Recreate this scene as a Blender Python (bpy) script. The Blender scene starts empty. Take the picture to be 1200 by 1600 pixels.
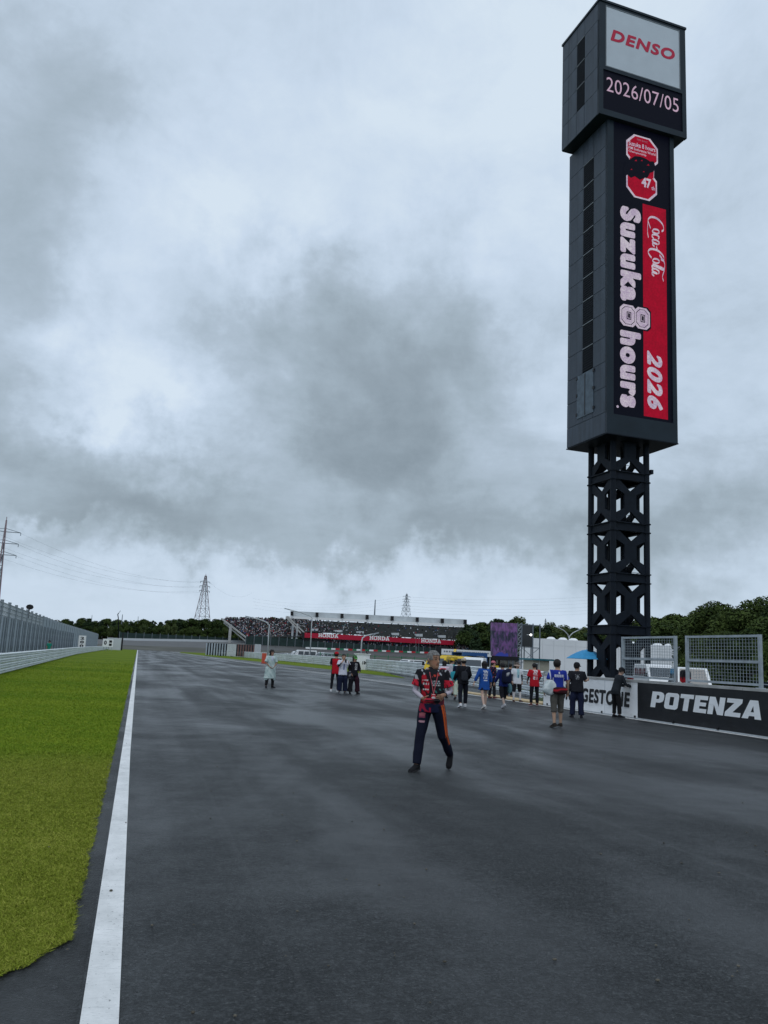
import bpy, bmesh, math, random
import numpy as np
from mathutils import Vector, Matrix, Euler, noise as mnoise
random.seed(7); RNG = np.random.default_rng(7)
C = bpy.context.scene.collection
SC = bpy.context.scene

# ---------------------------------------------------------------- camera
CAM_ROT = np.array([[0.959, -0.093, -0.268], [-0.280, -0.152, -0.948], [0.047, 0.984, -0.171]])
FPX = 1300.0; EYE = 1.6
def _basis():
    hz = lambda x: 1008.0 + 0.048 * (x - 216)
    cd = lambda x, y: np.array([(x - 600) / FPX, -(y - 800) / FPX, -1.0])
    u = np.cross(cd(1200, hz(1200)), cd(0, hz(0))); u /= np.linalg.norm(u)
    if u[1] < 0: u = -u
    t = cd(216, hz(216)); t /= np.linalg.norm(t)
    return np.array([np.cross(t, u), t, u])
RB = _basis()
def ray(x, y): return RB @ np.array([(x - 600) / FPX, -(y - 800) / FPX, -1.0])
def gp(x, y, z=0.0):
    d = ray(x, y); k = (z - EYE) / d[2]
    return Vector((k * d[0], k * d[1], z))
def at(x, y, Y):
    d = ray(x, y); k = Y / d[1]
    return Vector((k * d[0], Y, EYE + k * d[2]))
cam_d = bpy.data.cameras.new('camera'); cam = bpy.data.objects.new('camera', cam_d); C.objects.link(cam)
cam_d.sensor_fit = 'VERTICAL'; cam_d.sensor_height = 36.0; cam_d.lens = FPX / 1600 * 36.0
cam_d.clip_start = 0.1; cam_d.clip_end = 6000
M4 = Matrix([list(RB[0]) + [0], list(RB[1]) + [0], list(RB[2]) + [EYE], [0, 0, 0, 1]])
cam.matrix_world = M4; SC.camera = cam

# ---------------------------------------------------------------- world: overcast sky with broken cloud
world = bpy.data.worlds.new('World'); SC.world = world; world.use_nodes = True
wt = world.node_tree; wt.nodes.clear()
class NT:
    """tiny expression builder for value maths in a node tree"""
    def __init__(s, t): s.t = t
    def n(s, typ, **kw):
        o = s.t.nodes.new(typ)
        for k, v in kw.items(): setattr(o, k, v)
        return o
    def m(s, op, a, b=None, c=None, clamp=False):
        o = s.n('ShaderNodeMath', operation=op, use_clamp=clamp)
        for i, v in enumerate((a, b, c)):
            if v is None: continue
            if isinstance(v, (int, float)): o.inputs[i].default_value = v
            else: s.t.links.new(v, o.inputs[i])
        return o.outputs[0]
    def link(s, a, b): s.t.links.new(a, b)
def build_world():
    N = NT(wt)
    tc = N.n('ShaderNodeTexCoord'); D = tc.outputs['Generated']
    sep = N.n('ShaderNodeSeparateXYZ'); N.link(D, sep.inputs[0])
    X, Y, Z = sep.outputs
    az = N.m('ARCTAN2', X, Y); el = N.m('ARCSINE', Z)
    # stretched coordinates: clouds flatten towards the horizon
    zz = N.m('ADD', N.m('MAXIMUM', Z, 0.0), 0.16)
    cx = N.m('DIVIDE', X, zz); cy = N.m('DIVIDE', Y, zz)
    comb = N.n('ShaderNodeCombineXYZ'); N.link(cx, comb.inputs[0]); N.link(cy, comb.inputs[1])
    def noise(vec, scale, det=7, rough=.55, dist=0.0, off=(0, 0, 0)):
        mp = N.n('ShaderNodeMapping'); mp.inputs['Location'].default_value = off; N.link(vec, mp.inputs[0])
        o = N.n('ShaderNodeTexNoise'); o.inputs['Scale'].default_value = scale; o.inputs['Detail'].default_value = det
        o.inputs['Roughness'].default_value = rough; o.inputs['Distortion'].default_value = dist
        N.link(mp.outputs[0], o.inputs['Vector']); return o
    warp = noise(D, 4.0, 5, .6, .0, (3, 1, 7))
    ws = N.n('ShaderNodeSeparateColor'); N.link(warp.outputs['Color'], ws.inputs[0])
    warp2 = noise(D, 13.0, 5, .62, .0, (1, 5, 2))
    ws2 = N.n('ShaderNodeSeparateColor'); N.link(warp2.outputs['Color'], ws2.inputs[0])
    def wob(base, a, b): 
        t = N.m('ADD', base, N.m('MULTIPLY', N.m('SUBTRACT', a, .5), .24))
        return N.m('ADD', t, N.m('MULTIPLY', N.m('SUBTRACT', b, .5), .19))
    az2 = wob(az, ws.outputs[0], ws2.outputs[0]); el2 = wob(el, ws.outputs[1], ws2.outputs[1])
    # cloud masses: (photo x, photo y, half width, half height, tilt deg, strength)
    masses = [(20, 330, 130, 190, 0, .34), (90, 90, 110, 80, 0, .12),
              (600, 620, 190, 120, 30, .42), (590, 730, 130, 80, 12, .34), (500, 470, 120, 90, 0, .20), (715, 500, 80, 110, 0, .22),
              (250, 790, 190, 58, -4, .44), (60, 690, 120, 90, 8, .34), (330, 740, 110, 70, -10, .16),
              (820, 835, 330, 40, -3, .28), (560, 850, 170, 26, 0, .16), (1130, 820, 260, 100, 0, .26), (930, 700, 170, 90, 0, .14),
              (1140, 420, 110, 190, 0, .14), (215, 490, 90, 90, 0, -.20), (245, 610, 60, 70, 0, -.20), (560, 230, 260, 110, 0, -.16), (45, 790, 60, 18, 0, -.3),
              (130, 570, 110, 40, 12, -.20), (600, 960, 900, 55, 2, -.10), (400, 320, 100, 100, 0, -.16), (880, 330, 190, 230, 0, -.12),
              (900, 60, 400, 100, 0, -.12)]
    tot = None
    for (px, py, hw, hh, tilt, st) in masses:
        d = Vector(ray(px, py)).normalized()
        a0 = math.atan2(d.x, d.y); e0 = math.asin(d.z)
        da = N.m('SUBTRACT', az2, a0); de = N.m('SUBTRACT', el2, e0)
        t = math.radians(tilt) ; ca, sa = math.cos(t), math.sin(t)
        u = N.m('ADD', N.m('MULTIPLY', da, ca), N.m('MULTIPLY', de, -sa))
        v = N.m('ADD', N.m('MULTIPLY', da, sa), N.m('MULTIPLY', de, ca))
        u = N.m('DIVIDE', u, hw / FPX); v = N.m('DIVIDE', v, hh / FPX)
        r2 = N.m('ADD', N.m('MULTIPLY', u, u), N.m('MULTIPLY', v, v))
        g = N.m('MULTIPLY', N.m('EXPONENT', N.m('MULTIPLY', r2, -.75)), st)
        tot = g if tot is None else N.m('ADD', tot, g)
    n1 = noise(comb.outputs[0], .9, 9, .58, .35, (2, 0, 0)); n2 = noise(comb.outputs[0], 3.0, 9, .62, .3, (0, 4, 0)); n3 = noise(D, 7.0, 10, .66, .5, (5, 0, 1))
    nz = N.m('ADD', N.m('MULTIPLY', N.m('SUBTRACT', n1.outputs['Fac'], .5), .62), N.m('MULTIPLY', N.m('SUBTRACT', n2.outputs['Fac'], .5), .50))
    low = N.n('ShaderNodeMapRange'); low.interpolation_type = 'SMOOTHSTEP'; low.inputs[1].default_value = .02; low.inputs[2].default_value = .26; low.inputs[3].default_value = .25; low.inputs[4].default_value = 1.0; N.link(Z, low.inputs[0])
    nz = N.m('MULTIPLY', N.m('ADD', nz, N.m('MULTIPLY', N.m('SUBTRACT', n3.outputs['Fac'], .5), .46)), low.outputs[0])
    val = N.m('ADD', N.m('ADD', tot, nz), .27, clamp=True)
    cr = N.n('ShaderNodeValToRGB'); N.link(val, cr.inputs[0])
    el_ = cr.color_ramp.elements
    stops = [(0.0, (.69, .80, .91)), (.18, (.605, .72, .86)), (.34, (.53, .64, .765)), (.48, (.445, .54, .64)), (.66, (.37, .455, .53)), (.82, (.305, .375, .435)), (1.0, (.25, .31, .36))]
    el_[0].position = 0; el_[0].color = (*stops[0][1], 1); el_[1].position = 1; el_[1].color = (*stops[-1][1], 1)
    for p, c in stops[1:-1]:
        e = el_.new(p); e.color = (*c, 1)
    sky = N.n('ShaderNodeTexSky', sky_type='NISHITA'); sky.sun_disc = False
    sky.sun_elevation = math.radians(58); sky.sun_rotation = math.radians(200)
    b1 = N.n('ShaderNodeBackground'); b1.inputs[1].default_value = .10; N.link(sky.outputs[0], b1.inputs[0])
    b2 = N.n('ShaderNodeBackground'); b2.inputs[1].default_value = 1.0; N.link(cr.outputs[0], b2.inputs[0])
    mx = N.n('ShaderNodeMixShader'); mx.inputs[0].default_value = .95
    N.link(b1.outputs[0], mx.inputs[1]); N.link(b2.outputs[0], mx.inputs[2])
    out = N.n('ShaderNodeOutputWorld'); N.link(mx.outputs[0], out.inputs[0])
build_world()
sun_d = bpy.data.lights.new('sun', 'SUN'); sun_d.energy = 0.75; sun_d.angle = math.radians(35); sun_d.color = (1, .98, .95)
sun = bpy.data.objects.new('sun', sun_d); C.objects.link(sun)
sun.rotation_euler = (math.radians(32), 0, math.radians(-20)); sun.location = (0, 0, 80)
vs = SC.view_settings; vs.view_transform = 'Standard'; vs.look = 'None'; vs.gamma = 1; vs.use_curve_mapping = False; vs.exposure = 0.0

# ---------------------------------------------------------------- materials
def mat(name, col, rough=.7, metal=0.0, var=.12, scale=6.0, bump=0.0, bscale=60.0, spec=.3, emit=None, estr=0, coat=0.0, alpha=1.0, stretch=None, scuff=None):
    m = bpy.data.materials.new(name); m.use_nodes = True
    t = m.node_tree; N = NT(t); bs = t.nodes['Principled BSDF']
    bs.inputs['Roughness'].default_value = rough; bs.inputs['Metallic'].default_value = metal
    bs.inputs['Specular IOR Level'].default_value = spec; bs.inputs['Coat Weight'].default_value = coat
    tc = N.n('ShaderNodeTexCoord')
    if var > 0:
        nz = N.n('ShaderNodeTexNoise'); nz.inputs['Scale'].default_value = scale; nz.inputs['Detail'].default_value = 5
        if stretch:
            mp = N.n('ShaderNodeMapping'); mp.inputs['Scale'].default_value = stretch; N.link(tc.outputs['Object'], mp.inputs[0]); N.link(mp.outputs[0], nz.inputs['Vector'])
        else: N.link(tc.outputs['Object'], nz.inputs['Vector'])
        cr = N.n('ShaderNodeValToRGB'); cr.color_ramp.elements[0].position = .3; cr.color_ramp.elements[1].position = .7
        cr.color_ramp.elements[0].color = (*[max(0, c * (1 - var)) for c in col], 1)
        cr.color_ramp.elements[1].color = (*[min(1, c * (1 + var)) for c in col], 1)
        N.link(nz.outputs['Fac'], cr.inputs[0]); last = cr.outputs[0]
        if scuff:   # scratches and grime of another colour
            mp = N.n('ShaderNodeMapping'); mp.inputs['Scale'].default_value = (1, .35, 1.6); N.link(tc.outputs['Object'], mp.inputs[0])
            n3 = N.n('ShaderNodeTexNoise'); n3.inputs['Scale'].default_value = 3.2; n3.inputs['Detail'].default_value = 8; n3.inputs['Roughness'].default_value = .72; N.link(mp.outputs[0], n3.inputs['Vector'])
            mr = N.n('ShaderNodeMapRange'); mr.inputs[1].default_value = .52; mr.inputs[2].default_value = .74; mr.inputs[4].default_value = scuff[3]; N.link(n3.outputs['Fac'], mr.inputs[0])
            mx = N.n('ShaderNodeMixRGB'); mx.inputs[2].default_value = (*scuff[:3], 1); N.link(mr.outputs[0], mx.inputs[0]); N.link(last, mx.inputs[1]); last = mx.outputs[0]
        N.link(last, bs.inputs['Base Color'])
    else: bs.inputs['Base Color'].default_value = (*col, 1)
    if bump > 0:
        nb = N.n('ShaderNodeTexNoise'); nb.inputs['Scale'].default_value = bscale; nb.inputs['Detail'].default_value = 6
        N.link(tc.outputs['Object'], nb.inputs['Vector'])
        bp = N.n('ShaderNodeBump'); bp.inputs['Strength'].default_value = bump; bp.inputs['Distance'].default_value = .02
        N.link(nb.outputs['Fac'], bp.inputs['Height']); N.link(bp.outputs[0], bs.inputs['Normal'])
    if emit:
        bs.inputs['Emission Color'].default_value = (*emit, 1); bs.inputs['Emission Strength'].default_value = estr
    if alpha < 1: bs.inputs['Alpha'].default_value = alpha
    m['bs'] = 1
    return m
def attr_mat(name, rough=.8, bump=.3, bscale=90):
    m = mat(name, (1, 1, 1), rough, var=0, bump=bump, bscale=bscale, spec=.12)
    t = m.node_tree; N = NT(t); a = N.n('ShaderNodeAttribute'); a.attribute_name = 'col'
    N.link(a.outputs['Color'], t.nodes['Principled BSDF'].inputs['Base Color']); return m
M = {}
M['tower'] = mat('tower_cladding', (.042, .057, .078), .5, var=.3, scale=2.2, spec=.25, stretch=(1, 1, .12), scuff=(.075, .09, .105, .5))
M['tower_trim'] = mat('tower_trim', (.014, .024, .034), .5, spec=.2, var=.15, scale=.6)
M['louvre'] = mat('louvre_dark', (.006, .008, .011), .7, var=.1, spec=.1)
M['seam'] = mat('seam_light', (.16, .18, .2), .5, var=.1)
M['steel_black'] = mat('lattice_steel', (.007, .011, .018), .6, var=.25, scale=2, spec=.15)
M['led_off'] = mat('led_panel_off', (.004, .005, .009), .6, var=.1, spec=.08, emit=(.0006, .0006, .003), estr=1)
M['sign_white'] = mat('sign_white', (.50, .55, .60), .5, var=.05, scale=.6)
M['sign_red'] = mat('sign_red', (.50, .012, .05), .5, var=.05)
M['patch'] = mat('patch_panel', (.075, .105, .135), .5, var=.3, scale=2)
M['galv'] = mat('galvanised_steel', (.34, .38, .41), .5, .35, var=.18, scale=4)
M['rail'] = mat('armco_white', (.68, .72, .74), .45, .15, var=.12, scale=.7, scuff=(.30, .30, .29, .6))
M['concrete'] = mat('concrete', (.38, .38, .37), .85, var=.2, scale=2, bump=.3, scuff=(.16, .16, .15, .6))
M['post'] = mat('wall_post', (.22, .25, .28), .8, var=.3, scale=1.5)
M['panelgrey'] = mat('noise_panel', (.36, .41, .46), .6, .1, var=.3, scale=1.6, stretch=(1, 1, .15), scuff=(.16, .18, .20, .6))
M['white'] = mat('white_paint', (.80, .81, .81), .5, var=.04)
M['whitebuild'] = mat('white_building', (.72, .74, .75), .6, var=.08, scale=.15)
M['black'] = mat('black', (.012, .012, .014), .5, var=.1)
M['board_black'] = mat('board_black', (.010, .011, .014), .45, var=.3, scale=3, scuff=(.06, .06, .06, .35))
M['board_white'] = mat('board_white', (.82, .83, .84), .5, var=.05, scale=2, scuff=(.45, .44, .41, .45))
M['tan'] = mat('tan_step', (.50, .38, .22), .8, var=.2, scale=4)
M['glass'] = mat('glass_dark', (.03, .04, .05), .08, var=0, spec=.8)
M['tyre'] = mat('tyre', (.02, .02, .02), .8, var=.1)
M['lamp'] = mat('lamp_lens', (.7, .7, .72), .15, var=0)
M['red'] = mat('red_paint', (.50, .02, .03), .45, var=.1)
M['honda_red'] = mat('banner_red', (.42, .008, .035), .6, var=.08)
M['green'] = mat('green_paint', (.03, .18, .09), .6, var=.15)
M['yellow'] = mat('yellow_paint', (.62, .42, .02), .4, var=.08)
M['blue'] = mat('blue_paint', (.02, .08, .24), .4, var=.1)
M['teal'] = mat('teal_roof', (.03, .16, .20), .5, var=.1)
M['cream'] = mat('cream_panel', (.50, .46, .36), .7, var=.1)
M['parasol'] = mat('parasol_blue', (.04, .27, .52), .7, var=.15)
M['pylon_red'] = mat('pylon_red', (.30, .22, .24), .6, var=.1)
M['pylon_grey'] = mat('pylon_grey', (.15, .175, .20), .6, var=.1)
M['pale'] = mat('pale_grey', (.50, .53, .55), .6, var=.08)
M['silver'] = mat('car_silver', (.42, .44, .46), .3, .4, var=.03)
M['carwhite'] = mat('car_white', (.74, .75, .76), .3, var=.03, coat=.4)
M['carblack'] = mat('car_black', (.015, .016, .02), .25, var=.03, coat=.5)
M['screen_glow'] = mat('lamp_glow', (1, 1, 1), .5, var=0, emit=(1, 1, .96), estr=3)
M['bark'] = mat('bark', (.06, .045, .032), .9, var=.3, scale=8, bump=.5, bscale=30)
M['skin'] = attr_mat('skin', .55, .1)
M['cloth'] = attr_mat('cloth', .85, .35, 160)
M['hair'] = mat('hair_black', (.012, .010, .010), .6, var=.4, scale=60, bump=.5, bscale=200)
M['hair_grey'] = mat('hair_grey', (.17, .165, .16), .9, var=.6, scale=45, bump=.5, bscale=200)
M['eye'] = mat('eye_dark', (.02, .015, .012), .2, var=0)
def led(name, col, s=1.0, dots=9.0, col2=None):
    """lit LED surface: colour given off in small uneven cells"""
    m = bpy.data.materials.new(name); m.use_nodes = True; t = m.node_tree; N = NT(t); bs = t.nodes['Principled BSDF']
    bs.inputs['Base Color'].default_value = (.005, .005, .006, 1); bs.inputs['Roughness'].default_value = .6; bs.inputs['Specular IOR Level'].default_value = .08
    tc = N.n('ShaderNodeTexCoord'); v = N.n('ShaderNodeTexVoronoi'); v.inputs['Scale'].default_value = dots
    N.link(tc.outputs['Object'], v.inputs['Vector'])
    hsv = N.n('ShaderNodeMixRGB'); hsv.inputs[1].default_value = (*[c * .72 for c in col], 1); hsv.inputs[2].default_value = (*(col2 or [min(1, c * 1.2) for c in col]), 1)
    nz = N.n('ShaderNodeTexNoise'); nz.inputs['Scale'].default_value = 1.1; nz.inputs['Detail'].default_value = 2
    N.link(tc.outputs['Object'], nz.inputs['Vector'])
    f = N.m('ADD', N.m('MULTIPLY', v.outputs['Distance'], .8), N.m('SUBTRACT', nz.outputs['Fac'], .25), clamp=True)
    N.link(f, hsv.inputs[0]); N.link(hsv.outputs[0], bs.inputs['Emission Color']); bs.inputs['Emission Strength'].default_value = s
    return m
M['led_pink'] = led('led_pink', (.42, .30, .40))
M['led_white'] = led('led_lilac', (.34, .22, .44), col2=(.52, .48, .54))
M['led_red'] = led('led_red', (.27, .000, .014), 1, 5)
M['led_line'] = led('led_dim', (.20, .12, .17))

def leaf_mat(name, c1, c2, c3=None):
    m = bpy.data.materials.new(name); m.use_nodes = True; t = m.node_tree; N = NT(t); bs = t.nodes['Principled BSDF']
    bs.inputs['Roughness'].default_value = .8; bs.inputs['Specular IOR Level'].default_value = .08
    g = N.n('ShaderNodeNewGeometry'); tc = N.n('ShaderNodeTexCoord'); oi = N.n('ShaderNodeObjectInfo')
    nz = N.n('ShaderNodeTexNoise'); nz.inputs['Scale'].default_value = .55; nz.inputs['Detail'].default_value = 3; N.link(tc.outputs['Object'], nz.inputs['Vector'])
    f = N.m('ADD', N.m('MULTIPLY', g.outputs['Random Per Island'], .45), N.m('MULTIPLY', N.m('SUBTRACT', nz.outputs['Fac'], .25), 1.1))
    f = N.m('ADD', f, N.m('MULTIPLY', N.m('SUBTRACT', oi.outputs['Random'], .5), .5), clamp=True)
    cr = N.n('ShaderNodeValToRGB'); cr.color_ramp.elements[0].color = (*c1, 1); cr.color_ramp.elements[1].color = (*c2, 1)
    if c3: e = cr.color_ramp.elements.new(.85); e.color = (*c3, 1)
    N.link(f, cr.inputs[0]); N.link(cr.outputs[0], bs.inputs['Base Color']); return m
M['leaf_dark'] = leaf_mat('leaf_pine', (.018, .034, .018), (.045, .072, .03))
M['leaf_mid'] = leaf_mat('leaf_broad', (.010, .024, .009), (.038, .066, .018), (.075, .105, .028))
M['leaf_light'] = leaf_mat('leaf_bamboo', (.05, .075, .03), (.12, .15, .05))

def asphalt_mat(name='wet_asphalt', dark=1.0):
    m = bpy.data.materials.new(name); m.use_nodes = True; t = m.node_tree; N = NT(t); bs = t.nodes['Principled BSDF']
    tc = N.n('ShaderNodeTexCoord'); O = tc.outputs['Object']; sep = N.n('ShaderNodeSeparateXYZ'); N.link(O, sep.inputs[0])
    def noise(scale, det=5, rough=.55, stretch=(1, 1, 1), dist=0):
        mp = N.n('ShaderNodeMapping'); mp.inputs['Scale'].default_value = stretch; N.link(O, mp.inputs[0])
        o = N.n('ShaderNodeTexNoise'); o.inputs['Scale'].default_value = scale; o.inputs['Detail'].default_value = det
        o.inputs['Roughness'].default_value = rough; o.inputs['Distortion'].default_value = dist
        N.link(mp.outputs[0], o.inputs['Vector']); return o.outputs['Fac']
    C_ = lambda v: N.m('SUBTRACT', v, .5)
    big = noise(.30, 4, .55, (1, .5, 1), .7); lane = noise(.75, 3, .5, (1, .035, 1)); mid = noise(1.7, 6, .7); blot = noise(7, 4, .65); grit = noise(55, 3, .7); fine = noise(150, 2, .6); spk = noise(16, 8, .92)
    # damp film: large patches, lengthwise bands, mottled edges
    w = N.m('ADD', N.m('MULTIPLY', C_(big), 1.5), N.m('ADD', N.m('MULTIPLY', C_(lane), 1.0), N.m('ADD', N.m('MULTIPLY', C_(mid), .42), N.m('MULTIPLY', C_(spk), .55))))
    wet = N.n('ShaderNodeMapRange'); wet.interpolation_type = 'SMOOTHSTEP'; wet.inputs[1].default_value = -.30; wet.inputs[2].default_value = .34; N.link(w, wet.inputs[0]); wetf = wet.outputs[0]
    vo = N.n('ShaderNodeTexVoronoi'); vo.inputs['Scale'].default_value = 75; N.link(O, vo.inputs['Vector'])   # aggregate
    sp = N.n('ShaderNodeSeparateColor'); N.link(vo.outputs['Color'], sp.inputs[0])
    g2 = N.m('ADD', N.m('MULTIPLY', C_(grit), 1.3), N.m('ADD', N.m('MULTIPLY', C_(sp.outputs[0]), .35), N.m('ADD', N.m('MULTIPLY', C_(spk), 3.2), N.m('MULTIPLY', C_(mid), .25))))
    g2 = N.m('ADD', g2, .5, clamp=True)
    cr = N.n('ShaderNodeValToRGB'); e = cr.color_ramp.elements; e[0].position = .15; e[1].position = .95
    e[0].color = (.002 * dark, .003 * dark, .003 * dark, 1); e[1].color = (.070 * dark, .076 * dark, .078 * dark, 1); q = e.new(.5); q.color = (.015 * dark, .0175 * dark, .019 * dark, 1)
    N.link(g2, cr.inputs[0])
    chip = N.m('MULTIPLY', N.m('GREATER_THAN', sp.outputs[1], .972), N.m('LESS_THAN', vo.outputs['Distance'], .35))
    mx = N.n('ShaderNodeMixRGB'); mx.inputs[2].default_value = (.17, .17, .165, 1); N.link(N.m('MULTIPLY', chip, .6), mx.inputs[0]); N.link(cr.outputs[0], mx.inputs[1])
    # lengthwise paving seams, a little paler, with a wandering edge
    sx = N.m('ADD', sep.outputs[0], N.m('MULTIPLY', C_(mid), .05)); seam = None
    for x0, st, wd in ((.92, .16, .018), (4.9, .25, .03), (9.1, .22, .035), (12.9, .25, .035)):
        v = N.m('MULTIPLY', N.m('LESS_THAN', N.m('ABSOLUTE', N.m('SUBTRACT', sx, x0)), wd), st); seam = v if seam is None else N.m('ADD', seam, v)
    m3 = N.n('ShaderNodeMixRGB'); m3.inputs[2].default_value = (.075, .078, .08, 1); N.link(seam, m3.inputs[0]); N.link(mx.outputs[0], m3.inputs[1])
    dk = N.n('ShaderNodeMixRGB', blend_type='MULTIPLY'); dk.inputs[2].default_value = (.55, .57, .60, 1)
    N.link(wetf, dk.inputs[0]); N.link(m3.outputs[0], dk.inputs[1]); N.link(dk.outputs[0], bs.inputs['Base Color'])
    rg = N.m('SUBTRACT', .56, N.m('MULTIPLY', wetf, .25)); rg = N.m('ADD', rg, N.m('MULTIPLY', C_(spk), .6)); N.link(rg, bs.inputs['Roughness'])
    N.link(N.m('ADD', .19, N.m('MULTIPLY', wetf, .38)), bs.inputs['Specular IOR Level'])
    bp = N.n('ShaderNodeBump'); bp.inputs['Strength'].default_value = 1.0; bp.inputs['Distance'].default_value = .010
    hgt_ = N.m('ADD', N.m('MULTIPLY', fine, .25), N.m('ADD', N.m('MULTIPLY', grit, .9), N.m('ADD', N.m('MULTIPLY', spk, 1.2), N.m('MULTIPLY', sp.outputs[0], .25)))); N.link(hgt_, bp.inputs['Height']); N.link(bp.outputs[0], bs.inputs['Normal'])
    return m
M['apron'] = asphalt_mat('apron_asphalt', .62)
M['asphalt'] = asphalt_mat()
M['asphalt2'] = mat('far_asphalt', (.075, .075, .074), .6, var=.15, scale=.3, bump=.2)
def line_mat():
    m = bpy.data.materials.new('line_paint'); m.use_nodes = True; t = m.node_tree; N = NT(t); bs = t.nodes['Principled BSDF']
    tc = N.n('ShaderNodeTexCoord'); O = tc.outputs['Object']
    def noise(sc, st=(1, 1, 1), det=5, ro=.65):
        mp = N.n('ShaderNodeMapping'); mp.inputs['Scale'].default_value = st; N.link(O, mp.inputs[0])
        n = N.n('ShaderNodeTexNoise'); n.inputs['Scale'].default_value = sc; n.inputs['Detail'].default_value = det; n.inputs['Roughness'].default_value = ro; N.link(mp.outputs[0], n.inputs['Vector']); return n.outputs['Fac']
    n1 = noise(60, (1, .7, 1)); n2 = noise(3.0); crk = noise(14, (.25, 1.6, 1), 4, .5); gr = noise(5, (1, .6, 1)); big = noise(.5)
    f = N.m('ADD', n1, N.m('MULTIPLY', n2, .22))
    cr = N.n('ShaderNodeValToRGB'); e = cr.color_ramp.elements; e[0].position = .40; e[0].color = (.12, .12, .12, 1); e[1].position = .475; e[1].color = (1, 1, 1, 1); N.link(f, cr.inputs[0])
    c2 = N.n('ShaderNodeValToRGB'); e = c2.color_ramp.elements; e[0].position = .30; e[0].color = (.50, .51, .50, 1); e[1].position = .62; e[1].color = (.80, .80, .79, 1); N.link(N.m('ADD', N.m('MULTIPLY', gr, .6), N.m('MULTIPLY', big, .4)), c2.inputs[0])
    crack = N.m('GREATER_THAN', N.m('ABSOLUTE', N.m('SUBTRACT', crk, .5)), .006)
    mu = N.n('ShaderNodeMixRGB', blend_type='MULTIPLY'); mu.inputs[0].default_value = 1; N.link(cr.outputs[0], mu.inputs[1]); N.link(c2.outputs[0], mu.inputs[2])
    m2 = N.n('ShaderNodeMixRGB'); m2.inputs[1].default_value = (.36, .37, .37, 1); N.link(N.m('ADD', N.m('MULTIPLY', crack, .45), .55), m2.inputs[0]); N.link(mu.outputs[0], m2.inputs[2])
    N.link(m2.outputs[0], bs.inputs['Base Color']); bs.inputs['Roughness'].default_value = .55
    bp = N.n('ShaderNodeBump'); bp.inputs['Strength'].default_value = .7; bp.inputs['Distance'].default_value = .005; N.link(n1, bp.inputs['Height']); N.link(bp.outputs[0], bs.inputs['Normal'])
    return m
M['line'] = line_mat()
def grass_mat(name, near=True):
    m = bpy.data.materials.new(name); m.use_nodes = True; t = m.node_tree; N = NT(t); bs = t.nodes['Principled BSDF']
    bs.inputs['Roughness'].default_value = .9; bs.inputs['Specular IOR Level'].default_value = .04
    g = N.n('ShaderNodeNewGeometry'); P = g.outputs['Position']; sep = N.n('ShaderNodeSeparateXYZ'); N.link(P, sep.inputs[0])
    def noise(scale, det=5, st=(1, 1, 1), rough=.6):
        mp = N.n('ShaderNodeMapping'); mp.inputs['Scale'].default_value = st; N.link(P, mp.inputs[0])
        o = N.n('ShaderNodeTexNoise'); o.inputs['Scale'].default_value = scale; o.inputs['Detail'].default_value = det; o.inputs['Roughness'].default_value = rough; N.link(mp.outputs[0], o.inputs['Vector']); return o.outputs['Fac']
    a = noise(.9, 5); b = noise(7, 5, (1, .8, 1)); c = noise(45, 4); band = noise(.16, 4, (.15, 1, 1))
    # the mown part nearer than about 13 m is drier and more yellow
    edge = N.m('ADD', sep.outputs[1], N.m('MULTIPLY', N.m('SUBTRACT', a, .5), 3.5))
    mr = N.n('ShaderNodeMapRange'); mr.inputs[1].default_value = 11.6; mr.inputs[2].default_value = 14.2; N.link(edge, mr.inputs[0])
    f = N.m('ADD', N.m('MULTIPLY', b, .45), N.m('ADD', N.m('MULTIPLY', c, .3), N.m('MULTIPLY', a, .35)))
    if near: f = N.m('ADD', f, N.m('MULTIPLY', N.m('SUBTRACT', g.outputs['Random Per Island'], .5), .60))
    K = 1.75 if near else 1.12
    dry = N.n('ShaderNodeValToRGB'); e = dry.color_ramp.elements; e[0].position = .3; e[0].color = (.085 * K, .098 * K, .012 * K, 1); e[1].position = .82; e[1].color = (.20 * K, .205 * K, .040 * K, 1)
    q = e.new(.55); q.color = (.118 * K, .150 * K, .016 * K, 1); N.link(f, dry.inputs[0])
    lush = N.n('ShaderNodeValToRGB'); e = lush.color_ramp.elements; e[0].position = .3; e[0].color = (.060 * K, .115 * K, .008 * K, 1); e[1].position = .8; e[1].color = (.155 * K, .190 * K, .018 * K, 1)
    N.link(N.m('ADD', f, N.m('MULTIPLY', N.m('SUBTRACT', band, .5), .8)), lush.inputs[0])
    mx = N.n('ShaderNodeMixRGB'); N.link(mr.outputs[0], mx.inputs[0]); N.link(dry.outputs[0], mx.inputs[1]); N.link(lush.outputs[0], mx.inputs[2])
    N.link(mx.outputs[0], bs.inputs['Base Color'])
    if not near:
        bp = N.n('ShaderNodeBump'); bp.inputs['Strength'].default_value = 1; bp.inputs['Distance'].default_value = .03; N.link(c, bp.inputs['Height']); N.link(bp.outputs[0], bs.inputs['Normal'])
    return m
M['grass'] = grass_mat('grass_turf', False); M['blade'] = grass_mat('grass_blade', True)
M['field'] = mat('far_field', (.06, .085, .03), .9, var=.35, scale=.05)
M['dirt'] = mat('brown_bank', (.085, .085, .072), .9, var=.25, scale=.08)

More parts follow.
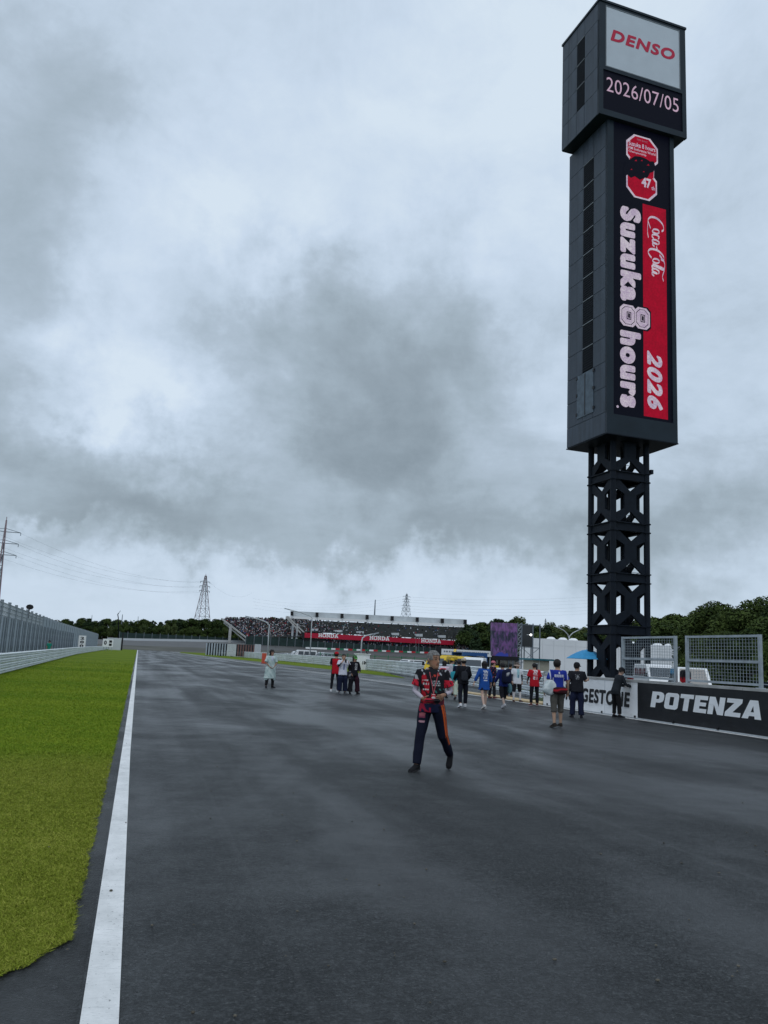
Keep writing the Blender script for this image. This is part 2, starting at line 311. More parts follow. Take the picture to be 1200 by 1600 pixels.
# ---------------------------------------------------------------- mesh helpers
TMP = bpy.data.scenes.new('workshop')       # throwaway scene for evaluating text and modifiers quickly
def evaluated_mesh(ob):
    TMP.collection.objects.link(ob); vl = TMP.view_layers[0]; vl.update(); dg = vl.depsgraph
    me = bpy.data.meshes.new_from_object(ob.evaluated_get(dg)); bpy.data.objects.remove(ob); return me
class G:
    def __init__(s): s.v = []; s.f = []
    def add(s, vs, fs):
        o = len(s.v); s.v += [tuple(v) for v in vs]; s.f += [tuple(i + o for i in f) for f in fs]; return s
    def box(s, x0, x1, y0, y1, z0, z1):
        return s.add([(x0, y0, z0), (x1, y0, z0), (x1, y1, z0), (x0, y1, z0), (x0, y0, z1), (x1, y0, z1), (x1, y1, z1), (x0, y1, z1)],
                     [(0, 3, 2, 1), (4, 5, 6, 7), (0, 1, 5, 4), (1, 2, 6, 5), (2, 3, 7, 6), (3, 0, 4, 7)])
    def bar(s, p, q, w, h=None, up=(0, 0, 1)):
        h = w if h is None else h
        p = Vector(p); q = Vector(q); d = (q - p).normalized(); u = Vector(up)
        if abs(d.dot(u)) > .98: u = Vector((0, 1, 0))
        sx = d.cross(u).normalized() * w / 2; sy = sx.cross(d).normalized() * h / 2
        vs = [p - sx - sy, p + sx - sy, p + sx + sy, p - sx + sy, q - sx - sy, q + sx - sy, q + sx + sy, q - sx + sy]
        return s.add(vs, [(0, 3, 2, 1), (4, 5, 6, 7), (0, 1, 5, 4), (1, 2, 6, 5), (2, 3, 7, 6), (3, 0, 4, 7)])
    def loft(s, rings, cap=True, close=True):
        n = len(rings[0]); o = len(s.v)
        for r in rings: s.v += [tuple(p) for p in r]
        for i in range(len(rings) - 1):
            for j in range(n if close else n - 1):
                a = o + i * n + j; b = o + i * n + (j + 1) % n
                s.f.append((a, b, b + n, a + n))
        if cap: s.f.append(tuple(o + j for j in reversed(range(n)))); s.f.append(tuple(o + (len(rings) - 1) * n + j for j in range(n)))
        return s
    def tube(s, pts, rad, n=10, ref=(0, 1, 0), flat=1.0):
        pts = [Vector(p) for p in pts]; rings = []
        if isinstance(rad, (int, float)): rad = [rad] * len(pts)
        for i, p in enumerate(pts):
            d = (pts[min(i + 1, len(pts) - 1)] - pts[max(i - 1, 0)]).normalized(); u = Vector(ref)
            if abs(d.dot(u)) > .95: u = Vector((1, 0, 0))
            sx = d.cross(u).normalized(); sy = sx.cross(d).normalized()
            rings.append([p + (sx * math.cos(2 * math.pi * k / n) + sy * math.sin(2 * math.pi * k / n) * flat) * rad[i] for k in range(n)])
        return s.loft(rings)
    def ell(s, c, r, rot=None, n=12, m=8, p=1.0):
        rings = []
        for i in range(1, m):
            a = -math.pi / 2 + math.pi * i / m; ring = []
            for k in range(n):
                b = 2 * math.pi * k / n
                e = lambda t: math.copysign(abs(t) ** p, t)
                q = Vector((e(math.cos(b)) * e(math.cos(a)) * r[0], e(math.sin(b)) * e(math.cos(a)) * r[1], e(math.sin(a)) * r[2]))
                if rot is not None: q = rot @ q
                ring.append(Vector(c) + q)
            rings.append(ring)
        return s.loft(rings)
    def mesh(s, name):
        me = bpy.data.meshes.new(name); me.from_pydata(s.v, [], s.f); me.update(); return me
def link(name, me, m=None, parent=None, kind=None, smooth=False, **props):
    o = bpy.data.objects.new(name, me); C.objects.link(o)
    if m is not None:
        if len(me.materials) == 0: me.materials.append(m)
    if parent is not None: o.parent = parent
    if kind: o['kind'] = kind
    if smooth:
        for p in me.polygons: p.use_smooth = True
    for k, v in props.items(): o[k] = v
    return o
def build(g, name, m, parent=None, kind=None, smooth=False, **props):
    if parent is not None:
        L = parent
        off = Vector((0, 0, 0))
    return link(name, g.mesh(name), m, parent, kind, smooth, **props)
def thing(name, label, cat, loc=(0, 0, 0), rz=0.0, group=None):
    o = bpy.data.objects.new(name, None); C.objects.link(o); o.location = loc; o.rotation_euler = (0, 0, rz)
    o.empty_display_size = .3; o['label'] = label; o['category'] = cat
    if group: o['group'] = group
    return o
def copy_tree(o, parent=None):
    c = o.copy(); C.objects.link(c)
    if parent is not None: c.parent = parent
    for ch in list(o.children): copy_tree(ch, c)
    return c
def dup(root, loc, rz=0.0, label=None, scale=1.0, group=None):
    c = copy_tree(root); c.location = loc; c.rotation_euler = (0, 0, rz); c.scale = (scale,) * 3 if not hasattr(scale, '__len__') else scale
    if label: c['label'] = label
    if group: c['group'] = group
    return c
def tag(o, label, cat, group=None):
    o['label'] = label; o['category'] = cat
    if group: o['group'] = group
    return o
def sheet(name, pts, z, m, kind='structure', hf=None):
    g = G(); g.add([(p[0], p[1], z) for p in pts], [tuple(range(len(pts)))]); return build(g, name, m, None, kind)
def ribbon(name, left, right, z, m, kind='structure'):
    g = G(); n = len(left)
    g.add([(p[0], p[1], z + (p[2] if len(p) > 2 else 0)) for p in left] + [(p[0], p[1], z + (p[2] if len(p) > 2 else 0)) for p in right], [(i, n + i, n + i + 1, i + 1) for i in range(n - 1)])
    return build(g, name, m, None, kind)
def text_geo(body, w, h, shear=0.0, offset=0.0, space=1.0):
    """letters as a flat mesh fitted to a w x h box, origin at its lower left"""
    cu = bpy.data.curves.new('lettering', 'FONT'); cu.body = body; cu.shear = shear; cu.offset = offset; cu.space_character = space; cu.resolution_u = 4
    ob = bpy.data.objects.new('lettering_source', cu); 
    me = evaluated_mesh(ob)
    vs = [Vector(v.co) for v in me.vertices]; fs = [tuple(p.vertices) for p in me.polygons]
    bpy.data.curves.remove(cu); bpy.data.meshes.remove(me)
    x0 = min(v.x for v in vs); x1 = max(v.x for v in vs); y0 = min(v.y for v in vs); y1 = max(v.y for v in vs)
    return [((v.x - x0) / (x1 - x0) * w, (v.y - y0) / (y1 - y0) * h) for v in vs], fs
def lettering(body, fn, w, h, m, name='lettering', parent=None, fat=0.0, nrm=(0, -1, 0), **kw):
    vs, fs = text_geo(body, w, h, **kw); g = G()
    if not fat: g.add([fn(u, v) for u, v in vs], fs)
    else:   # heavy weight: the same letters laid round a small circle, each a hair in front of the last
        for k in range(12):
            a = k * math.pi / 6; g.add([Vector(fn(fat + u * (w - 2 * fat) / w + fat * math.cos(a), fat + v * (h - 2 * fat) / h + fat * math.sin(a))) + Vector(nrm) * .0008 * k for u, v in vs], fs)
    return build(g, name, m, parent)
def stroke(g, pts, wid, fn, close=False):
    """flat ribbon along a smoothed polyline"""
    P = []
    pts = [Vector(p) for p in pts]
    for i in range(len(pts) - 1):
        p0 = pts[max(i - 1, 0)]; p1 = pts[i]; p2 = pts[i + 1]; p3 = pts[min(i + 2, len(pts) - 1)]
        for k in range(4):
            t = k / 4; P.append(.5 * ((2 * p1) + (-p0 + p2) * t + (2 * p0 - 5 * p1 + 4 * p2 - p3) * t * t + (-p0 + 3 * p1 - 3 * p2 + p3) * t ** 3))
    P.append(pts[-1]); L = []; R = []
    for i, p in enumerate(P):
        d = (P[min(i + 1, len(P) - 1)] - P[max(i - 1, 0)]); d.normalize(); nrm = Vector((-d.y, d.x))
        w = wid * (0.75 + .45 * abs(d.y))
        L.append(fn(*(p + nrm * w / 2))); R.append(fn(*(p - nrm * w / 2)))
    n = len(P); g.add(L + R, [(i, n + i, n + i + 1, i + 1) for i in range(n - 1)])

# ---------------------------------------------------------------- ground
def sm(a, b, x):
    t = max(0.0, min(1.0, (x - a) / (b - a))); return t * t * (3 - 2 * t)
def hgt(x, y):
    h = sm(292, 350, y) * (3.0 + 1.7 * sm(-20, 50, x))
    h += sm(380, 900, y) * 5.0
    return h * (1.0 if x < 60 else 1 - .0 * sm(60, 90, x))
def terrain():
    xs = [-1500, -700, -300, -150, -80, -50, -30, -20, -10, 0, 10, 20, 30, 40, 50, 60, 80, 100, 130, 170, 220, 300, 450, 700, 1100, 1800]
    ys = [-300, -50, 0, 50, 100, 150, 200, 250, 280, 292, 300, 308, 316, 324, 332, 340, 350, 380, 430, 500, 600, 750, 900, 1300, 2200, 3500]
    g = G(); n = len(xs)
    g.add([(x, y, hgt(x, y) - .03) for y in ys for x in xs], [(j * n + i, j * n + i + 1, (j + 1) * n + i + 1, (j + 1) * n + i) for j in range(len(ys) - 1) for i in range(n - 1)])
    build(g, 'ground', M['field'], None, 'structure', True)
terrain()
GE = -0.105   # track edge on the grass side
sheet('track', [(GE - .0, 4.2), (GE, -15), (17.2, -15), (17.2, 35), (19.6, 39), (26.4, 87), (34, 150), (34, 200), (26, 260), (18, 300), (GE, 300)], 0.0, M['asphalt'])
sheet('asphalt_apron', [(-9, -15), (-.10, -15), (-.10, 300), (-.5, 300), (-.5, 6), (-1.6, 6), (-9, 6)], -0.004, M['apron'])
# the bank of the first corner, far off
g = G(); XS = [-60, -40, -20, 0, 20, 40, 60, 90, 120, 160, 200]
for (ya, yb, nm, mm, dz) in ((292, 318, 'gravel_bank', 'dirt', .02), (318, 352, 'far_track', 'asphalt2', .02)):
    g = G(); yy = np.linspace(ya, yb, 6)
    g.add([(x, y, hgt(x, y) + dz) for y in yy for x in XS], [(j * len(XS) + i, j * len(XS) + i + 1, (j + 1) * len(XS) + i + 1, (j + 1) * len(XS) + i) for j in range(5) for i in range(len(XS) - 1)])
    build(g, nm, M[mm], None, 'structure', True)
# painted lines
LX0, LX1 = -.09, .035
sheet('painted_edge_line', [(LX0 - .0, -15), (LX1 + .035, -15), (LX1 + .035, 4.0), (LX1, 13.5), (LX1 + .02, 290), (LX0 - .04, 290), (LX0, 13.5), (LX0, 4.0)], .004, M['line'])
cl = [(15.62, -15), (15.62, 31), (15.60, 48), (14.70, 75), (13.6, 120), (12.1, 200), (10.6, 292)]
ribbon('painted_pit_line', [(x - .09, y) for x, y in cl], [(x + .09, y) for x, y in cl], .004, M['line'])
cl = [(16.9, 35), (16.2, 48), (15.6, 75), (14.5, 120), (13, 200), (11.8, 280)]
ribbon('painted_exit_line', [(x - .05, y) for x, y in cl], [(x + .05, y) for x, y in cl], .0045, M['line'])
# grass verge on the left
def edge_x(y):
    return -.225 + .010 * math.sin(y * 5.1) + .010 * math.sin(y * 13.7 + 1) + .008 * math.sin(y * 31) + .0016 * min(40, y - 5)
def front_y(x):   # ragged front edge where the asphalt apron begins
    t = min(1, max(0, (-x - .22) / .32)); return 5.15 - .60 * t ** .8 - .15 * max(0, -x - .55) + .02 * math.sin(x * 60)
ys = list(np.arange(5.3, 20, .1)) + list(np.arange(20, 300, 4)); g = G()
L = [(-.55, 4.62), (-3, 4.25), (-9, 3.5)]
vs = [(-9, 3.5, .006), (-3, 4.3, .006), (-1.2, 4.62, .006), (-.6, 4.72, .006), (-.46, 4.86, .006), (-.34, 5.12, .006)] + [(edge_x(y) - .03, y, .006) for y in ys] + [(-24, 296, .006), (-9, 200, .006)]
g.add(vs, [tuple(range(len(vs)))]); me = g.mesh('grass_verge')
bm = bmesh.new(); bm.from_mesh(me); bmesh.ops.triangulate(bm, faces=bm.faces); bm.to_mesh(me); bm.free()
link('grass_verge', me, M['grass'], None, 'structure')
lgx_ = lambda y: -5.05 - .0252 * (y - 8)
def blades():
    n = 560000
    y = 4.4 * (90 / 4.4) ** (RNG.random(n) ** 1.3); w = .16 * y + .5
    x = -.20 - RNG.random(n) ** 1.15 * w
    ex = -.215 + .010 * np.sin(y * 5.1) + .010 * np.sin(y * 13.7 + 1) + .008 * np.sin(y * 31) + .0016 * (y - 5) + RNG.normal(0, .012, n) + .03 * RNG.random(n) ** 6 * RNG.choice([0, 1], n, p=[.7, .3]) * 2
    t = np.clip((-x - .22) / .32, 0, 1); fy = 5.15 - .60 * t ** .8 - .15 * np.maximum(0, -x - .55) + .03 * np.sin(x * 37) + RNG.normal(0, .015, n)
    k = (x < ex) & (y > fy) & (RNG.random(n) < 1 - np.clip((y - 22) / 68, 0, 1) ** .7) & (x > lgx_(y) + .05); x = x[k]; y = y[k]; n = len(x)
    h = (.005 + .008 * RNG.random(n)) * (1 + .03 * y) * np.where(y > 13, 1.4, 1); wd = (.0016 + .0016 * RNG.random(n)) * (1 + .06 * y)
    a = RNG.random(n) * 2 * np.pi; ln = RNG.normal(0, 1.5, (n, 2)) * h[:, None]
    b = np.stack([x, y, np.full(n, .004)], 1); d = np.stack([np.cos(a) * wd, np.sin(a) * wd, np.zeros(n)], 1)
    tip = b + np.stack([ln[:, 0], ln[:, 1], h], 1)
    V = np.stack([b - d, b + d, tip], 1).reshape(-1, 3)
    me = bpy.data.meshes.new('grass_blades'); me.vertices.add(3 * n); me.vertices.foreach_set('co', V.ravel().astype('f'))
    me.loops.add(3 * n); me.loops.foreach_set('vertex_index', np.arange(3 * n, dtype='i')); me.polygons.add(n)
    me.polygons.foreach_set('loop_start', np.arange(0, 3 * n, 3, dtype='i')); me.update(); me.validate()
    tag(link('grass_blades', me, M['blade'], None, 'stuff'), 'short mown grass growing along the left edge of the track', 'grass')
blades()
# grass strip between the pit exit and the guardrail
R_ARM = [gp(850, 1094), gp(820, 1087), gp(760, 1077.5), gp(700, 1067), gp(650, 1058.5), gp(600, 1050.5), gp(550, 1044.2), gp(500, 1039), gp(440, 1033), gp(400, 1029.3), gp(370, 1026.6), gp(330, 1022.5)]
gi = [gp(632, 1060), gp(600, 1056), gp(550, 1050.5), gp(500, 1044.5), gp(440, 1037.6), gp(400, 1033.5), gp(370, 1030.5), gp(330, 1026), gp(280, 1020)]
go = [gp(632, 1059), gp(600, 1050.5), gp(550, 1044), gp(500, 1038.5), gp(440, 1032.5), gp(400, 1029), gp(370, 1026), gp(330, 1021), gp(285, 1017.4)]
ribbon('grass_strip', [(p.x, p.y) for p in gi], [(p.x, p.y) for p in go], .008, M['grass'])
s1 = [gp(275, 1017.0), gp(330, 1020)]; s2 = [gp(275, 1015.4), gp(330, 1018)]
ribbon('green_runoff', [(p.x, p.y) for p in s1], [(p.x, p.y) for p in s2], .012, M['green'])
g = G(); g.box(15.78, 16.6, 31.12, 38.2, 0, .07); g.box(15.9, 16.6, 38.2, 46, 0, .05)
build(g, 'tan_kerb_step', M['tan'], None, 'structure')
sheet('service_yard', [(27, 40), (200, 40), (200, 250), (60, 285), (36, 200), (36, 150), (28, 87)], -.012, M['asphalt2'])

def pebbles():
    r = random.Random(12); g = G()
    for k in range(150):
        y = 4 + 22 * r.random() ** 1.6; x = r.uniform(-.7, .75 * y + 1); s_ = r.uniform(.004, .011); a = r.random() * 6.28
        g.ell((x, y, .006 + s_ * .3), (s_ * r.uniform(.8, 1.6), s_, s_ * .6), rot=Matrix.Rotation(a, 3, 'Z'), n=6, m=4)
    tag(build(g, 'grit', mat('grit', (.10, .09, .07), .9, var=.6, scale=3), None, 'stuff'), 'loose grit and leaf bits scattered on the wet asphalt', 'grit')
pebbles()
# ---------------------------------------------------------------- sign tower
def tower():
    T = thing('sign_tower', 'tall dark tower with lit vertical race screen on lattice legs behind the pit wall', 'tower', (37.43, 60, 0), math.radians(3.12))
    hw, hd, z0, z1 = 3.40, 2.99, 20.03, 47.70
    bx, by0, by1, b0, b1 = 4.48, -3.39, 2.60, 47.66, 58.6
    # shaft core + trims
    g = G(); g.box(-hw + .06, hw - .06, -hd + .2, hd - .06, z0, z1 - .02); build(g, 'shaft_core', M['tower_trim'], T)
    g = G(); g.box(-hw, -2.78, -hd, -hd + .3, z0 + 1.62, z1 - .01); g.box(2.98, hw, -hd, -hd + .3, z0 + 1.62, z1 - .01); g.box(-hw, hw, -hd - .002, -hd + .3, z0 - .02, z0 + 1.62)
    build(g, 'screen_frame', M['tower_trim'], T)
    g = G(); g.box(-hw - .04, hw + .04, -hd - .04, hd + .04, z0 - .10, z0 - .021); build(g, 'soffit', M['steel_black'], T)
    # cladding panels on left and right faces, rear too
    joints = [20.05, 21.77, 23.90, 26.04, 28.18, 30.32, 32.46, 34.60, 36.74, 38.88, 41.02, 43.16, 45.30, 47.64]
    def panel_mesh(w, h):
        g = G(); b = .02; g.box(0, .05, b, w - b, b, h - b); return g.mesh('cladding_panel')
    me_a = {}
    def panel(side, ya, yb, za, zb, xw, mm='tower', nm='cladding_panel'):
        key = (round(yb - ya, 2), round(zb - za, 2), mm)
        if key not in me_a:
            me_a[key] = panel_mesh(yb - ya, zb - za); me_a[key].materials.append(M[mm])
        o = link(nm, me_a[key], None, T)
        if side < 0: o.location = (-xw, ya, za)
        else: o.location = (xw, yb, za); o.rotation_euler = (0, 0, math.pi)
    lz = [26.04 + 2.14 * i for i in range(10)]   # louvre openings, joints 26 .. 45.3
    for sd in (-1, 1):
        for i in range(len(joints) - 1):
            za, zb = joints[i], joints[i + 1]
            if i == 0: panel(sd, -hd, hd, za, zb, hw); continue
            if za >= 26.0:
                panel(sd, -hd, -.95, za, zb, hw); panel(sd, .60, hd, za, zb, hw)
                if i == len(joints) - 2: panel(sd, -.95, .60, za + .1, zb, hw)
            else:
                panel(sd, -hd, -.95, za, zb, hw); panel(sd, .60, hd, za, zb, hw); panel(sd, -.95, .60, za, zb, hw)
    # louvre windows on the left face
    for i in range(9):
        za, zb = 26.10 + 2.14 * i, 26.04 + 2.14 * (i + 1) - .06
        lw = build(G().box(-hw - .005, -hw + .05, -.93, .58, za, zb), 'louvre_window', M['louvre'], T)
        g = G()
        for k in range(9): z = za + .1 + k * (zb - za - .1) / 9; g.box(-hw - .03, -hw - .004, -.9, .55, z, z + .05)
        build(g, 'louvre_slats', M['steel_black'], lw, 'stuff')
        build(G().box(-hw - .04, -hw + .01, -.95, .60, zb + .02, zb + .10), 'sill', M['seam'], lw)
    # riveted access panel
    ap = build(G().box(-hw - .05, -hw - .002, -1.08, 1.36, 22.22, 26.0), 'access_panel', M['patch'], T)
    g = G()
    for y in (-1.12, 1.40):
        for z in (22.6, 24.3, 25.8): g.box(-hw - .09, -hw - .01, y - .1, y + .1, z - .12, z + .12)
    g.box(-hw - .07, -hw - .052, .1, .2, 22.3, 25.9); build(g, 'bracket', M['black'], ap)
    # top box
    g = G(); g.box(-bx + .06, bx - .06, by0 + .2, by1, b0 + .02, b1 - .15); build(g, 'box_core', M['tower_trim'], T)
    bj = [47.7, 50.0, 52.25, 54.5, 56.75, 58.45]
    for i in range(5):
        za, zb = bj[i], bj[i + 1]
        for (ya, yb) in (((by0, -1.13), (-1.13, .10), (.10, 1.5), (1.5, by1)) if i in (0, 4) else ((by0, -1.13), (.10, 1.5), (1.5, by1))):
            panel(-1, ya, yb, za, zb, bx)
        for (ya, yb) in ((by0, -.5), (-.5, by1)): panel(1, ya, yb, za, zb, bx)
    for i in range(3):
        za, zb = 50.03 + 2.24 * i, 50.0 + 2.25 * (i + 1) - .07
        lw = build(G().box(-bx - .005, -bx + .05, -1.10, .07, za, zb), 'louvre_window', M['louvre'], T)
        g = G()
        for k in range(9): z = za + .1 + k * (zb - za - .1) / 9; g.box(-bx - .03, -bx - .004, -1.08, .05, z, z + .05)
        build(g, 'louvre_slats', M['steel_black'], lw, 'stuff')
        build(G().box(-bx - .04, -bx + .01, -1.12, .10, zb + .02, zb + .09), 'sill', M['seam'], lw)
    build(G().box(-bx - .08, bx + .08, by0 - .08, by1 + .08, b1 - .14, b1 + .06), 'roof_cap', M['tower_trim'], T)
    g = G(); f = by0
    g.box(-bx, -4.08, f, f + .3, 47.66, b1 - .16); g.box(4.06, bx, f, f + .3, 47.66, b1 - .16)
    g.box(-4.08, 4.06, f, f + .3, 47.66, 48.2); g.box(-4.08, 4.06, f, f + .3, 51.95, 52.28); g.box(-4.08, 4.06, f, f + .3, 58.2, b1 - .16)
    g.box(-4.08, -3.86, f + .001, f + .3, 52.28, 58.2); g.box(3.88, 4.06, f + .001, f + .3, 52.28, 58.2)
    build(g, 'front_frame', M['tower_trim'], T)
    sg = build(G().box(-3.78, 3.80, f + .02, f + .12, 52.36, 58.12), 'sign_panel', M['sign_white'], T)
    g = G()
    for a in ((-3.86, -3.78, 52.28, 58.2), (3.80, 3.88, 52.28, 58.2), (-3.78, 3.80, 52.28, 52.36), (-3.78, 3.80, 58.12, 58.2)): g.box(a[0], a[1], f - .01, f + .12, a[2], a[3])
    build(g, 'sign_edge', M['seam'], sg)
    # company name: bold italic letters with flared strokes
    lettering('DENSO', lambda u, v: (-3.36 + u, f + .014, 54.92 + v), 6.7, 1.16, M['sign_red'], 'letters', sg, shear=.22, fat=.055, offset=.01, space=1.15)
    ds = build(G().box(-4.06, 4.04, f + .1, f + .16, 48.2, 51.95), 'date_screen', M['led_off'], T)
    lettering('2026/07/05', lambda u, v: (-3.70 + u, f + .094, 50.02 + v), 7.42, 1.36, M['led_pink'], 'date_digits', ds, offset=-.004, space=1.03)
    # vertical race screen
    F = -hd + .10
    vsn = build(G().box(-2.78, 2.98, F, F + .05, 21.66, z1 - .02), 'race_screen', M['led_off'], T)
    P = lambda x, z, d=.004: (x, F - d, z)
    rb = G(); rb.add([P(.16, 21.92), P(2.52, 21.92), P(2.56, 40.70), P(.18, 40.70)], [(0, 1, 2, 3)]); build(rb, 'red_bar', M['led_red'], vsn)
    down = lambda x0, ztop, d: (lambda u, v: P(x0 + v, ztop - u, d))
    lettering('Suzuka', down(-2.08, 40.05, .008), 8.5, 2.08, M['led_white'], 'race_name', vsn, fat=.125, offset=.02, space=1.20)
    lettering('hours', down(-2.12, 28.95, .008), 6.55, 2.05, M['led_white'], 'race_name', vsn, fat=.125, offset=.02, space=1.20)
    lettering('.', down(-2.45, 22.45, .008), .22, .22, M['led_white'], 'race_name', vsn)
    # big outlined 8: two chamfered loops
    def octo(g, cx, cz, w, h, c, d):
        g.add([P(cx - w + c, cz - h, d), P(cx + w - c, cz - h, d), P(cx + w, cz - h + c, d), P(cx + w, cz + h - c, d), P(cx + w - c, cz + h, d), P(cx - w + c, cz + h, d), P(cx - w, cz + h - c, d), P(cx - w, cz - h + c, d)], [tuple(range(8))])
    for nm, mm, grow, d in (('eight_outline', 'led_off', .14, .012), ('eight', 'led_white', 0.02, .016), ('eight_line', 'led_off', -.14, .020), ('eight_fill', 'led_white', -.18, .024)):
        g = G(); octo(g, -1.32, 30.30, .78 + grow, .92 + grow, .34, d); octo(g, .06, 30.30, .74 + grow, .92 + grow, .34, d - .002); build(g, nm, M[mm], vsn)
    for k, (w1, h1, mm, d) in enumerate(((.22, .34, 'led_off', .028), (.15, .26, 'led_white', .032), (.10, .20, 'led_off', .036))):
        g = G()
        for cx in (-1.25, .10): g.add([P(cx - w1, 30.3 - h1, d), P(cx + w1, 30.3 - h1, d), P(cx + w1, 30.3 + h1, d), P(cx - w1, 30.3 + h1, d)], [(0, 1, 2, 3)])
        build(g, 'eight_counter', M[mm], vsn)
    lettering('2026', down(.50, 27.60, .012), 5.0, 1.52, M['led_white'], 'year_digits', vsn, fat=.08, offset=.01, shear=.25, space=1.12)
    # cursive drinks logo, written with strokes
    W = lambda u, v: P(.62 + v * 1.75, 39.75 - u * 5.7, .012)
    g = G(); S = lambda pts, w=.024: stroke(g, pts, w * .72 if w > .03 else w, W)
    S([(.205, .84), (.17, .96), (.09, .90), (.02, .60), (.015, .25), (.07, .06), (.15, .12), (.20, .20)], .040)      # C
    S([(.07, .06), (.17, .03), (.28, .02), (.36, .07)], .045)                                                # swash under
    S([(.245, .30), (.205, .38), (.20, .62), (.235, .70), (.265, .55), (.255, .34), (.235, .28)])                 # o
    S([(.345, .62), (.31, .70), (.285, .52), (.295, .32), (.325, .27), (.355, .38)])                               # c
    S([(.43, .64), (.395, .70), (.37, .50), (.38, .30), (.41, .30), (.435, .60), (.43, .32), (.455, .30), (.48, .42)])   # a
    S([(.475, .52), (.52, .58)], .05)                                                                      # hyphen
    S([(.66, .78), (.67, .94), (.60, .92), (.535, .62), (.53, .25), (.575, .05), (.63, .10), (.67, .24)], .040)      # C
    S([(.60, .70), (.70, .98), (.82, .97), (.93, .86), (1.0, .92)], .040)                                       # long swash over
    S([(.715, .30), (.68, .38), (.675, .60), (.705, .70), (.74, .54), (.73, .34), (.705, .28)])                    # o
    S([(.765, .30), (.80, .92), (.825, .90), (.79, .36), (.81, .24), (.83, .34)])                                # l
    S([(.90, .62), (.865, .68), (.835, .48), (.845, .28), (.875, .28), (.905, .58), (.90, .28), (.93, .26), (.95, .38)])  # a
    build(g, 'drink_logo', M['led_white'], vsn)
    # emblem: two stacked red octagons with pale border, dark rider between, and its lettering
    def emblem(nm, mm, gr, d):
        g = G(); octo(g, .17, 45.55, 1.62 + gr, 1.46 + gr, .78, d); octo(g, .10, 42.50, 1.56 + gr, 1.40 + gr, .78, d + .0005)
        g.add([P(-1.2 - gr * .3, 43.3, d + .001), P(1.35 + gr * .3, 43.3, d + .001), P(1.42 + gr * .3, 44.7, d + .001), P(-1.15 - gr * .3, 44.7, d + .001)], [(0, 1, 2, 3)]); build(g, nm, M[mm], vsn)
    emblem('emblem_border', 'led_white', .0, .004); emblem('emblem_red', 'led_red', -.14, .008)
    g = G()
    sil = [(-1.75, 43.55), (-1.55, 44.30), (-1.05, 44.55), (-.6, 44.95), (.0, 45.05), (.55, 45.0), (.95, 44.85), (1.35, 44.95), (1.55, 44.4), (1.30, 43.95), (.95, 43.75), (.70, 43.25), (.25, 43.05), (-.1, 42.85), (-.6, 43.05), (-1.0, 42.8), (-1.35, 43.0), (-1.7, 42.75)]
    g.add([P(x, z, .013) for x, z in sil], [tuple(range(len(sil)))]); build(g, 'emblem_rider', M['led_off'], vsn)
    g = G()
    for x, z, s in ((-.5, 44.55, .12), (.1, 44.7, .10), (.75, 44.45, .13), (-.95, 43.6, .10), (.3, 43.7, .09)): g.add([P(x - s, z - s * .5, .017), P(x + s, z - s * .3, .017), P(x + s * .5, z + s, .017)], [(0, 1, 2)])
    build(g, 'emblem_rider_marks', M['led_red'], vsn, 'stuff')
    lettering('FIM EWC', lambda u, v: P(-.35 + u, 46.50 + v, .013), 1.1, .17, M['led_line'], 'emblem_words', vsn)
    lettering('Suzuka 8 hours', lambda u, v: P(-1.22 + u, 45.86 + v, .013), 2.75, .42, M['led_white'], 'emblem_words', vsn, offset=.02)
    lettering('FIM Endurance World', lambda u, v: P(-1.22 + u, 45.50 + v, .013), 2.75, .26, M['led_white'], 'emblem_words', vsn, offset=.012)
    lettering('Championship', lambda u, v: P(-1.22 + u, 45.16 + v, .013), 1.8, .26, M['led_white'], 'emblem_words', vsn, offset=.012)
    lettering('47', lambda u, v: P(.08 + u, 42.25 + v, .017), .98, .92, M['led_white'], 'emblem_number', vsn, offset=.045)
    lettering('th', lambda u, v: P(1.08 + u, 42.20 + v, .017), .36, .36, M['led_white'], 'emblem_number', vsn, offset=.02)
    # lattice legs
    lw_, ld = 1.60, 1.58; cx = -.26
    cols = [(cx - lw_, -ld), (cx + lw_, -ld), (cx - lw_, ld), (cx + lw_, ld)]
    for (x, y) in cols:
        g = G(); big = .25
        n = 12; g.loft([[(x + big * math.cos(2 * math.pi * k / n), y + big * math.sin(2 * math.pi * k / n), z) for k in range(n)] for z in (-.1, z0 - .1)])
        for z in (.0,): g.box(x - .5, x + .5, y - .5, y + .5, z - .05, z + .12)
        build(g, 'column', M['steel_black'], T)
    lev = [.35, 4.60, 8.75, 12.87, 17.05]
    for z in lev[1:]:
        g = G()
        for dz in (-.32, .32):
            for a, b in ((0, 1), (1, 3), (3, 2), (2, 0)):
                (xa, ya), (xb, yb) = cols[a], cols[b]; g.bar((xa, ya, z + dz), (xb, yb, z + dz), .42, .07)
        for a, b in ((0, 1), (1, 3), (3, 2), (2, 0)):
            (xa, ya), (xb, yb) = cols[a], cols[b]; g.bar((xa, ya, z), (xb, yb, z), .14, .62)
        for (x, y) in cols:
            for dz in (-.36, .36):
                n = 12; g.loft([[(x + .34 * math.cos(2 * math.pi * k / n), y + .34 * math.sin(2 * math.pi * k / n), zz) for k in range(n)] for zz in (z + dz - .04, z + dz + .04)])
        build(g, 'ring_beam', M['steel_black'], T)
    zs = [0.1] + lev[1:] + [z0 + .9]
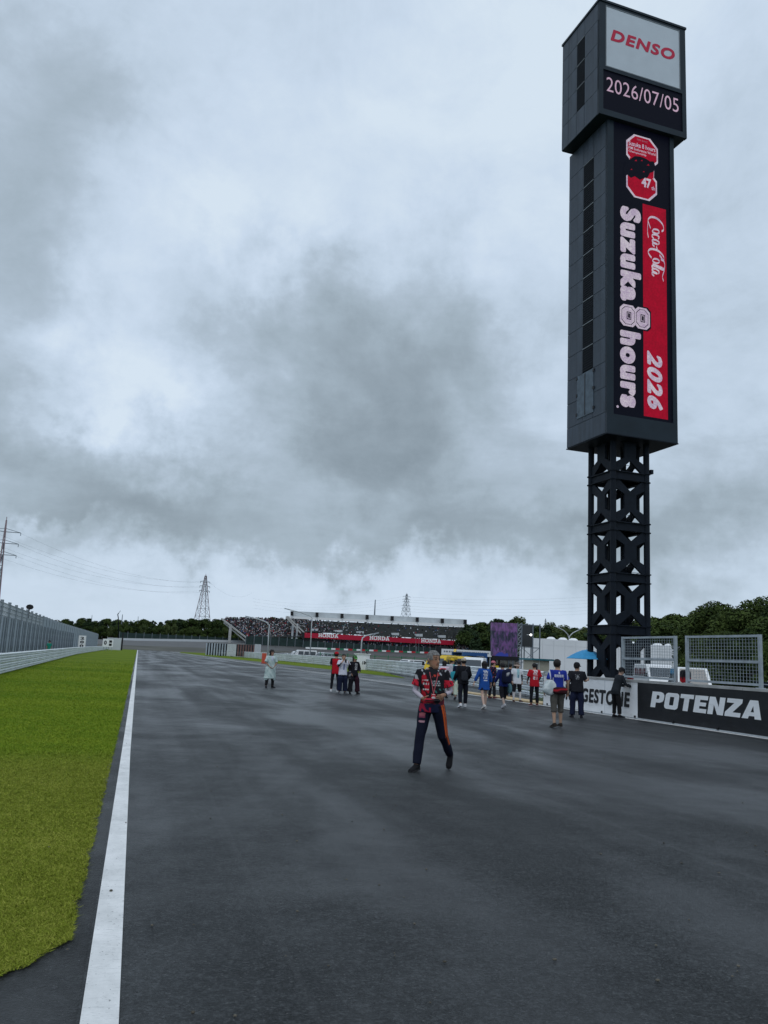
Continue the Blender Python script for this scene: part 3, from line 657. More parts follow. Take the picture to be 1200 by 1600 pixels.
    for i in range(5):
        za, zb = zs[i] + .28, zs[i + 1] - .28
        if i == 4: zb = z0 + 1.0
        zc = (za + zb) / 2; hh = (zb - za) / 2
        for a, b in ((0, 1), (1, 3), (3, 2), (2, 0)):
            A_ = Vector((*cols[a], 0)); B_ = Vector((*cols[b], 0)); d = (B_ - A_).normalized(); mid = (A_ + B_) / 2; wh = (B_ - A_).length / 2 - .12
            nrm = Vector((d.y, -d.x, 0)) * .09
            # plate: waist block with four arms spreading to the corners
            pw, ph = .56, hh * .43; aw = .28
            out = [(-wh, hh), (-wh + aw * 1.1, hh), (0, ph + .05), (wh - aw * 1.1, hh), (wh, hh), (wh, hh - .75), (pw, ph - .20), (pw, -ph + .20), (wh, -hh + .75), (wh, -hh), (wh - aw * 1.1, -hh), (0, -ph - .05), (-wh + aw * 1.1, -hh), (-wh, -hh), (-wh, -hh + .75), (-pw, -ph + .20), (-pw, ph - .20), (-wh, hh - .75)]
            # notch the top and bottom so the arms read apart
            g = G(); n = len(out)
            v = [mid + d * x + Vector((0, 0, zc + z)) + nrm * s for s in (1, -1) for x, z in out]
            g.add(v, [tuple(range(n)), tuple(reversed(range(n, 2 * n)))] + [(k, n + k, n + (k + 1) % n, (k + 1) % n) for k in range(n)])
            me = g.mesh('cross_plate'); bm = bmesh.new(); bm.from_mesh(me); bmesh.ops.triangulate(bm, faces=[f for f in bm.faces if len(f.verts) > 4]); bmesh.ops.recalc_face_normals(bm, faces=bm.faces); bm.to_mesh(me); bm.free()
            link('cross_plate', me, M['steel_black'], T)
    # access ladder, stair landings and cable pipes inside
    g = G()
    for x in (.35, .75): g.bar((cx + x, .1, 0), (cx + x, .1, z0), .05)
    for k in range(64): g.bar((cx + .35, .1, .3 + k * .3), (cx + .75, .1, .3 + k * .3), .03)
    build(g, 'ladder', M['steel_black'], T)
    for i, z in enumerate(lev[1:]):
        g = G(); g.box(cx - .2, cx + 1.5, -.9, .9, z - .04, z + .02)
        for x, y in ((-.2, -.9), (1.5, -.9), (-.2, .9), (1.5, .9), (.6, -.9)): g.bar((cx + x, y, z), (cx + x, y, z + 1.1), .04)
        for zz in (.55, 1.1):
            g.bar((cx - .2, -.9, z + zz), (cx + 1.5, -.9, z + zz), .03); g.bar((cx + 1.5, -.9, z + zz), (cx + 1.5, .9, z + zz), .03)
        build(g, 'landing', M['steel_black'], T)
    g = G(); g.bar((cx - .5, .6, 0), (cx - .5, .6, z0), .16); g.bar((cx - .25, .75, 0), (cx - .25, .75, z0), .10); build(g, 'cable_pipe', M['steel_black'], T)
    # small floodlight on a side bracket
    g = G(); g.bar((cx + lw_, -ld, 17.3), (cx + lw_ + .5, -ld, 17.6), .05); g.box(cx + lw_ + .35, cx + lw_ + .6, -ld - .15, -ld + .15, 17.5, 17.85); build(g, 'bracket_lamp', M['steel_black'], T)
tower()

# ---------------------------------------------------------------- pit wall with advertising boards and mesh screens
def pit_wall():
    W = thing('pit_wall', 'low concrete pit wall carrying the white and black tyre boards', 'wall', (15.8, 24, 0))
    ox, oy = 15.8, 24
    # local coordinates: x into the pit, y along the wall
    build(G().box(.03, .38, -40, 7.1, 0, 1.17), 'wall_body', M['concrete'], W)
    for k in range(12):
        y0 = -40 + k * 3.925
        build(G().box(-.03, .42, y0 + .01, y0 + 3.915, 1.17, 1.245), 'coping', M['concrete'], W)
    bw = build(G().box(-.015, .029, .35, 6.98, .04, 1.165), 'white_board', M['board_white'], W)
    for k in (2.35, 4.7):
        build(G().box(-.019, -.0155, k - .012, k + .012, .05, 1.16), 'board_joint', M['pale'], bw)
    bb = build(G().box(-.02, .029, -10.5, .33, .05, 1.165), 'black_board', M['board_black'], W)
    build(G().box(-.019, -.0, -10.5, 7.0, .0, .04), 'base_strip', M['pale'], W)
    f = lambda y0, z0: (lambda u, v: (-.024, y0 - u, z0 + v))
    lettering('BRIDGESTONE', f(29.55 - oy, .33), 4.78, .50, M['board_black'], 'letters', bw, fat=.018, nrm=(-1, 0, 0), offset=.01, shear=.12, space=1.12)
    # heavy italic capitals, drawn as outlines
    K = .16
    def glyph(ch):
        return {'P': ([(0, 0), (.30, 0), (.30, .32), (.52, .32), (.70, .40), (.76, .54), (.76, .80), (.68, .94), (.52, 1), (0, 1)], [[(.30, .54), (.30, .79), (.42, .79), (.47, .74), (.47, .59), (.42, .54)]], .76),
                'O': ([(.14, 0), (.66, 0), (.76, .06), (.80, .16), (.80, .84), (.76, .94), (.66, 1), (.14, 1), (.04, .94), (0, .84), (0, .16), (.04, .06)], [[(.30, .24), (.28, .28), (.28, .72), (.30, .76), (.50, .76), (.52, .72), (.52, .28), (.50, .24)]], .80),
                'T': ([(.23, 0), (.51, 0), (.51, .75), (.74, .75), (.74, 1), (0, 1), (0, .75), (.23, .75)], [], .74),
                'E': ([(0, 0), (.68, 0), (.68, .24), (.29, .24), (.29, .39), (.62, .39), (.62, .61), (.29, .61), (.29, .76), (.68, .76), (.68, 1), (0, 1)], [], .68),
                'N': ([(0, 0), (.27, 0), (.27, .55), (.50, 0), (.79, 0), (.79, 1), (.52, 1), (.52, .45), (.29, 1), (0, 1)], [], .79),
                'Z': ([(0, 0), (.74, 0), (.74, .24), (.36, .24), (.74, .78), (.74, 1), (.02, 1), (.02, .76), (.38, .76), (0, .23)], [], .74),
                'A': ([(0, 0), (.29, 0), (.32, .15), (.56, .15), (.59, 0), (.88, 0), (.62, 1), (.26, 1)], [[(.37, .36), (.44, .70), (.51, .36)]], .88)}[ch]
    def word(txt, y0, z0, w, h, parent, m, name, shear=.16, gap=.07):
        tot = sum(glyph(c)[2] for c in txt) + gap * (len(txt) - 1); x = 0
        for c in txt:
            o, holes, gw = glyph(c)
            cu = bpy.data.curves.new('letter_outline', 'CURVE'); cu.dimensions = '2D'; cu.fill_mode = 'BOTH'
            for poly in [o] + holes:
                sp = cu.splines.new('POLY'); sp.points.add(len(poly) - 1); sp.use_cyclic_u = True
                for i, (a, b) in enumerate(poly): sp.points[i].co = (a, b, 0, 1)
            me = evaluated_mesh(bpy.data.objects.new('letter_outline', cu)); g = G()
            g.add([(-.0245, y0 - (x + v.co.x + v.co.y * shear) / (tot + shear) * w, z0 + v.co.y * h) for v in me.vertices], [tuple(p.vertices) for p in me.polygons])
            bpy.data.curves.remove(cu)
            build(g, name, m, parent); x += gw + gap
    word('POTENZA', 23.62 - oy, .44, 5.10, .49, bb, M['board_white'], 'letter')
    g = G()
    for k in range(9): g.box(-.05, .0, 6.6 - k * 2.05, 6.66 - k * 2.05, .03, .10)
    build(g, 'board_foot', M['black'], W)
pit_wall()
def mesh_screen(y0, y1, label):
    s = thing('mesh_screen', label, 'mesh fence', (16.05, y0, 1.245), 0, 'mesh screens standing on the pit wall')
    L = y1 - y0; w = .085
    fr = G(); fr.box(-w / 2, w / 2, 0, w, .0, 1.43); build(fr, 'post', M['galv'], s)
    fr = G(); fr.box(-w / 2, w / 2, L - w, L, .0, 1.43); build(fr, 'post', M['galv'], s)
    for z in (.06, .66, 1.36):
        build(G().box(-w / 2 + .004, w / 2 - .004, w, L - w, z, z + .065), 'rail', M['galv'], s)
    g = G(); n = int((L - 2 * w) / .125)
    for i in range(1, n): y = w + (L - 2 * w) * i / n; g.box(-.005, .003, y - .004, y + .004, .12, 1.36)
    for i in range(1, 14): z = .10 + i * .092; g.box(.0035, .011, w, L - w, z - .004, z + .004)
    build(g, 'wire_mesh', M['galv'], s, 'stuff')
    g = G(); g.bar((0, L * .5, .0), (.45, L * .5, -.9), .05); build(g, 'stay', M['galv'], s)
    g = G(); g.box(-.1, .1, -.02, .14, -.0, .02); g.box(-.1, .1, L - .14, L + .02, -.0, .02); build(g, 'base_plate', M['galv'], s)
mesh_screen(22.62, 25.66, 'galvanised mesh screen on the wall right in front of the tower legs')
mesh_screen(18.90, 22.12, 'galvanised mesh screen on the wall above the letters of the black board, trees behind')
mesh_screen(14.9, 18.42, 'galvanised mesh screen cut off by the right edge of the picture')

# ---------------------------------------------------------------- left side: guardrail, noise wall
def wprofile():
    return [(0, -.155), (.012, -.15), (.075, -.09), (.075, -.045), (.0, 0), (.075, .045), (.075, .09), (.012, .15), (0, .155)]
def rail_along(path, z, name, parent, side=1, m='rail', step=None, H=1.0):
    P = [Vector((p[0], p[1], p[2] if len(p) > 2 else 0)) for p in path]; g = G(); rings = []
    pr = wprofile()
    for i, p in enumerate(P):
        d = (P[min(i + 1, len(P) - 1)] - P[max(i - 1, 0)]); d.z = 0; d.normalize(); nn = Vector((d.y, -d.x, 0)) * side
        rings.append([p + nn * a + Vector((0, 0, z + b * H)) for a, b in pr])
    g.loft(rings, cap=False, close=False)
    return build(g, name, M[m], parent)
LG = thing('guardrail', 'four tier white guardrail along the grass verge in front of the noise wall', 'guardrail', (0, 0, 0))
lgx = lambda y: -5.05 - .0252 * (y - 8) if y < 120 else -7.87 - .004 * (y - 120)
yl = list(range(8, 60, 4)) + list(range(60, 130, 8)) + list(range(130, 331, 20))
path = [(lgx(y), y, hgt(0, y)) for y in yl]
for z in (.12, .36, .60, .84): rail_along(path, z, 'rail', LG, 1, H=.74)
pm = G().box(-.16, -.04, -.06, .06, 0, .97).mesh('rail_post'); pm.materials.append(M['galv'])
for y in range(10, 130, 4): o = link('rail_post', pm, None, LG); o.location = (lgx(y), y, 0)
RG = thing('guardrail', 'white multi rail guardrail along the pit exit behind the walking people', 'guardrail', (0, 0, 0))
rp = [(p.x, p.y) for p in R_ARM]
for z in (.16, .42, .68, .94, 1.18): rail_along(rp, z, 'rail', RG, -1, H=.72)
rmesh = G().box(-.07, .07, -.06, .06, 0, 1.3).mesh('rail_post'); rmesh.materials.append(M['galv'])
for i in range(len(rp) - 1):
    a = Vector(rp[i]); b = Vector(rp[i + 1]); n = max(1, int((b - a).length / 4))
    for k in range(n):
        if len([1 for c in RG.children]) > 60: break
        q = a + (b - a) * k / n; o = link('rail_post', rmesh, None, RG); o.location = (q.x + .12, q.y + .05, 0)

def noise_wall():
    W = thing('noise_wall', 'long grey corrugated noise wall with thick posts and mesh on top, left of the track', 'wall', (0, 0, 0))
    wx = lambda y: lgx(y) - 2.7
    ys = [40 + 4.3 * k for k in range(50)]
    rib = G(); n = 26; hs = 3.1
    top = []; 
    for k in range(n + 1):
        y = 4.3 * k / n; x = .05 if k % 2 else -.05; top.append((x, y))
    for a, b in zip(top[:-1], top[1:]): rib.add([(a[0], a[1], 0), (b[0], b[1], 0), (b[0], b[1], hs), (a[0], a[1], hs)], [(0, 1, 2, 3)])
    pme = rib.mesh('corrugated_panel'); pme.materials.append(M['panelgrey'])
    post = G().box(-.09, .09, -.20, .20, 0, 4.2).mesh('post'); post.materials.append(M['post'])
    mg = G()
    for z in (3.15, 3.45, 3.75, 4.02): mg.box(-.02, .02, 0, 4.3, z, z + .035)
    for k in range(22): mg.box(-.01, .01, .2 * k, .2 * k + .014, 3.1, 4.05)
    mme = mg.mesh('mesh_panel'); mme.materials.append(M['galv'])
    for i, y in enumerate(ys[:-1]):
        x0, x1 = wx(y), wx(y + 4.3); ang = -math.atan2(x1 - x0, 4.3)
        for nm, me in (('corrugated_panel', pme), ('post', post), ('mesh_panel', mme)):
            if nm == 'mesh_panel' and i > 12: continue
            o = link(nm, me, None, W); o.location = (x0, y, 0); o.rotation_euler = (0, 0, ang)
            if nm != 'mesh_panel' and i > 12: o.scale = (1, 1, 4.15 / 3.1 if nm == 'corrugated_panel' else 1.0)
    # battens standing proud on the near stretch, as irregular darker boards
    bt = G().box(.05, .12, -.07, .07, 0, 3.1).mesh('batten'); bt.materials.append(M['post'])
    for i in range(26):
        y = 41.6 + i * 4.3; o = link('batten', bt, None, W); o.location = (wx(y), y, 0)
        o = link('batten', bt, None, W); o.location = (wx(y + 1.5), y + 1.5, 0)
noise_wall()
wlx = lambda y: lgx(y) - 2.7
# loudspeaker horn on the wall
p = at(50, 951, 80); s = thing('loudspeaker', 'black horn loudspeaker mounted on top of a noise wall post', 'loudspeaker', (wlx(80), 80, 3.5))
g = G(); g.bar((0, 0, 0), (0, 0, .75), .10); build(g, 'bracket', M['black'], s)
g = G(); rings = []
for (y, r) in ((0, .12), (-.25, .16), (-.55, .34), (-.6, .34)): rings.append([(r * .95 * math.cos(a * math.pi / 4) + .1, y, .95 + .7 * r * math.sin(a * math.pi / 4)) for a in range(8)])
g.loft(rings); build(g, 'horn', M['black'], s)
# distance boards
def board(px, py0, py1, Y, w, txt, label):
    Y0 = Y; Y = -9.0 / at(px, 1005, 1).x if px < 160 else Y; w *= Y / Y0; a = at(px, py1, Y); b = at(px, py0, Y); h = b.z - a.z
    s = thing('distance_board', label, 'distance board', (a.x, Y, 0))
    build(G().box(-w / 2, w / 2, 0, .08, a.z, b.z), 'panel', M['white'], s)
    g = G(); g.box(-w * .3, -w * .3 + .08, .1, .2, 0, b.z); g.box(w * .3 - .08, w * .3, .1, .2, 0, b.z); build(g, 'leg', M['galv'], s)
    ch = h / (len(txt) + .4)
    for i, c in enumerate(txt):
        lettering(c, lambda u, v, i=i: (-w * .26 + u, -.006, b.z - ch * (i + 1.05) + v), w * .52, ch * .74, M['black'], 'digit', s, offset=.05)
board(127, 993, 1013.5, 112, .88, '200', 'tall white board with 200 in black stacked digits by the noise wall')
board(164, 998, 1010.5, 190, 1.1, '0', 'small white board near the far end of the noise wall')
board(172, 999, 1011, 205, 1.2, '11', 'white board with two upright bars at the far end of the noise wall')
s = thing('equipment_cabinet', 'pale cabinet and dark post where the noise wall ends', 'cabinet', (at(180, 1010, 240).x, 240, 0))
build(G().box(-1.6, 1.4, 0, 2, 0, 3.2), 'housing', M['pale'], s); build(G().box(1.5, 1.9, 0, .5, 0, 4.6), 'post', M['black'], s)

# ---------------------------------------------------------------- far barrier, dark fence, striped barrier of the corner
def far_barrier():
    a = at(190, 1005, 350); Wd = thing('corner_barrier', 'thin white barrier running along the top of the far bank', 'barrier', (0, 352, 0))
    zt = lambda x: hgt(x, 352)
    g = G(); xs = [-12 + 8 * k for k in range(26)]
    for x0, x1 in zip(xs[:-1], xs[1:]): g.add([(x0, 0, zt(x0)), (x1, 0, zt(x1)), (x1, 0, zt(x1) + .9), (x0, 0, zt(x0) + .9), (x0, .3, zt(x0)), (x1, .3, zt(x1)), (x1, .3, zt(x1) + .9), (x0, .3, zt(x0) + .9)], [(0, 1, 2, 3), (3, 2, 6, 7), (7, 6, 5, 4)])
    build(g, 'wall', M['pale'], Wd)
far_barrier()
kb = thing('kerb_barrier', 'low barrier of red, white and green blocks in front of the grandstand', 'barrier', (0, 318, 0))
px = 478; i = 0
while px < 664:
    w = 6.6; cmat = ('white', 'red', 'green')[i % 3] if px > 505 else 'white'
    a = at(px, 1012.2 + (px - 478) * .040 - 1.2, 318); b = at(px + w, 1012.2 + (px + w - 478) * .040 - 1.2, 318)
    g = G(); g.add([(a.x, 0, a.z - .62), (b.x, 0, b.z - .62), (b.x, 0, b.z), (a.x, 0, a.z), (a.x, .6, a.z - .62), (b.x, .6, b.z - .62), (b.x, .6, b.z), (a.x, .6, a.z)], [(0, 1, 2, 3), (3, 2, 6, 7), (0, 3, 7, 4), (1, 5, 6, 2)])
    build(g, 'block', M[cmat], kb); px += w; i += 1
def dark_fence(px0, px1, Y, ztop, nm, label, mm='steel_black'):
    a = at(px0, 1000, Y).x; b = at(px1, 1000, Y).x; s = thing(nm, label, 'fence', (a, Y, 0))
    L = b - a; z0 = hgt(a, Y); n = max(3, int(L / 3.0))
    for k in range(n): build(G().box(L * k / n, L * (k + 1) / n - .12, 0, .1, z0 - .5, z0 + ztop - .4), 'panel', M[mm], s)
    pm_ = G().box(-.1, .1, -.12, .0, z0 - .5, z0 + ztop).mesh('post'); pm_.materials.append(M['pylon_grey'])
    for k in range(n + 1): o = link('post', pm_, None, s); o.location = (L * k / n, 0, 0)
M['dark_net'] = mat('dark_green_net', (.022, .040, .038), .9, var=.3, scale=.6)
dark_fence(186, 372, 356, 3.6, 'debris_fence', 'dark green netted fence below the far trees', 'dark_net')
dark_fence(384, 474, 336, 3.6, 'debris_fence', 'dark fence under the crowded open grandstand', 'dark_net')
dark_fence(474, 735, 334, 2.9, 'debris_fence', 'dark fence at the foot of the roofless main grandstand', 'dark_net')
def slat_fence():
    a = gp(321, 1021.5); b = gp(410, 1029.0)
    Y = 185; A_ = at(321, 1020, Y); B_ = at(407, 1024, Y); s = thing('catch_fence', 'slatted catch fence with dark, pale and reddish slats beyond the grass strip', 'fence', (A_.x, Y, 0))
    L = B_.x - A_.x; n = 42
    zt = at(360, 1006.3, Y).z
    for k in range(n):
        f = k / n
        m_ = 'panelgrey' if f < .36 else ('pale' if f < .53 else ('rust' if f < .86 else 'pale'))
        if k % 2 and m_ != 'pale': m_ = 'steel_black'
        build(G().box(L * k / n + .02, L * (k + 1) / n - .02, (k % 2) * .05, .08 + (k % 2) * .05, .2, zt + (.25 if f > .86 else 0)), 'slat', M[m_], s)
    for z in (.5, zt - .2): build(G().box(0, L, .16, .24, z, z + .12), 'rail', M['galv'], s)
M['rust'] = mat('rust_slat', (.16, .075, .065), .7, var=.2)
slat_fence()
s = thing('marker_post', 'orange red marker post beside the person in the pale raincoat', 'post', gp(412, 1036.5))
build(G().box(-.28, .28, -.2, .2, 0, 1.35), 'post_body', mat('orange_red', (.55, .09, .05), .6), s); build(G().box(-.3, .3, -.22, .22, 1.35, 1.42), 'cap', M['white'], s)

# ---------------------------------------------------------------- grandstands
def crowd(name, label, surf, n, seed, s=1.0, dens=None):
    r = random.Random(seed); g = G(); cols = []
    pal = [(.02, .02, .025)] * 12 + [(.045, .05, .065)] * 6 + [(.42, .44, .47)] * 3 + [(.18, .19, .22)] * 4 + [(.28, .04, .05), (.05, .09, .25), (.10, .22, .25), (.3, .27, .25)] + [(.03, .04, .06)] * 5
    for k in range(n):
        u, v = r.random(), r.random()
        if dens and r.random() > dens(u, v): continue
        p = surf(u, v); w = .24 * s; h = (.78 + r.random() * .3) * s; c = r.choice(pal); o = len(g.v)
        x, y, z = p
        g.add([(x - w, y, z), (x + w, y, z), (x + w * .85, y + .1, z + h * .68), (x - w * .85, y + .1, z + h * .68), (x - w, y + .35, z), (x + w, y + .35, z), (x + w * .85, y + .3, z + h * .68), (x - w * .85, y + .3, z + h * .68)],
              [(0, 1, 2, 3), (1, 5, 6, 2), (4, 0, 3, 7), (3, 2, 6, 7)])
        cols += [c] * 8
        hw = .11 * s; hc = r.choice([(.02, .018, .016)] * 4 + [(.22, .16, .13), (.55, .56, .58), (.10, .10, .11), (.25, .05, .06)])
        g.add([(x - hw, y + .08, z + h * .68), (x + hw, y + .08, z + h * .68), (x + hw, y + .08, z + h), (x - hw, y + .08, z + h), (x - hw, y + .3, z + h * .68), (x + hw, y + .3, z + h * .68), (x + hw, y + .3, z + h), (x - hw, y + .3, z + h)],
              [(0, 1, 2, 3), (1, 5, 6, 2), (4, 0, 3, 7), (3, 2, 6, 7)])
        cols += [hc] * 8
    me = g.mesh(name); at_ = me.color_attributes.new('col', 'FLOAT_COLOR', 'POINT')
    at_.data.foreach_set('color', np.array([(*c, 1) for c in cols], 'f').ravel())
    return tag(link(name, me, M['cloth'], None, 'stuff'), label, 'crowd')
def quad_surface(fl, fr, bl, br):
    fl, fr, bl, br = map(Vector, (fl, fr, bl, br))
    return lambda u, v: (fl * (1 - u) + fr * u) * (1 - v) + (bl * (1 - u) + br * u) * v
M['seatdeck'] = mat('seat_deck', (.045, .050, .048), .8, var=.3, scale=.7)
M['deck_dark'] = mat('deck_dark', (.05, .055, .058), .8, var=.2, scale=.4)
def stand(T, fl, fr, bl, br, rows, y0, mseat='seatdeck', x0=0):
    S = quad_surface(fl, fr, bl, br); lo = Vector((x0, y0, 0))
    stepg = G()
    for k in range(rows):
        a = S(0, k / rows) - lo; b = S(1, k / rows) - lo; c = S(1, (k + 1) / rows) - lo; d = S(0, (k + 1) / rows) - lo
        za, zb = a.z, b.z
        stepg.add([a, b, (b.x, b.y, c.z), (a.x, a.y, d.z), c, d], [(0, 1, 2, 3), (3, 2, 4, 5)])
    build(stepg, 'seat_deck', M[mseat], T, 'stuff')
    return S
# left, open stand
fl = at(388, 999.5, 338); fr = at(508, 1002, 338); bl = at(347, 967.0, 352); br = at(462, 966.5, 352)
fl.z = at(388, 995.5, 338).z; fr.z = at(508, 996.5, 338).z; br = at(480, 969, 352)
T1 = thing('grandstand', 'open grandstand packed with spectators left of the red bannered stand', 'grandstand', (fl.x, 338, 0))
S1 = stand(T1, fl, fr, bl, br, 16, 338, x0=fl.x)
g = G(); lo = Vector((fl.x, 338, 0))
a, b = fl - lo, bl - lo
g.bar(a + Vector((-.4, 0, -.6)), b + Vector((-.2, 0, .1)), .5, .55); build(g, 'side_beam', M['concrete'], T1)
g = G(); g.bar(a + Vector((-.8, 1, -1.6)), b + Vector((1.0, 1, -1.5)), .4, .5); build(g, 'raker_beam', M['concrete'], T1)
for t, zb in ((.0, 0), (.72, 0)):
    p = a.lerp(b, t); build(G().box(p.x - .5, p.x + .5, 4, 5, hgt(20, 350) - 2, p.z - 1), 'column', M['concrete'], T1)
g = G(); g.box(a.x - .5, (fr - lo).x, -.2, .2, hgt(30, 338), a.z); build(g, 'front_wall', M['deck_dark'], T1)
crowd('crowd', 'dense crowd filling the open grandstand', lambda u, v: S1(u, v) + Vector((0, 0, -.05)), 1500, 3, 1.15)
# main stand with the red banner
Ym = 335; Yb = 352
fl = at(475, 987.0, Ym); fr = at(711, 1000.0, Ym); bl = at(452, 968.0, Yb); br = at(731, 980.5, Yb)
T2 = thing('grandstand', 'large grandstand with red banner and pale screen along its top row', 'grandstand', (fl.x, Ym, 0)); lo = Vector((fl.x, Ym, 0))
S2 = stand(T2, fl, fr, bl, br, 18, Ym, x0=fl.x)
def strip(T, pts_px, Y, thick, m, name, lo, kind=None):
    P = [at(x, y, Y) - lo for x, y in pts_px]; n = len(P); g = G()
    g.add(P + [p + Vector((0, thick, 0)) for p in P], [tuple(range(n)), tuple(reversed(range(n, 2 * n)))] + [(k, n + k, n + (k + 1) % n, (k + 1) % n) for k in range(n)])
    me = g.mesh(name); bm = bmesh.new(); bm.from_mesh(me); bmesh.ops.recalc_face_normals(bm, faces=bm.faces); bm.to_mesh(me); bm.free()
    return link(name, me, M[m], T, kind)
bn = strip(T2, [(476, 996.2), (711, 1008.2), (711, 1001.0), (476, 988.5)], Ym - .5, .5, 'honda_red', 'banner', lo)
strip(T2, [(472, 998.5), (476, 998.7), (476, 988.0), (472, 987.8)], Ym - .5, .5, 'black', 'banner_end', lo)
strip(T2, [(476, 1008), (716, 1020), (716, 1008.6), (476, 996.6)], Ym + 1.2, .4, 'deck_dark', 'lower_wall', lo)
strip(T2, [(447, 966), (731, 979.6), (731, 976.0), (447, 962.4)], Yb - 1.3, .9, 'white', 'rear_walkway_edge', lo)
yy = lambda x: 954.6 + (x - 453) * .0485
M['glasspale'] = mat('wind_screen', (.52, .56, .58), .35, var=.1, scale=.4)
for k in range(7):
    x0 = 457 + k * 39.2 + .3; x1 = 457 + (k + 1) * 39.2 - .3
    if k == 6: x1 = 728
    strip(T2, [(x0, yy(x0) + 8.4), (x1, yy(x1) + 8.4), (x1, yy(x1)), (x0, yy(x0))], Yb, .2, 'glasspale', 'wind_screen', lo)
for k in range(8):
    x = 456.5 + k * 39.2 if k < 7 else 727.5
    strip(T2, [(x - 2.0, yy(x) + 7.4), (x + 2.0, yy(x) + 7.4), (x + 2.0, yy(x) + .2), (x - 2.0, yy(x) + .2)], Yb - 1.6, 1.0, 'black', 'loudspeaker_box', lo)
    q = at(x, yy(x) + 7, Yb - 1.4) - lo; g = G(); g.bar(q, q - Vector((0, 0, 2.6)), .18); build(g, 'speaker_pole', M['pale'], T2)
for k in range(14):
    x = 462 + k * 19.6; q = at(x, yy(x) + 8.4, Yb - .8) - lo; g = G(); g.bar(q, q - Vector((0, 0, 1.5)), .12); build(g, 'railing_post', M['pale'], T2)
for (p, q) in (((449, 963), (478, 991)), ((447, 964), (470, 989)), ((731, 976), (713, 1001))):
    g = G(); g.bar(at(*p, Ym + 2) - lo, at(*q, Ym - .3) - lo, .4, .55); build(g, 'raker_beam', M['concrete'], T2)
for px in (457, 464, 716, 722):
    a = at(px, 990, Ym + 3) - lo; build(G().box(a.x - .35, a.x + .35, a.y, a.y + .7, hgt(60, 340), a.z + (4 if px < 500 else .5)), 'column', M['pale'], T2)
# little press boxes among the seats
for px, py, w in ((492, 982.5, 10), (528, 984.5, 12), (563, 986.5, 11), (618, 988.8, 11), (655, 990.5, 11), (691, 992.5, 11)):
    strip(T2, [(px - w / 2, py + 4), (px + w / 2, py + 4.2), (px + w / 2, py), (px - w / 2, py)], Ym + 1.5, 1.5, 'pale', 'press_box', lo)
def slab(ch):
    return {'H': [(0, 0, .42, .2), (0, .8, .42, 1), (.10, 0, .32, 1), (.58, 0, 1, .2), (.58, .8, 1, 1), (.68, 0, .90, 1), (.2, .40, .8, .60)],
            'O': [(.0, .2, .24, .8), (.76, .2, 1, .8), (.14, .0, .86, .2), (.14, .8, .86, 1), (.06, .1, .3, .3), (.7, .1, .94, .3), (.06, .7, .3, .9), (.7, .7, .94, .9)],
            'N': [(0, 0, .36, .2), (.08, 0, .28, 1), (0, .8, .36, 1), (.28, .6, .45, 1), (.40, .38, .6, .72), (.54, .1, .74, .45), (.74, .0, .92, 1), (.62, .8, 1, 1)],
            'D': [(0, 0, .7, .2), (0, .8, .7, 1), (.10, 0, .34, 1), (.66, .1, .86, .9), (.76, .2, 1, .8)],
            'A': [(0, 0, .40, .2), (.6, 0, 1, .2), (.12, .1, .32, .4), (.22, .35, .44, .72), (.34, .65, .66, 1), (.56, .35, .78, .72), (.68, .1, .88, .4), (.3, .25, .7, .42)]}[ch]
for px0 in (497.5, 577.5, 658):
    for i, ch in enumerate('HONDA'):
        g = G(); k = 0
        for (u0, v0, u1, v1) in slab(ch):
            w = 5.7; X0 = px0 + i * 6.3
            yb = lambda x: 995.1 + (x - 497.5) * .0515
            c = [at(X0 + u * w, yb(X0) + .4 - v * 6.0, Ym - .52 - .004 * k) - lo for u, v in ((u0, v0), (u1, v0), (u1, v1), (u0, v1))]
            g.add(c, [(0, 1, 2, 3)]); k += 1
        build(g, 'letter', M['white'], bn)
crowd('crowd', 'scattered spectators in the seats above the red banner', lambda u, v: S2(u, v) + Vector((0, 0, -.05)), 1500, 5, 1.0, lambda u, v: .85 * max(0, 1 - u * 2.0) * (1 - .3 * v) + .09)
crowd('crowd', 'spectators standing below the red banner', quad_surface(at(505, 1009, Ym - .2), at(716, 1019, Ym - .2), at(505, 999.8, Ym + 1), at(716, 1010.2, Ym + 1)), 420, 9, .95)
crowd('crowd', 'spectators on the open bank between the grandstand and the large screen', quad_surface(at(714, 1022, 300), at(770, 1024, 300), at(716, 1003, 312), at(770, 1000, 312)), 520, 11, .95)
b = at(714, 1022, 300); g = G(); a1 = at(712, 1026, 299.5); a2 = at(775, 1028, 299.5); a3 = at(775, 1002, 312.5); a4 = at(714, 1004, 312.5)
g.add([a1, a2, a3, a4, (a4.x, 314, 0), (a3.x, 314, 0), (a1.x, 299, 0), (a2.x, 299, 0)], [(0, 1, 2, 3), (3, 2, 5, 4), (0, 6, 7, 1)]); build(g, 'spectator_bank', M['deck_dark'], None, 'structure')

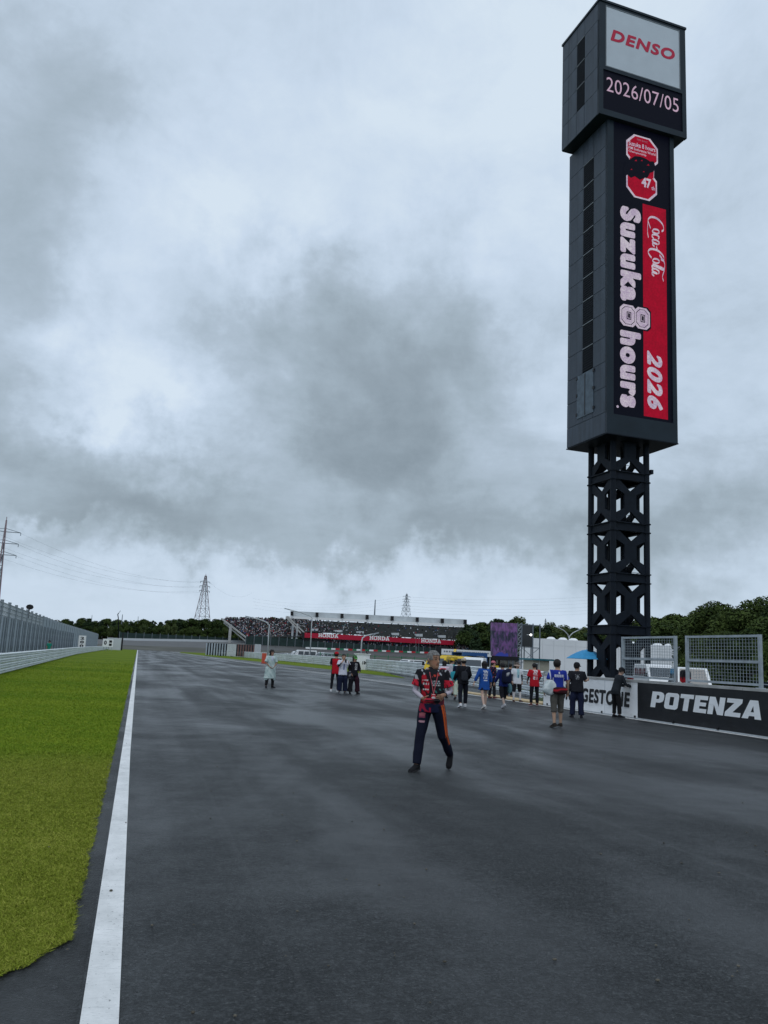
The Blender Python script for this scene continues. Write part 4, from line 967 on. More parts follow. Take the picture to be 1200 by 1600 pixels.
# ---------------------------------------------------------------- trees
def leaf_mesh(name, clumps, n, size, m, seed, flat=.5, squash=1.0):
    r = np.random.default_rng(seed); w = np.array([c[3] ** 2 for c in clumps]); w = w / w.sum()
    idx = r.choice(len(clumps), n, p=w); cl = np.array([c[:3] for c in clumps])[idx]; rad = np.array([c[3] for c in clumps])[idx]
    d = r.normal(size=(n, 3)); d /= np.linalg.norm(d, axis=1)[:, None]; rr = rad * (.55 + .5 * r.random(n) ** .6)
    p = cl + d * rr[:, None] * np.array([1, 1, squash]); 
    nrm = d * .7 + r.normal(size=(n, 3)) * flat; nrm[:, 2] += .35; nrm /= np.linalg.norm(nrm, axis=1)[:, None]
    t = np.cross(nrm, r.normal(size=(n, 3))); t /= np.linalg.norm(t, axis=1)[:, None]; b = np.cross(nrm, t)
    s = size * (.6 + .8 * r.random(n)); t *= s[:, None]; b *= (s * .55)[:, None]
    V = np.stack([p - t, p + b * .9 - t * .1, p + t, p - b * .9 + t * .1], 1).reshape(-1, 3)
    me = bpy.data.meshes.new(name); me.vertices.add(4 * n); me.vertices.foreach_set('co', V.ravel().astype('f'))
    me.loops.add(4 * n); me.loops.foreach_set('vertex_index', np.arange(4 * n, dtype='i')); me.polygons.add(n); me.polygons.foreach_set('loop_start', np.arange(0, 4 * n, 4, dtype='i'))
    me.update(); me.validate(); me.materials.append(M[m]); return me
def make_tree(kind, seed, h, n, size, name, label, group):
    r = random.Random(seed); T = thing(name, label, 'tree', (0, 0, -500), 0, group); cl = []; br = []
    if kind == 'pine':
        for k in range(15):
            z = h * (.30 + .68 * k / 15); R = h * .21 * (1 - .72 * (k / 15)) + .3
            for q in range(3):
                a = r.random() * 6.28; c = (math.cos(a) * R * .7, math.sin(a) * R * .7, z + r.uniform(-.3, .3)); cl.append((*c, R * .62)); br.append(((0, 0, z - .8), c, .07))
        sq = .55
    elif kind == 'broad':
        for k in range(26):
            a = r.random() * 6.28; e = r.random(); R = h * .30 * math.sin(math.pi * (.15 + .8 * e)) ; z = h * (.30 + .62 * e)
            c = (math.cos(a) * R, math.sin(a) * R, z); cl.append((*c, h * r.uniform(.09, .15)))
            if k % 2 == 0: br.append(((0, 0, h * .25 + .3 * (z - h * .25)), c, .09))
        sq = .8
    else:
        for k in range(22):
            a = r.random() * 6.28; e = r.random(); R = h * .16 * r.random() ** .5; z = h * (.35 + .60 * e)
            cl.append((math.cos(a) * R, math.sin(a) * R, z, h * .085))
            br.append(((math.cos(a) * R * .7, math.sin(a) * R * .7, 0), (math.cos(a) * R, math.sin(a) * R, z), .05))
        sq = 1.6
    g = G(); g.tube([(0, 0, -.5), (.1, 0, h * .3), (.0, .1, h * .6), (.05, 0, h * .92)], [h * .028, h * .021, h * .013, .04], 8)
    build(g, 'trunk', M['bark'], T, smooth=True)
    g = G()
    for a, b, w in br: g.tube([a, ((a[0] + b[0]) / 2, (a[1] + b[1]) / 2, (a[2] * .4 + b[2] * .6)), b], [w, w * .7, w * .35], 5)
    build(g, 'limbs', M['bark'], T, 'stuff' if False else None)
    link('crown', leaf_mesh('crown', cl, n, size, {'pine': 'leaf_dark', 'broad': 'leaf_mid', 'bamboo': 'leaf_light'}[kind], seed, squash=sq), None, T)
    return T
GF = 'far trees along the horizon'
protos = [make_tree('pine', 1, 15, 3400, .42, 'pine_tree', '', GF), make_tree('pine', 2, 13, 3000, .42, 'pine_tree', '', GF),
          make_tree('broad', 3, 12, 3600, .42, 'broadleaf_tree', '', GF), make_tree('broad', 4, 13, 3800, .42, 'broadleaf_tree', '', GF),
          make_tree('bamboo', 5, 14, 3000, .38, 'bamboo_clump', '', GF)]
KIND = ['dark pine', 'dark pine', 'rounded leafy tree', 'rounded leafy tree', 'feathery bamboo clump']
used = set(); ORD = {}
def ordinal(n):
    w = ['zeroth', 'first', 'second', 'third', 'fourth', 'fifth', 'sixth', 'seventh', 'eighth', 'ninth', 'tenth', 'eleventh', 'twelfth', 'thirteenth', 'fourteenth', 'fifteenth', 'sixteenth', 'seventeenth', 'eighteenth', 'nineteenth']
    if n < 20: return w[n]
    t = ['twenty', 'thirty', 'forty', 'fifty'][n // 10 - 2]
    return (t[:-1] + 'ieth') if n % 10 == 0 else t + ' ' + w[n % 10]
rt = random.Random(21)
def put_tree(k, x, y, z, ht, label, group):
    h0 = (15, 13, 12, 13, 14)[k]; s = ht / h0
    if k not in used: used.add(k); o = protos[k]; o.location = (x, y, z); o.rotation_euler = (0, 0, rt.random() * 6.28); o.scale = (s * rt.uniform(.9, 1.25),) * 2 + (s,)
    else: o = dup(protos[k], (x, y, z), rt.random() * 6.28, None, (s * rt.uniform(.9, 1.25), s * rt.uniform(.9, 1.25), s))
    ORD[group] = ORD.get(group, 0) + 1; o['label'] = label.replace('§', ordinal(ORD[group])); o['group'] = group; return o
# skyline of the far trees: (photo x, top y)
def line_of(pts, Y, dx, kinds, label, group, jit=8):
    x = pts[0][0]
    while x < pts[-1][0]:
        for (xa, ya), (xb, yb) in zip(pts[:-1], pts[1:]):
            if xa <= x <= xb: yt = ya + (yb - ya) * (x - xa) / (xb - xa)
        yy = Y + rt.uniform(-jit, jit); k = rt.choice(kinds); p = at(x, yt + rt.uniform(-2, 3), yy); zb = hgt(p.x, yy) - .3
        put_tree(k, p.x, yy, zb, (p.z - zb), label % KIND[k], group); x += dx * rt.uniform(.75, 1.25)
line_of([(84, 973), (110, 967), (150, 966), (200, 969), (260, 967), (340, 968), (372, 966)], 425, 9.5, [0, 1, 0, 2, 3, 1], '%s, § from the left behind the dark netted fence', 'far trees left of the grandstands')
line_of([(110, 980), (190, 978), (240, 976), (300, 980), (384, 984)], 385, 13, [2, 3, 4, 2, 4], 'lower %s, § from the left just above the dark netted fence', 'lower trees left of the grandstands')
line_of([(340, 968), (375, 963), (425, 965), (440, 969), (452, 963), (478, 960)], 400, 10, [0, 1, 2], '%s, § from the left showing over the open grandstand', 'trees behind the open grandstand')
line_of([(728, 974), (760, 968), (790, 965), (806, 968), (850, 975), (920, 983), (1010, 972)], 330, 11.5, [2, 3, 0, 1, 4], 'tall %s, § from the left behind the large screen', 'trees behind the large screen')
line_of([(728, 984), (800, 984), (1010, 990)], 300, 14, [2, 3, 0], 'lower %s, § from the left behind the white building', 'lower trees behind the white building')
line_of([(1008, 965), (1035, 961), (1065, 960), (1100, 962)], 190, 13, [2, 4, 3, 2], '%s, § from the left on the slope right of the tower', 'trees on the slope right of the tower')
line_of([(1008, 975), (1040, 972), (1080, 975)], 165, 14, [2, 3], 'lower %s, § from the left below the slope right of the tower', 'lower trees right of the tower')
# a few near trees at the right
big = [make_tree('broad', 31, 10, 15000, .17, 'broadleaf_tree', '', None), make_tree('broad', 32, 9, 14000, .16, 'broadleaf_tree', '', None)]
GB = 'large trees behind the mesh screens'
spots = [(1104, 966, 72, 0, 'leafy tree with the low left shoulder, beside the white building'), (1118, 943, 66, 0, 'tallest rounded tree behind the second mesh screen'), (1152, 951, 60, 1, 'dark tree between the two highest crowns on the right'),
         (1188, 937, 62, 0, 'tall dark tree at the right edge of the picture'), (1098, 990, 58, 1, 'lower bushy tree behind the left part of the second mesh screen'), (1135, 985, 54, 1, 'lower bushy tree behind the middle of the second mesh screen'),
         (1172, 985, 50, 0, 'lower bushy tree behind the right part of the second mesh screen'), (1205, 962, 50, 1, 'lighter green tree half out of the picture at the right'), (1225, 940, 58, 0, 'tree beyond the right edge of the picture'), (1215, 1000, 42, 1, 'low bushy tree just past the second mesh screen')]
for i, (px, py, Y, k, lab) in enumerate(spots):
    p = at(px, py, Y); s = p.z / (10, 9)[k]
    # low crowns: sink the trunk so foliage reaches the ground
    if i in (0, 2): big[k].location = (p.x, Y, -.15 * p.z); o = big[k]; o.scale = (s * 1.15,) * 3
    else: o = dup(big[k], (p.x, Y, -.15 * p.z), rt.random() * 6.28, None, (s * 1.15,) * 3)
    o['label'] = lab; o['group'] = GB
def hedge():
    cl = []; r = random.Random(4)
    for px in range(1075, 1300, 7):
        p = at(px, 1045, 54); cl.append((p.x + r.uniform(-.5, .5), 54 + r.uniform(-2, 2), r.uniform(.5, 1.6), r.uniform(.9, 1.5)))
    me = leaf_mesh('undergrowth', cl, 16000, .12, 'leaf_mid', 77)
    tag(link('undergrowth', me, None, None, 'stuff'), 'dark undergrowth below the large trees on the right', 'bushes')
hedge()
def far_wood():
    cl = []; r = random.Random(8)
    for px in range(60, 1030, 4):
        Y = 440; p = at(px, 985, Y); zb = hgt(p.x, Y); cl.append((p.x, Y + r.uniform(-4, 4), zb + r.uniform(1, 6), r.uniform(3, 4.5)))
    me = leaf_mesh('far_wood', cl, 26000, .8, 'leaf_dark', 79)
    tag(link('far_wood', me, None, None, 'stuff'), 'dark mass of woodland filling in behind the far trees', 'woodland')
far_wood()

# ---------------------------------------------------------------- pylons and power lines
def pylon(px, pt, pb, Y, half, label, arms, m1='pylon_red', lean=0.0, armw=1.0):
    a = at(px, pb, Y); h = at(px, pt, Y).z - a.z; T = thing('pylon', label, 'pylon', (a.x, Y, a.z), math.radians(20))
    wid = lambda t: half * (1 - t) ** 1.25 * 1.0 + half * .085; legs = [(-1, -1), (1, -1), (1, 1), (-1, 1)]
    n = 9; zs = [0] + [h * (1 - (1 - k / n) ** 1.15) for k in range(1, n + 1)]; th = max(.18, h * .0052)
    for (sx, sy) in legs:
        g = G()
        for k in range(n): g.bar((sx * wid(k / n), sy * wid(k / n), zs[k]), (sx * wid((k + 1) / n), sy * wid((k + 1) / n), zs[k + 1]), th * 1.2)
        build(g, 'leg', M[m1 if True else m1], T)
    g = G()
    for k in range(n):
        w0, w1 = wid(k / n), wid((k + 1) / n)
        for i in range(4):
            s0, s1 = legs[i], legs[(i + 1) % 4]
            g.bar((s0[0] * w0, s0[1] * w0, zs[k]), (s1[0] * w1, s1[1] * w1, zs[k + 1]), th * .6); g.bar((s1[0] * w0, s1[1] * w0, zs[k]), (s0[0] * w1, s0[1] * w1, zs[k + 1]), th * .6)
            g.bar((s0[0] * w1, s0[1] * w1, zs[k + 1]), (s1[0] * w1, s1[1] * w1, zs[k + 1]), th * .6)
    build(g, 'bracing', M['pylon_grey'], T)
    tips = []
    for (fz, hw) in arms:
        z = h * fz; hw = hw * armw; g = G()
        for sx in (-1, 1):
            g.bar((0, .4, z), (sx * hw, 0, z + .3), th); g.bar((0, 0, z + h * .03), (sx * hw, 0, z + .3), th * .7); g.bar((sx * hw, 0, z + .3), (sx * hw, 0, z - h * .02), th * .9)
        build(g, 'cross_arm', M['pylon_grey'], T); tips.append((z, hw))
    g = G(); g.bar((0, 0, h * .98), (0, 0, h * 1.03), th); build(g, 'peak', M[m1], T)
    return T, a, h, tips
P1 = pylon(-13, 811, 995, 450, 1.6, 'red and white pylon cut by the left edge of the picture', [(.90, 7.5), (.80, 7.0), (.70, 6.6)])
P2 = pylon(313, 899, 1001, 600, 5.6, 'pale red pylon with three short arms above the left trees', [(.90, 3.6), (.83, 3.8), (.76, 3.8)])
P3 = pylon(633, 928, 990, 900, 6.5, 'grey pylon rising behind the grandstand roof edge', [(.93, 5), (.86, 5), (.80, 5), (.70, 6.0), (.63, 6.0), (.56, 6.0)], 'pylon_grey')
P4 = pylon(852, 967, 1003, 900, 2.6, 'small distant pylon above the white building', [(.9, 2.2), (.8, 2.2)], 'pylon_grey')
def wire(p, q, sag, label, grp, r=.026):
    p = Vector(p); q = Vector(q); o = thing_pos = (p + q) / 2; n = 14; g = G()
    pts = [p.lerp(q, k / n) - Vector((0, 0, sag * 4 * (k / n) * (1 - k / n))) - o for k in range(n + 1)]
    g.tube(pts, r, 4); ob = build(g, 'power_line', M['pylon_grey'], None); ob.location = o
    return tag(ob, label, 'power line', grp)
def tipof(P, i, sx):
    T, a, h, tips = P; z, hw = tips[i]; c, s = math.cos(math.radians(20)), math.sin(math.radians(20)); return Vector((a.x + sx * hw * c, a.y + sx * hw * s, a.z + z))
for i in range(3):
    for sx in (1, -1): wire(tipof(P1, i, sx), tipof(P2, i, sx), 7, ('upper', 'middle', 'lower')[i] + ' power line on the %s side between the two left pylons' % ('right' if sx > 0 else 'left'), 'power lines between the two left pylons')
for i in range(6):
    q = at(1000, 925 + i * 5.5, 900); wire(tipof(P3, i, 1), q, 6, ordinal(i + 1) + ' power line from the top running right from the grey pylon', 'power lines right of the grey pylon', .042)
for i in range(4):
    q = at(395, 935 + i * 5, 1000); wire(tipof(P3, i, -1), q, 8, ordinal(i + 1) + ' power line from the top running left from the grey pylon', 'power lines left of the grey pylon', .03)
wire((tipof(P2, 0, 1)), at(395, 925, 1000), 8, 'power line leaving the pale red pylon to the right', None, .03)

# masts and lamp posts
def mast(px, yb, yt, Y, r, label):
    a = at(px, yb, Y); b = at(px, yt, Y); g = G(); g.tube([(0, 0, 0), (0, 0, (b.z - a.z))], [r, r * .6], 6)
    o = build(g, 'mast', M['pylon_grey'], None); o.location = a; tag(o, label, 'mast')
mast(585, 966, 937, 360, .35, 'thick short mast above the middle of the grandstand'); mast(143, 970, 961, 420, .16, 'thin mast over the left trees'); mast(190, 975, 960, 380, .22, 'thin pole right of the lamp post by the noise wall end')
mast(215, 975, 963, 420, .15, 'thin short mast over the trees right of the noise wall'); mast(376, 985, 964, 400, .14, 'thin mast over the open grandstand')
def lamp_post(px, yb, pts, Y, label, r=.09, double=False, m='pale'):
    a = at(px, yb, Y); T = thing('lamp_post', label, 'lamp post', (a.x, Y, a.z)); P = [at(x, y, Y) - a for x, y in pts]
    g = G(); g.tube([(0, 0, 0)] + P, [r * 1.3] + [r] * len(P), 7); build(g, 'pole', M[m], T, smooth=True)
    e = P[-1]; d = (P[-1] - P[-2]).normalized(); g = G(); g.bar(e, e + d * .9, .28, .14); build(g, 'lamp_head', M['galv'], T)
    return T, a
lamp_post(418, 1034, [(420, 985), (421, 977), (416, 972), (404, 967.5), (393, 965)], 120, 'curved lamp post behind the person in the pale raincoat')
lamp_post(484, 1030, [(487, 975), (488, 966), (484, 962), (470, 957), (452, 952.5)], 150, 'tall lamp post with long arm in front of the left end of the grandstand')
lamp_post(564, 1030, [(565, 1003), (566.5, 997), (571, 993.5), (582, 991)], 110, 'short curved lamp post in front of the red banner')
lamp_post(185, 1002, [(185, 966), (184, 960), (185.5, 958)], 260, 'thin dark lamp post beside the end of the noise wall', .14, m='steel_black')
T, a = lamp_post(889, 1020, [(889, 1000), (890, 994), (895, 989), (903, 985)], 150, 'pale double armed lamp post over the white building')
g = G(); P = [at(x, y, 150) - a for x, y in ((889, 998), (887, 991), (881, 985), (873, 981))]; g.tube(P, .08, 7); g.bar(P[-1], P[-1] + Vector((-1.0, 0, .3)), .28, .14); build(g, 'second_arm', M['pale'], T)
for px in (654, 649): mast(px, 1020, 990, 300, .07, 'thin white pole before the red banner, %s of the pair' % ('right' if px == 654 else 'left'))

# ---------------------------------------------------------------- large screen on scaffold
def big_screen():
    Y = 100; a = at(768, 1040, Y); T = thing('video_screen', 'large video screen showing purple images on a scaffold', 'screen', (a.x, Y, 0))
    P = lambda x, y, d=0: at(x, y, Y + d) - Vector((a.x, Y, 0))
    m = bpy.data.materials.new('screen_picture'); m.use_nodes = True; t = m.node_tree; N = NT(t); bs = t.nodes['Principled BSDF']
    tc = N.n('ShaderNodeTexCoord'); sep = N.n('ShaderNodeSeparateXYZ'); N.link(tc.outputs['Object'], sep.inputs[0])
    mp = N.n('ShaderNodeMapping'); mp.inputs['Scale'].default_value = (1.1, 1, .38); N.link(tc.outputs['Object'], mp.inputs[0])
    nz = N.n('ShaderNodeTexNoise'); nz.inputs['Scale'].default_value = 2.4; nz.inputs['Detail'].default_value = 5; nz.inputs['Roughness'].default_value = .65; nz.inputs['Distortion'].default_value = .8; N.link(mp.outputs[0], nz.inputs['Vector'])
    cr = N.n('ShaderNodeValToRGB'); e = cr.color_ramp.elements; e[0].position = .40; e[0].color = (.008, .008, .025, 1); e[1].position = .76; e[1].color = (.34, .16, .34, 1)
    for p_, c_ in ((.48, (.03, .03, .08)), (.56, (.13, .05, .20)), (.64, (.10, .07, .24))): q = e.new(p_); q.color = (*c_, 1)
    N.link(nz.outputs['Fac'], cr.inputs[0])
    top = N.m('GREATER_THAN', sep.outputs[2], 5.6); low = N.m('LESS_THAN', sep.outputs[2], 2.9)
    n2 = N.n('ShaderNodeTexNoise'); n2.inputs['Scale'].default_value = .5; N.link(tc.outputs['Object'], n2.inputs['Vector'])
    blue = N.m('MULTIPLY', low, N.m('GREATER_THAN', n2.outputs['Fac'], .5))
    mx = N.n('ShaderNodeMixRGB'); N.link(N.m('MULTIPLY', top, .22), mx.inputs[0]); N.link(cr.outputs[0], mx.inputs[1]); mx.inputs[2].default_value = (.30, .14, .42, 1)
    m2 = N.n('ShaderNodeMixRGB'); N.link(blue, m2.inputs[0]); N.link(mx.outputs[0], m2.inputs[1]); m2.inputs[2].default_value = (.02, .04, .34, 1)
    N.link(m2.outputs[0], bs.inputs['Emission Color']); bs.inputs['Emission Strength'].default_value = .55; bs.inputs['Base Color'].default_value = (.01, .01, .015, 1)
    c = [P(769, 1024.5), P(808, 1026.5), P(808, 974), P(769, 972.5)]
    g = G(); g.add(c + [v + Vector((0, .5, 0)) for v in c], [(0, 1, 2, 3), (1, 5, 6, 2), (4, 0, 3, 7), (3, 2, 6, 7)]); build(g, 'picture_panel', m, T)
    g = G(); c = [P(768, 1031), P(811, 1032.5), P(811, 1026.6), P(768, 1024.6)]; g.add(c + [v + Vector((0, .6, 0)) for v in c], [(0, 1, 2, 3), (3, 2, 6, 7), (1, 5, 6, 2)]); build(g, 'base_skirt', M['black'], T)
    # scaffold towers
    X0 = P(810, 1000).x; X1 = P(845, 1000).x; zt = P(820, 973.5).z; ZB = -.0
    for x in (X0, X0 + .6, X1 - 1.0, X1):
        for y in (.3, 2.8): g = G(); g.bar((x, y, ZB), (x, y, zt), .12); build(g, 'standard', M['pylon_grey'], T)
    g = G(); k = 0; z = 1.0
    while z < zt:
        for y in (.3, 2.8): g.bar((X0, y, z), (X0 + .6, y, z), .06)
        g.bar((X0, .3, z), (X0 + .6, .3, min(zt, z + .6)), .06); z += .6
    build(g, 'truss_bracing', M['galv'], T)
    for z in (1.7, 3.7, zt - .2): g = G(); g.bar((X0, .3, z), (X1, .3, z), .08); g.bar((X1, .3, z), (X1, 2.8, z), .08); build(g, 'ledger', M['pylon_grey'], T)
    g = G(); g.bar((X0 + .6, .35, 1.7), (X1, .35, 3.7), .05); g.bar((X0 + .6, .35, 3.7), (X1, .35, 1.7), .05); g.bar((X0 + .6, .35, 0), (X1, .35, 1.7), .05); build(g, 'diagonal', M['pylon_grey'], T)
    build(G().box(X0 + .65, X1 - .1, 2.0, 2.1, 3.8, zt - .15), 'dark_net', M['deck_dark'], T)
    g = G(); q = P(829.5, 992, -.2); g.ell(q, (.16, .12, .15), n=10, m=6); build(g, 'flood_lamp', M['screen_glow'], T); g = G(); g.bar(q + Vector((-.5, .15, 0)), q + Vector((0, .15, 0)), .07); build(g, 'lamp_arm', M['pale'], T)
big_screen()

# ---------------------------------------------------------------- white building, kiosk, parasol, boards in the yard
def white_building():
    Y = 120; a = at(812, 1045, Y); b = at(1064, 1050, Y); T = thing('storage_building', 'long low white building with small roof domes behind the tower', 'building', (a.x, Y, 0))
    z1 = at(870, 999.0, Y).z; L = b.x - a.x; n = 15
    for k in range(n): build(G().box(L * k / n + .015, L * (k + 1) / n - .015, 0, .15, 0, z1 - 1.02), 'wall_panel', M['whitebuild'], T); 
    for k in range(n): build(G().box(L * k / n + .015, L * (k + 1) / n - .015, 0, .15, z1 - 1.0, z1), 'wall_panel', M['whitebuild'], T)
    k_ = a.x / Y; D_ = 12; g = G(); g.add([(x, y, z) for z in (0, z1 - .05) for x, y in ((.05, .16), (L - .05, .16), (L - .05 + D_ * .6, D_), (.05 + D_ * k_ * 1.1, D_))], [(0, 3, 2, 1), (4, 5, 6, 7), (0, 1, 5, 4), (1, 2, 6, 5), (2, 3, 7, 6), (3, 0, 4, 7)]); build(g, 'building_core', M['whitebuild'], T)
    for px in (863, 881.5, 898, 930, 990, 1030, 1048):
        q = at(px, 999, Y + 2); g = G(); g.ell((q.x - a.x, 2.5, z1 - .1), (.66, 1.2, .55), n=12, m=8); build(g, 'roof_dome', M['white'], T, smooth=True)
white_building()
def kiosk():
    Y = 75; a = at(833, 1050, Y); b = at(858, 1050, Y); T = thing('kiosk', 'small cream kiosk with flat teal roof behind the person in red', 'kiosk', (a.x, Y, 0)); w = b.x - a.x; z = at(845, 1032, Y).z
    build(G().box(0, w, 0, 2.2, 0, z), 'wall', M['cream'], T); build(G().box(-.35, w + .35, -.35, 2.5, z, z + .16), 'roof', M['teal'], T)
    f = build(G().box(.12, .5, -.03, .04, z * .42, z * .86), 'window_frame', M['white'], T); build(G().box(.16, .46, -.045, -.032, z * .46, z * .82), 'pane', M['glass'], f)
    build(G().box(.62, .66, -.02, .01, 0, z), 'corner_trim', M['white'], T); build(G().box(-.3, w + .2, -.5, -.1, 0, .7), 'counter', M['teal'], T)
kiosk()
def parasol():
    Y = 62; c = at(918, 1030, Y); T = thing('parasol', 'bright blue and white parasol half hidden by the tower leg', 'parasol', (c.x, Y, 0)); zt = at(913, 1014.5, Y).z; ze = at(900, 1029, Y).z; R = 1.75
    g = G(); g.bar((0, 0, 0), (0, 0, zt), .06); build(g, 'pole', M['galv'], T)
    for k in range(8):
        a0, a1 = k * math.pi / 4, (k + 1) * math.pi / 4; g = G(); rows = []
        for i in range(5):
            f = i / 4; r = .05 + R * f; z = zt - (zt - ze) * f ** 1.5
            rows.append([(r * math.cos(a0 + (a1 - a0) * j / 3) * (1 - .03 * (j in (1, 2)) * f), r * math.sin(a0 + (a1 - a0) * j / 3) * (1 - .03 * (j in (1, 2)) * f), z) for j in range(4)])
        g.loft(rows, cap=False, close=False); build(g, 'canopy_gore', M['parasol'] if k % 8 not in (0, 7) else M['white'], T, smooth=True)
    build(G().ell((0, 0, .12), (.3, .3, .12)), 'base', M['concrete'], T)
parasol()
def yard_boards():
    Y = 110; a = at(690, 1025, Y); b = at(768, 1029, Y); z1 = at(728, 1015.5, Y).z; z0 = at(728, 1024.5, Y).z
    T = thing('advert_board', 'long white board with faint dark lettering behind the yellow vans', 'board', (a.x, Y, 0)); L = b.x - a.x
    p = build(G().box(0, L, 0, .12, z0, z1), 'panel', M['white'], T)
    for x in (0.1, L / 2, L - .2): build(G().box(x, x + .12, .13, .25, 0, z1), 'post', M['galv'], T)
    g = G(); r = random.Random(5); x = .3
    while x < L - .4: w = r.uniform(.08, .3); g.box(x, x + w, -.012, -.002, z0 + .35, z0 + .55); x += w + r.uniform(.05, .15)
    build(g, 'faded_print', M['pylon_grey'], p)
    Y = 112; a = at(681, 1022, Y); b = at(700, 1024, Y); z1 = at(690, 1009.5, Y).z
    T = thing('timing_board', 'dark timing board standing right of the nearest man’s head', 'board', (a.x, Y, 0)); w = b.x - a.x
    build(G().box(0, w, 0, .3, .6, z1), 'panel', M['black'], T); g = G()
    for i in range(5): g.box(.1, w - .1, -.03, -.005, .9 + i * .28, .93 + i * .28)
    build(g, 'frame_bars', M['pylon_grey'], T); build(G().box(.3, .4, .1, .2, 0, .6), 'leg', M['black'], T); build(G().box(w - .4, w - .3, .1, .2, 0, .6), 'leg', M['black'], T)
    Y = 95; a = at(556, 1045, Y); z1 = at(575, 1018, Y).z
    T = thing('marshal_hut', 'small white hut with black marks right of the person in the green cap', 'hut', (a.x, Y, 0))
    build(G().box(.1, 1.6, 0, 1.2, 0, z1 - .35), 'wall', M['white'], T); build(G().box(0, 1.7, -.1, 1.3, z1 - .35, z1 - .27), 'roof', M['white'], T)
    lettering('1M', lambda u, v: (.75 + u, -.006, .62 + v), .55, .40, M['black'], 'letters', T, offset=.05); lettering('C', lambda u, v: (1.12 + u, -.01, z1 - .24 + v), .32, .34, M['black'], 'letters', T, offset=.04)
    Y = 130; a = at(500, 1030, Y); b = at(668, 1036, Y); T = thing('green_railing', 'thin green railing beyond the guardrail, left of the nearest man', 'railing', (a.x, Y, 0)); L = b.x - a.x
    for z in (1.0, 1.6): build(G().box(0, L, 0, .07, z, z + .07), 'rail', M['green'], T)
    pm = G().box(-.05, .05, 0, .1, 0, 1.9).mesh('post'); pm.materials.append(M['green'])
    for k in range(9): o = link('post', pm, None, T); o.location = (L * k / 8, 0, 0)
    Y = 100; a = at(607, 1042, Y); T = thing('barrier_stack', 'low stack of pinkish grey barrier boards behind the guardrail', 'barriers', (a.x, Y, 0))
    for k in range(4): g = G(); g.bar((.2 * k, .3 * k, .55 + .06 * k), (4.4, .3 * k, .30 + .06 * k), .08, .22); build(g, 'board', M['cream' if k % 2 else 'pale'], T)
    build(G().box(-.1, 1.2, .2, .9, .0, 1.0), 'crate', M['rust'], T)
    Y = 58; a = at(768, 1060, Y); T = thing('yellow_sign', 'small yellow board with black letters among the walkers', 'sign', (a.x, Y, 0))
    z0, z1 = at(776, 1049, Y).z, at(776, 1040, Y).z; build(G().box(0, .55, 0, .05, z0, z1), 'panel', M['yellow'], T); lettering('CA', lambda u, v: (.12 + u, -.006, z0 + .10 + v), .32, .18, M['black'], 'letters', T, offset=.04); build(G().box(.25, .3, .06, .1, 0, z1), 'post', M['galv'], T)
yard_boards()

# ---------------------------------------------------------------- vehicles
def bevel_me(me, w=.04, seg=2):
    bm = bmesh.new(); bm.from_mesh(me); bmesh.ops.bevel(bm, geom=[e for e in bm.edges], offset=w, segments=seg, affect='EDGES', profile=.6, clamp_overlap=True)
    bmesh.ops.recalc_face_normals(bm, faces=bm.faces); bm.to_mesh(me); bm.free(); return me
def prism(g, prof, y0, y1, taper=0.0, z0=0):
    n = len(prof)
    def yy(z, y): return y * (1 - taper * max(0, z - z0))
    g.add([(x, yy(z, y0), z) for x, z in prof] + [(x, yy(z, y1), z) for x, z in prof], [tuple(reversed(range(n))), tuple(range(n, 2 * n))] + [(k, (k + 1) % n, n + (k + 1) % n, n + k) for k in range(n)]); return g
def wheels(T, xs, w, r=.32):
    for x in xs:
        for sy in (-1, 1):
            g = G(); rg = [[(x + rr * math.cos(a * math.pi / 9), sy * (w / 2 - d), r + rr * math.sin(a * math.pi / 9)) for a in range(18)] for rr, d in ((r * .6, 0), (r * .95, -.0), (r, .04), (r, .18))]
            g.loft(rg); wh = build(g, 'wheel', M['tyre'], T)
            g = G(); g.loft([[(x + rr * math.cos(a * math.pi / 6), sy * (w / 2 + .012 - d), r + rr * math.sin(a * math.pi / 6)) for a in range(12)] for rr, d in ((.03, 0), (r * .55, 0.01), (r * .58, .05))]); build(g, 'rim', M['galv'], wh)
